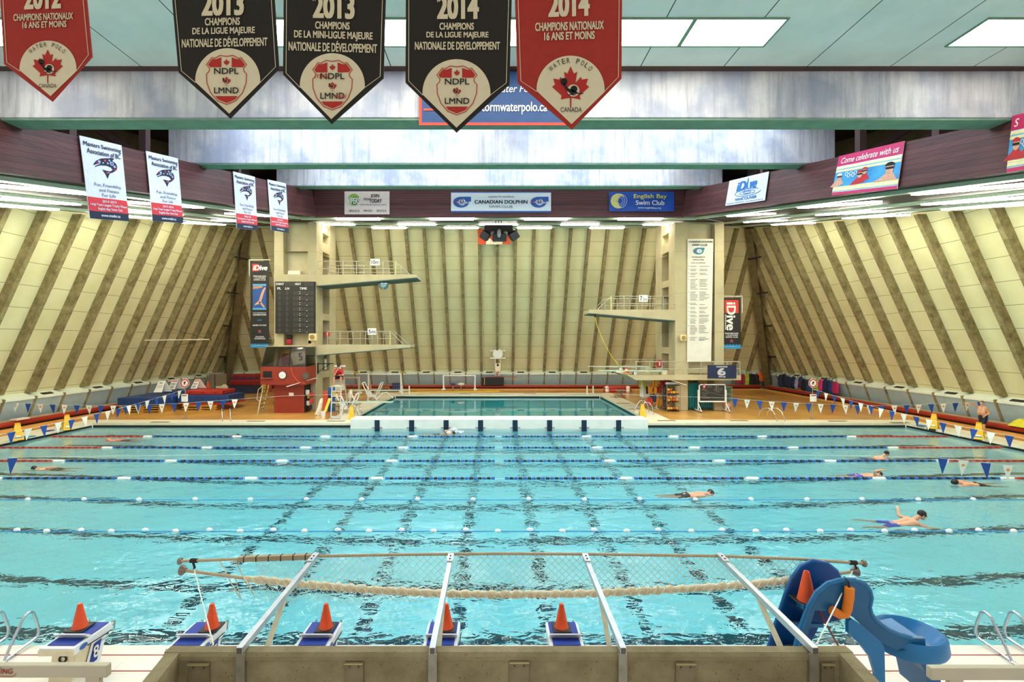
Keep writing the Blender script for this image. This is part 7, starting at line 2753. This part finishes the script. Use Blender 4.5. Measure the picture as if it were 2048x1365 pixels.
# ------------------------------------------------------------------ gear under and beside the tower with the long white banner
Yc = 33.9
a, c = at(1398, 769, Yc), at(1451, 804, Yc)
root = thing('chalkboard', 'chalkboard on a white wheeled stand before the teal panels', 'chalkboard', ((a.x + c.x) / 2, Yc, 0))
MB().box(a.x + .05, c.x - .05, Yc, Yc + .04, c.z + .05, a.z - .05).build('board', M('#33322c', .8, var=.15, scale=3), root)
b = MB()
for q in ((a.x, c.x, a.z - .06, a.z), (a.x, c.x, c.z, c.z + .06), (a.x, a.x + .06, c.z, a.z), (c.x - .06, c.x, c.z, a.z)):
    b.box(q[0], q[1], Yc - .02, Yc + .06, q[2], q[3])
b.build('frame', WHITE, root)
MB().box(a.x, c.x, Yc - .1, Yc, c.z - .02, c.z + .03).build('tray', WHITE, root)
for x in (a.x - .05, c.x + .05):
    MB().bar((x, Yc + .02, .1), (x, Yc + .02, a.z - .4), .06, .06).build('upright', WHITE, root)
    MB().bar((x, Yc - .55, .1), (x, Yc + .5, .1), .06, .06).build('leg', WHITE, root)
    MB().bar((x, Yc - .5, .12), (x, Yc + .0, .55), .05, .05).build('leg', WHITE, root)
    for y in (Yc - .5, Yc + .45):
        MB().lathe([(.05, -.025), (.05, .025)], 10, (x, y, .05), Matrix.Rotation(PI / 2, 4, 'Y')).build('caster', BLACK, root)
cv = Canvas(lambda u, v: Vector((a.x + (c.x - a.x) * u, Yc, a.z + (c.z - a.z) * v)), (0, -1, 0))
CHK = M('#a7a69c', .9)
rnd = random.Random(2)


def scrawl(u0, v0, w, h):
    cv.line('chalk_writing', CHK, [(u0 + w * k / 9, v0 + h * (rnd.random() - .5)) for k in range(10)], .012, 1.5, 2)


for q in ((.1, .32, .2, .05), (.1, .5, .28, .06), (.12, .64, .16, .05), (.1, .78, .3, .05), (.3, .15, .18, .05), (.58, .14, .16, .05), (.55, .32, .1, .06), (.6, .24, .28, .04), (.6, .34, .26, .05), (.6, .44, .2, .04), (.64, .2, .03, .3)):
    scrawl(*q)
cv.line('chalk_line', CHK, [(.1, .3), (.5, .5), (.95, .68)], .008, 1.5, 2)
cv.poly('paper_flag', M('#d8505c', .6), [(.14, .0), (.22, .02), (.24, .22), (.15, .26)], 4)
cv.rect('paper_flag_band', WHITE, .165, .1, .225, .14, 5, 1, 1)
cv.done(root)
# teal plastic panels standing in the recess
TEAL = M('#1f7d7c', .45, var=.1)
TEALD = M('#125453', .5)
p0 = xat(1379, 34.9)
for k, (xa, xb, za, zb, y, wh) in enumerate(((1377, 1399, .05, 1.95, 34.86, 'tall teal plastic panel behind the chalkboard, next to the ball cage'), (1400, 1414, .05, 1.5, 34.92, 'teal plastic panel behind the middle of the chalkboard'), (1414, 1429, .05, 1.75, 34.86, 'teal plastic panel behind the chalkboard, farthest from the ball cage'))):
    x0, x1 = xat(xa, y), xat(xb, y)
    root = thing('plastic_screen', wh, 'panel', ((x0 + x1) / 2, y, za))
    MB().bbox(x0, x1, y, y + .07, za, zb, .03).build('sheet', TEAL, root)
    n = 4
    for i in range(n):
        x = x0 + (x1 - x0) * (i + .5) / n
        MB().bbox(x - .05, x + .05, y - .1, y, za, za + 1.05, .02).build('slat', TEAL, root)
    MB().bbox(x0, x1, y - .12, y, za, za + .12, .02).build('foot', TEALD, root)
p = on(1383, 818)
tag(MB().bbox(p.x - .22, p.x + .25, 34.4, 34.66, 0, .24, .08).build('plastic_tub', M('#176463', .5), smooth=True), 'small dark teal tub on the deck before the tallest teal panel', 'tub')
# kickboard rack at the other side of the chalkboard
xa, xb, y = xat(1453, 34.0), xat(1464, 34.0), 34.0
root = thing('kickboard_rack', 'tall wire rack of green kickboards beside the chalkboard', 'rack', ((xa + xb) / 2, y, 0))
for x in (xa, xb):
    for yy in (y, y + .5):
        MB().cyl((x, yy, 0), (x, yy, 1.75), .02, 6).build('post', STEEL, root)
for z in (.15, .7, 1.25, 1.72):
    MB().box(xa, xb, y, y + .5, z, z + .02).build('shelf', STEEL, root)
for k in range(9):
    z = .75 + .105 * k + (.06 if k > 3 else 0)
    o = MB().bbox(xa + .02, xb - .02, y + .02, y + .46, z, z + .06, .02).build('kickboard', M('#2f7a58' if k != 2 else '#2c5f9c', .6))
    tag(o, 'kickboard in the tall wire rack beside the chalkboard, %s' % ('green' if k != 2 else 'blue one'), 'kickboard', 'kickboards in the rack' if k != 2 else None)
p = Vector(((xa + xb) / 2, y + .2, .17))
tag(MB().ball(p + Vector((0, 0, .22)), .2).build('ball', M('#d8a79a', .5), smooth=True), 'pinkish ball at the foot of the kickboard rack', 'ball')
# ball cage
y = 33.9
x0, x1 = xat(1334, y), xat(1360.5, y)
root = thing('ball_cage', 'dark wire cage of yellow and orange balls at the tower foot', 'cage', ((x0 + x1) / 2, y, 0))
WIRE = M('#3a2a20', .6)
for x in (x0, x1):
    for yy in (y, y + .9):
        MB().cyl((x, yy, .06), (x, yy, 1.85), .025, 6).build('post', M('#8d8374', .5), root)
for z in (.1, .68, 1.22, 1.83):
    MB().box(x0, x1, y, y + .9, z - .02, z).build('shelf', WIRE, root)
b = MB()
for k in range(13):
    yy = y + .9 * k / 12
    b.bar((x0, yy, .1), (x0, yy, 1.83), .012, .012)
for k in range(18):
    b.bar((x0, y, .1 + k * .1), (x0, y + .9, .1 + k * .1), .012, .012)
b.build('side_mesh', WIRE, root)
b = MB()
for k in range(7):
    xx = x0 + (x1 - x0) * k / 6
    b.bar((xx, y + .9, .1), (xx, y + .9, 1.83), .012, .012)
b.build('rear_mesh', WIRE, root)
for x in (x0 + .08, x1 - .08):
    MB().lathe([(.05, -.02), (.05, .02)], 10, (x, y + .05, .05), Matrix.Rotation(PI / 2, 4, 'Y')).build('caster', BLACK, root)
for z, n, wh in ((.1, 5, 'bottom'), (.68, 7, 'middle'), (1.22, 6, 'top')):
    for k in range(n):
        q = Vector((x0 + .16 + .2 * (k % 4), y + .14 + .05 * (k % 3), z + .105 + .2 * (k // 4)))
        q.x = min(q.x, x1 - .13)
        ball(q, .105, 'ball on the %s shelf of the ball cage' % wh, 'balls on the %s shelf of the cage' % wh)
p = Vector(((x0 + x1) / 2, y + .4, 1.85))
tag(MB().lathe([(.06, -.42), (.1, -.4), (.1, .4), (.06, .42)], 12, p + Vector((0, 0, .1)), Matrix.Rotation(PI / 2, 4, 'Y')).build('roll', WHITE), 'white roll lying on top of the ball cage', 'roll')
# rack of life vests: white posts, coloured vests
y = 35.4
x0, x1 = xat(1313, y), xat(1329, y)
root = thing('vest_rack', 'white tubular rack hung with life vests under the low deck', 'rack', ((x0 + x1) / 2, y, 0))
for x in (x0, x1):
    MB().cyl((x, y, .05), (x, y, 2.0), .05, 8).build('post', WHITE, root)
    MB().cyl((x, y - .3, .05), (x, y + .4, .05), .04, 8).build('foot', WHITE, root)
for z in (.25, 1.15, 1.95):
    MB().cyl((x0, y, z), (x1, y, z), .035, 8).build('rail', WHITE, root)


def vest(px, py, Y, c_, lb):
    p = at(px, py, Y)
    root = thing('life_vest', lb, 'life vest', p, 'life vests under the low deck')
    for q in (-1, 1):
        MB().bbox(p.x + q * .12 - .11, p.x + q * .12 + .11, Y - .1, Y + .08, p.z - .3, p.z + .22, .06).build('panel', M(c_, .6), root, smooth=True)
    MB().tube([p + Vector((-.14, 0, .2)), p + Vector((0, 0, .34)), p + Vector((.14, 0, .2))], .04, 6).build('collar', M(c_, .6), root, smooth=True)


for px, py, c_, lb in ((1302, 778, '#e08a1e', 'orange vest hanging beside the white cart'), (1308, 780, '#dc9628', 'amber vest hanging between the white cart and the rack'), (1316, 779, '#c8322a', 'red vest hanging on the white rack'), (1309, 765, '#e0a028', 'amber vest high under the low deck'),
                       (1326, 768, '#c02a34', 'red vest high on the rack beside the ball cage'), (1336, 763, '#b82a34', 'dark red vest lying over the ball cage'), (1306, 797, '#2d3c66', 'navy vest hanging low beside the white cart'), (1318, 803, '#e0901e', 'orange vest low on the white rack'), (1322, 806, '#d9a92c', 'yellow vest lowest on the white rack'), (1299, 803, '#c8402c', 'small red vest low beside the white cart')):
    vest(px, py, 35.2 + .3 * ((px * 7) % 3) / 3, c_, lb)
a, c = at(1284.5, 764, 36.2), at(1301, 796, 36.2)
root = thing('cart', 'white panelled cart under the tip of the low deck', 'cart', ((a.x + c.x) / 2, 36.2, 0))
MB().bbox(a.x, c.x, 36.2, 36.9, c.z, a.z, .06).build('body', WHITE, root)
MB().box((a.x + c.x) / 2 - .02, (a.x + c.x) / 2 + .12, 36.18, 36.2, c.z + .3, a.z - .35).build('slot', DARK, root)
for x in (a.x + .08, c.x - .08):
    MB().cyl((x, 36.4, 0), (x, 36.4, c.z), .04, 6).build('leg', STEEL, root)
for px, wh in ((1280, 'yellow strap bundle beside the white cart'), (1290, 'yellow strap bundle over the white cart')):
    p = at(px, 768, 36.0)
    tag(MB().tube([p + Vector((-.1, 0, .35)), p + Vector((.05, -.05, .1)), p + Vector((-.05, -.03, -.15)), p + Vector((.06, 0, -.4))], [.05, .09, .08, .03], 8).build('strap_bundle', M('#d2c02c', .6)), wh, 'strap')
a, c = at(1338, 759.5, 34.0), at(1373, 771, 33.7)
tag(MB().cyl(a, c, .03, 8).build('pole', M('#d8cfb4', .5)), 'pale pole slanting under the low deck beside the ball cage', 'pole')
# rolled lane ropes on the deck and a springboard stand
p0, p1 = on(1207, 785), on(1262, 785)
root = thing('rope_roll', 'bundle of rolled red and white lane ropes on the deck behind the tank', 'rope', (p0 + p1) / 2)
for k, (dz, dy) in enumerate(((.16, 0), (.42, .05), (.2, .4))):
    MB().lathe([(.12, 0), (.17, .06), (.17, p1.x - p0.x - .1), (.12, p1.x - p0.x)], 12, p0 + Vector((0, dy, dz)), Matrix.Rotation(PI / 2, 4, 'Y')).build('roll', M('#b5342c', .5, var=.2, scale=4) if k < 2 else M('#dcb8ae', .5), root, smooth=True)
    for q in (.12, .88):
        MB().ball((p0.x + (p1.x - p0.x) * q, p0.y + dy - .08, p0.z + dz), .22, .16, .2).build('float', WHITE, root, smooth=True)
p = on(1240, 796)
root = thing('board_stand', 'empty grey springboard stand at the tank edge before the rolled ropes', 'stand', p)
for x0, x1 in ((-.5, .3), (.4, -.2)):
    for yy in (-.3, .3):
        MB().bar(p + Vector((x0, yy, 0)), p + Vector((x1, yy, .62)), .07, .06).build('leg', M('#8d8776', .45, .4), root)
MB().box(p.x - .35, p.x + .45, p.y - .35, p.y + .35, .6, .68).build('top', M('#a49d8a', .45, .4), root)

# ------------------------------------------------------------------ backpacks and jackets hung on the wall
bags = [(1484, 764, 'b', '#8f1f30', 'dark red jacket hanging on the back wall beside the tower'), (1493, 762, 'b', '#a8c43a', 'lime green jacket hanging on the back wall'), (1504, 763, 'b', '#1a1a20', 'wide black jacket hanging on the back wall'), (1514, 764, 'b', '#241a20', 'narrower black jacket on the back wall, next to the orange one'), (1521, 757, 'b', '#e0602a', 'short orange jacket hanging on the back wall'),
        (1487, 772, 'b', '#c03050', 'crimson bag at the foot of the back wall jackets'), (1562, 762, 's', '#20305c', 'navy bag nearest the corner rib on the backpack wall'), (1569, 760, 's', '#1c2232', 'black bag second from the corner on the backpack wall'), (1578, 765, 's', '#1e2c54', 'long navy bag third from the corner on the backpack wall'), (1587, 764, 's', '#1d2a4c', 'navy bag beside the pale blue one, corner side'), (1594, 768, 's', '#8fa8d0', 'pale blue backpack on the wall'),
        (1602, 767, 's', '#22366c', 'blue backpack next to the pale blue one'), (1608, 771, 's', '#18181e', 'black backpack in the middle of the row'), (1618, 773, 's', '#24407c', 'blue backpack behind the octagonal sign'), (1633, 771, 's', '#9cc23a', 'lime green bag half behind the pink backpack'), (1642, 771, 's', '#d8307c', 'bright pink backpack on the wall'), (1651, 773, 's', '#1f2c58', 'navy backpack right after the bright pink one'), (1657, 774, 's', '#1d2444', 'dark navy backpack between pink and magenta ones'), (1663, 775, 's', '#22407c', 'blue backpack just before the magenta bag'), (1671, 776, 's', '#b8205c', 'magenta bag at the near end of the row'),
        (1478, 770, 'b', '#b02a4a', 'raspberry jacket half hidden by the low deck banner'), (1601, 777, 's', '#c0402c', 'small red bag low in the middle of the row')]
bag_protos = {}
for i, (px, py, w, c_, lb) in enumerate(bags):
    k = (i * 7) % 5
    if w == 'b':
        Y = BY - .82
        p = at(px, py - 3, Y)
        p.z = max(p.z, 1.02)
    else:
        # the right wall's kick panel stands at X = BX - .55
        X = BX - .80
        Y = F * (X - CX) / (px - VX)
        p = at(px, py, Y)
    p.z = max(p.z, .95)
    root = thing('backpack' if w == 's' else 'jacket', lb, 'bag' if w == 's' else 'jacket', p, 'bags hung on the wall')
    hx, hy = (.3 + .03 * k, .14) if w == 'b' else (.14, .3 + .03 * k)
    hz = .48 + .05 * (k % 3)
    if px in (1562, 1578, 1504):
        hx, hy = hx * (1.25 if w == 'b' else 1), hy * (1 if w == 'b' else 1.3)
    prof = [(.55, hz), (.95, hz * .55), (1.0, -hz * .5), (.8, -hz * .95), (.3, -hz)]
    b = MB()
    n = 12
    vs = []
    for f, z in [(.15, hz * 1.05)] + prof + [(.05, -hz * 1.02)]:
        vs.append([p + Vector((hx * f * math.cos(2 * PI * q / n), hy * f * math.sin(2 * PI * q / n), z)) for q in range(n)])
    base = len(b.v)
    b.v += [q for r in vs for q in r]
    for r in range(len(vs) - 1):
        for q in range(n):
            b.f.append((base + r * n + q, base + r * n + (q + 1) % n, base + (r + 1) * n + (q + 1) % n, base + (r + 1) * n + q))
            b.mi.append(0)
    b.f += [tuple(range(n)), tuple((len(vs) - 1) * n + q for q in range(n))]
    b.mi += [0, 0]
    b.build('body', M(c_, .7, var=.2, scale=4), root, smooth=True)
    o = Vector((0, .12, 0)) if w == 'b' else Vector((.12, 0, 0))
    MB().tube([p + Vector((0, 0, hz)) - o * .3, p + Vector((0, 0, hz + .2)) + o, p + Vector((0, 0, hz)) + o * .4], .018, 5).build('strap', DARK, root)
    if w == 's':
        MB().bbox(p.x - hx * 1.25, p.x - hx * .5, p.y - hy * .55, p.y + hy * .55, p.z - hz * .7, p.z - hz * .05, .05).build('pocket', M(c_, .7, var=.3, scale=4), root, smooth=True)

# ------------------------------------------------------------------ man on the deck, pointing
mx, my = 26.55, 26.55
root = thing('man', 'bare chested man in dark trunks on the deck, one arm stretched out', 'person', (mx, my, 0))
B = Body()
pel = Vector((mx, my, .86))
ch = Vector((mx - .02, my, 1.24))
nk = Vector((mx - .04, my, 1.40))
hd = Vector((mx - .08, my - .01, 1.55))
for q in (-1, 1):
    B.cap(pel + Vector((0, q * .09, 0)), pel + Vector((-.08, q * .08, .18)), .13, .135)
    B.cap(pel + Vector((-.08, q * .08, .18)), ch + Vector((0, q * .1, 0)), .135, .12)
B.cap(ch + Vector((0, -.17, .06)), ch + Vector((0, .17, .06)), .085)
B.cap(nk - Vector((0, 0, .06)), hd - Vector((0, 0, .06)), .062, .056)
mt = B.head(hd, (-1, -.25, -.05), (0, 0, 1), 1.05)
for q in (-1, 1):
    hip = pel + Vector((0, q * .1, -.04))
    kn = Vector((mx + .05 * q - .03, my + q * .12, .47))
    an = Vector((mx + .08 * q + .02, my + q * .13, .09))
    B.chain((hip, .10), (kn, .064), (an, .042))
    B.cap(an + Vector((.03, 0, -.045)), an + Vector((-.17, 0, -.055)), .038, .026)
s1 = ch + Vector((0, .19, .05))
e1 = s1 + Vector((-.26, .02, .12))
w1 = e1 + Vector((-.24, 0, .12))
B.chain((s1, .058), (e1, .045), (w1, .031))
B.hand(w1, (-.9, 0, .4), (0, 0, -1), .15, 1)
s2 = ch + Vector((0, -.19, .05))
e2 = s2 + Vector((.09, -.07, -.27))
w2 = e2 + Vector((-.2, .03, -.14))
B.chain((s2, .058), (e2, .046), (w2, .032))
B.hand(w2, (-.8, .1, -.5), (.3, .9, 0), .5, -1)
B.build(root, SKIN, .011)
garment(root, 'swim_trunks', M('#151a26', .6), [(pel + Vector((0, -.08, .02)), pel + Vector((0, .08, .02)), .15, .15)] + [(pel + Vector((0, q * .1, -.04)), Vector((mx + .05 * q - .03, my + q * .12, .5)), .125, .105) for q in (-1, 1)])
b = MB()
MB().tube([pel + Vector((.03, -.215, .05)), pel + Vector((.03, -.24, -.15)), Vector((mx, my - .225, .52))], .02, 5).build('side_stripe', M('#2f5fb4', .6), root)
MB().ball((0, -.025, .055), .08, .09, .075).xf(mt).build('hair', M('#5a5048', .8), root, smooth=True)
MB().ball((-.03, .088, .01), .01, .006, .007, 8, 6).ball((.03, .088, .01), .01, .006, .007, 8, 6).xf(mt).build('eyes', INK, root)
# odds and ends on the benches, boom on the wall
p = on(2003, 848)
p = Vector((27.15, 25.2, .47))
b = MB().prism([p + Vector((-.1, -.75, 0)), p + Vector((-.12, .55, 0)), p + Vector((-.05, .3, .28)), p + Vector((0, .1, .42)), p + Vector((0, -.1, .38))], (.4, 0, 0))
tag(b.build('covered_bundle', M('#d8cf2c', .6)), 'yellow bundle lying on the bench behind the standing man', 'bundle')
p = Vector((-27.3, 27.6, .5))
tag(MB().bbox(p.x - .2, p.x + .25, p.y - .5, p.y + .3, .47, .57, .04).build('towel', M('#e0c9bc', .7)), 'folded pale towel on the red bench by the leaning wall', 'towel')
a, c = at(290, 681, 36.6), at(421, 679.5, 36.6)
root = thing('wall_boom', 'thin white boom sticking out from the leaning wall above the mats', 'pole', a)
MB().cyl(a, c, .045, 8).build('boom', M('#e3dcc4', .5), root)
MB().cyl(c, c + Vector((.02, .0, .0)), .09, 8).build('end', DARK, root)
MB().tube([c, at(352, 692, 36.8)], .015, 5).build('stay', DARK, root)
MB().tube([c, at(330, 655, 37.4)], .01, 5).build('stay', DARK, root)
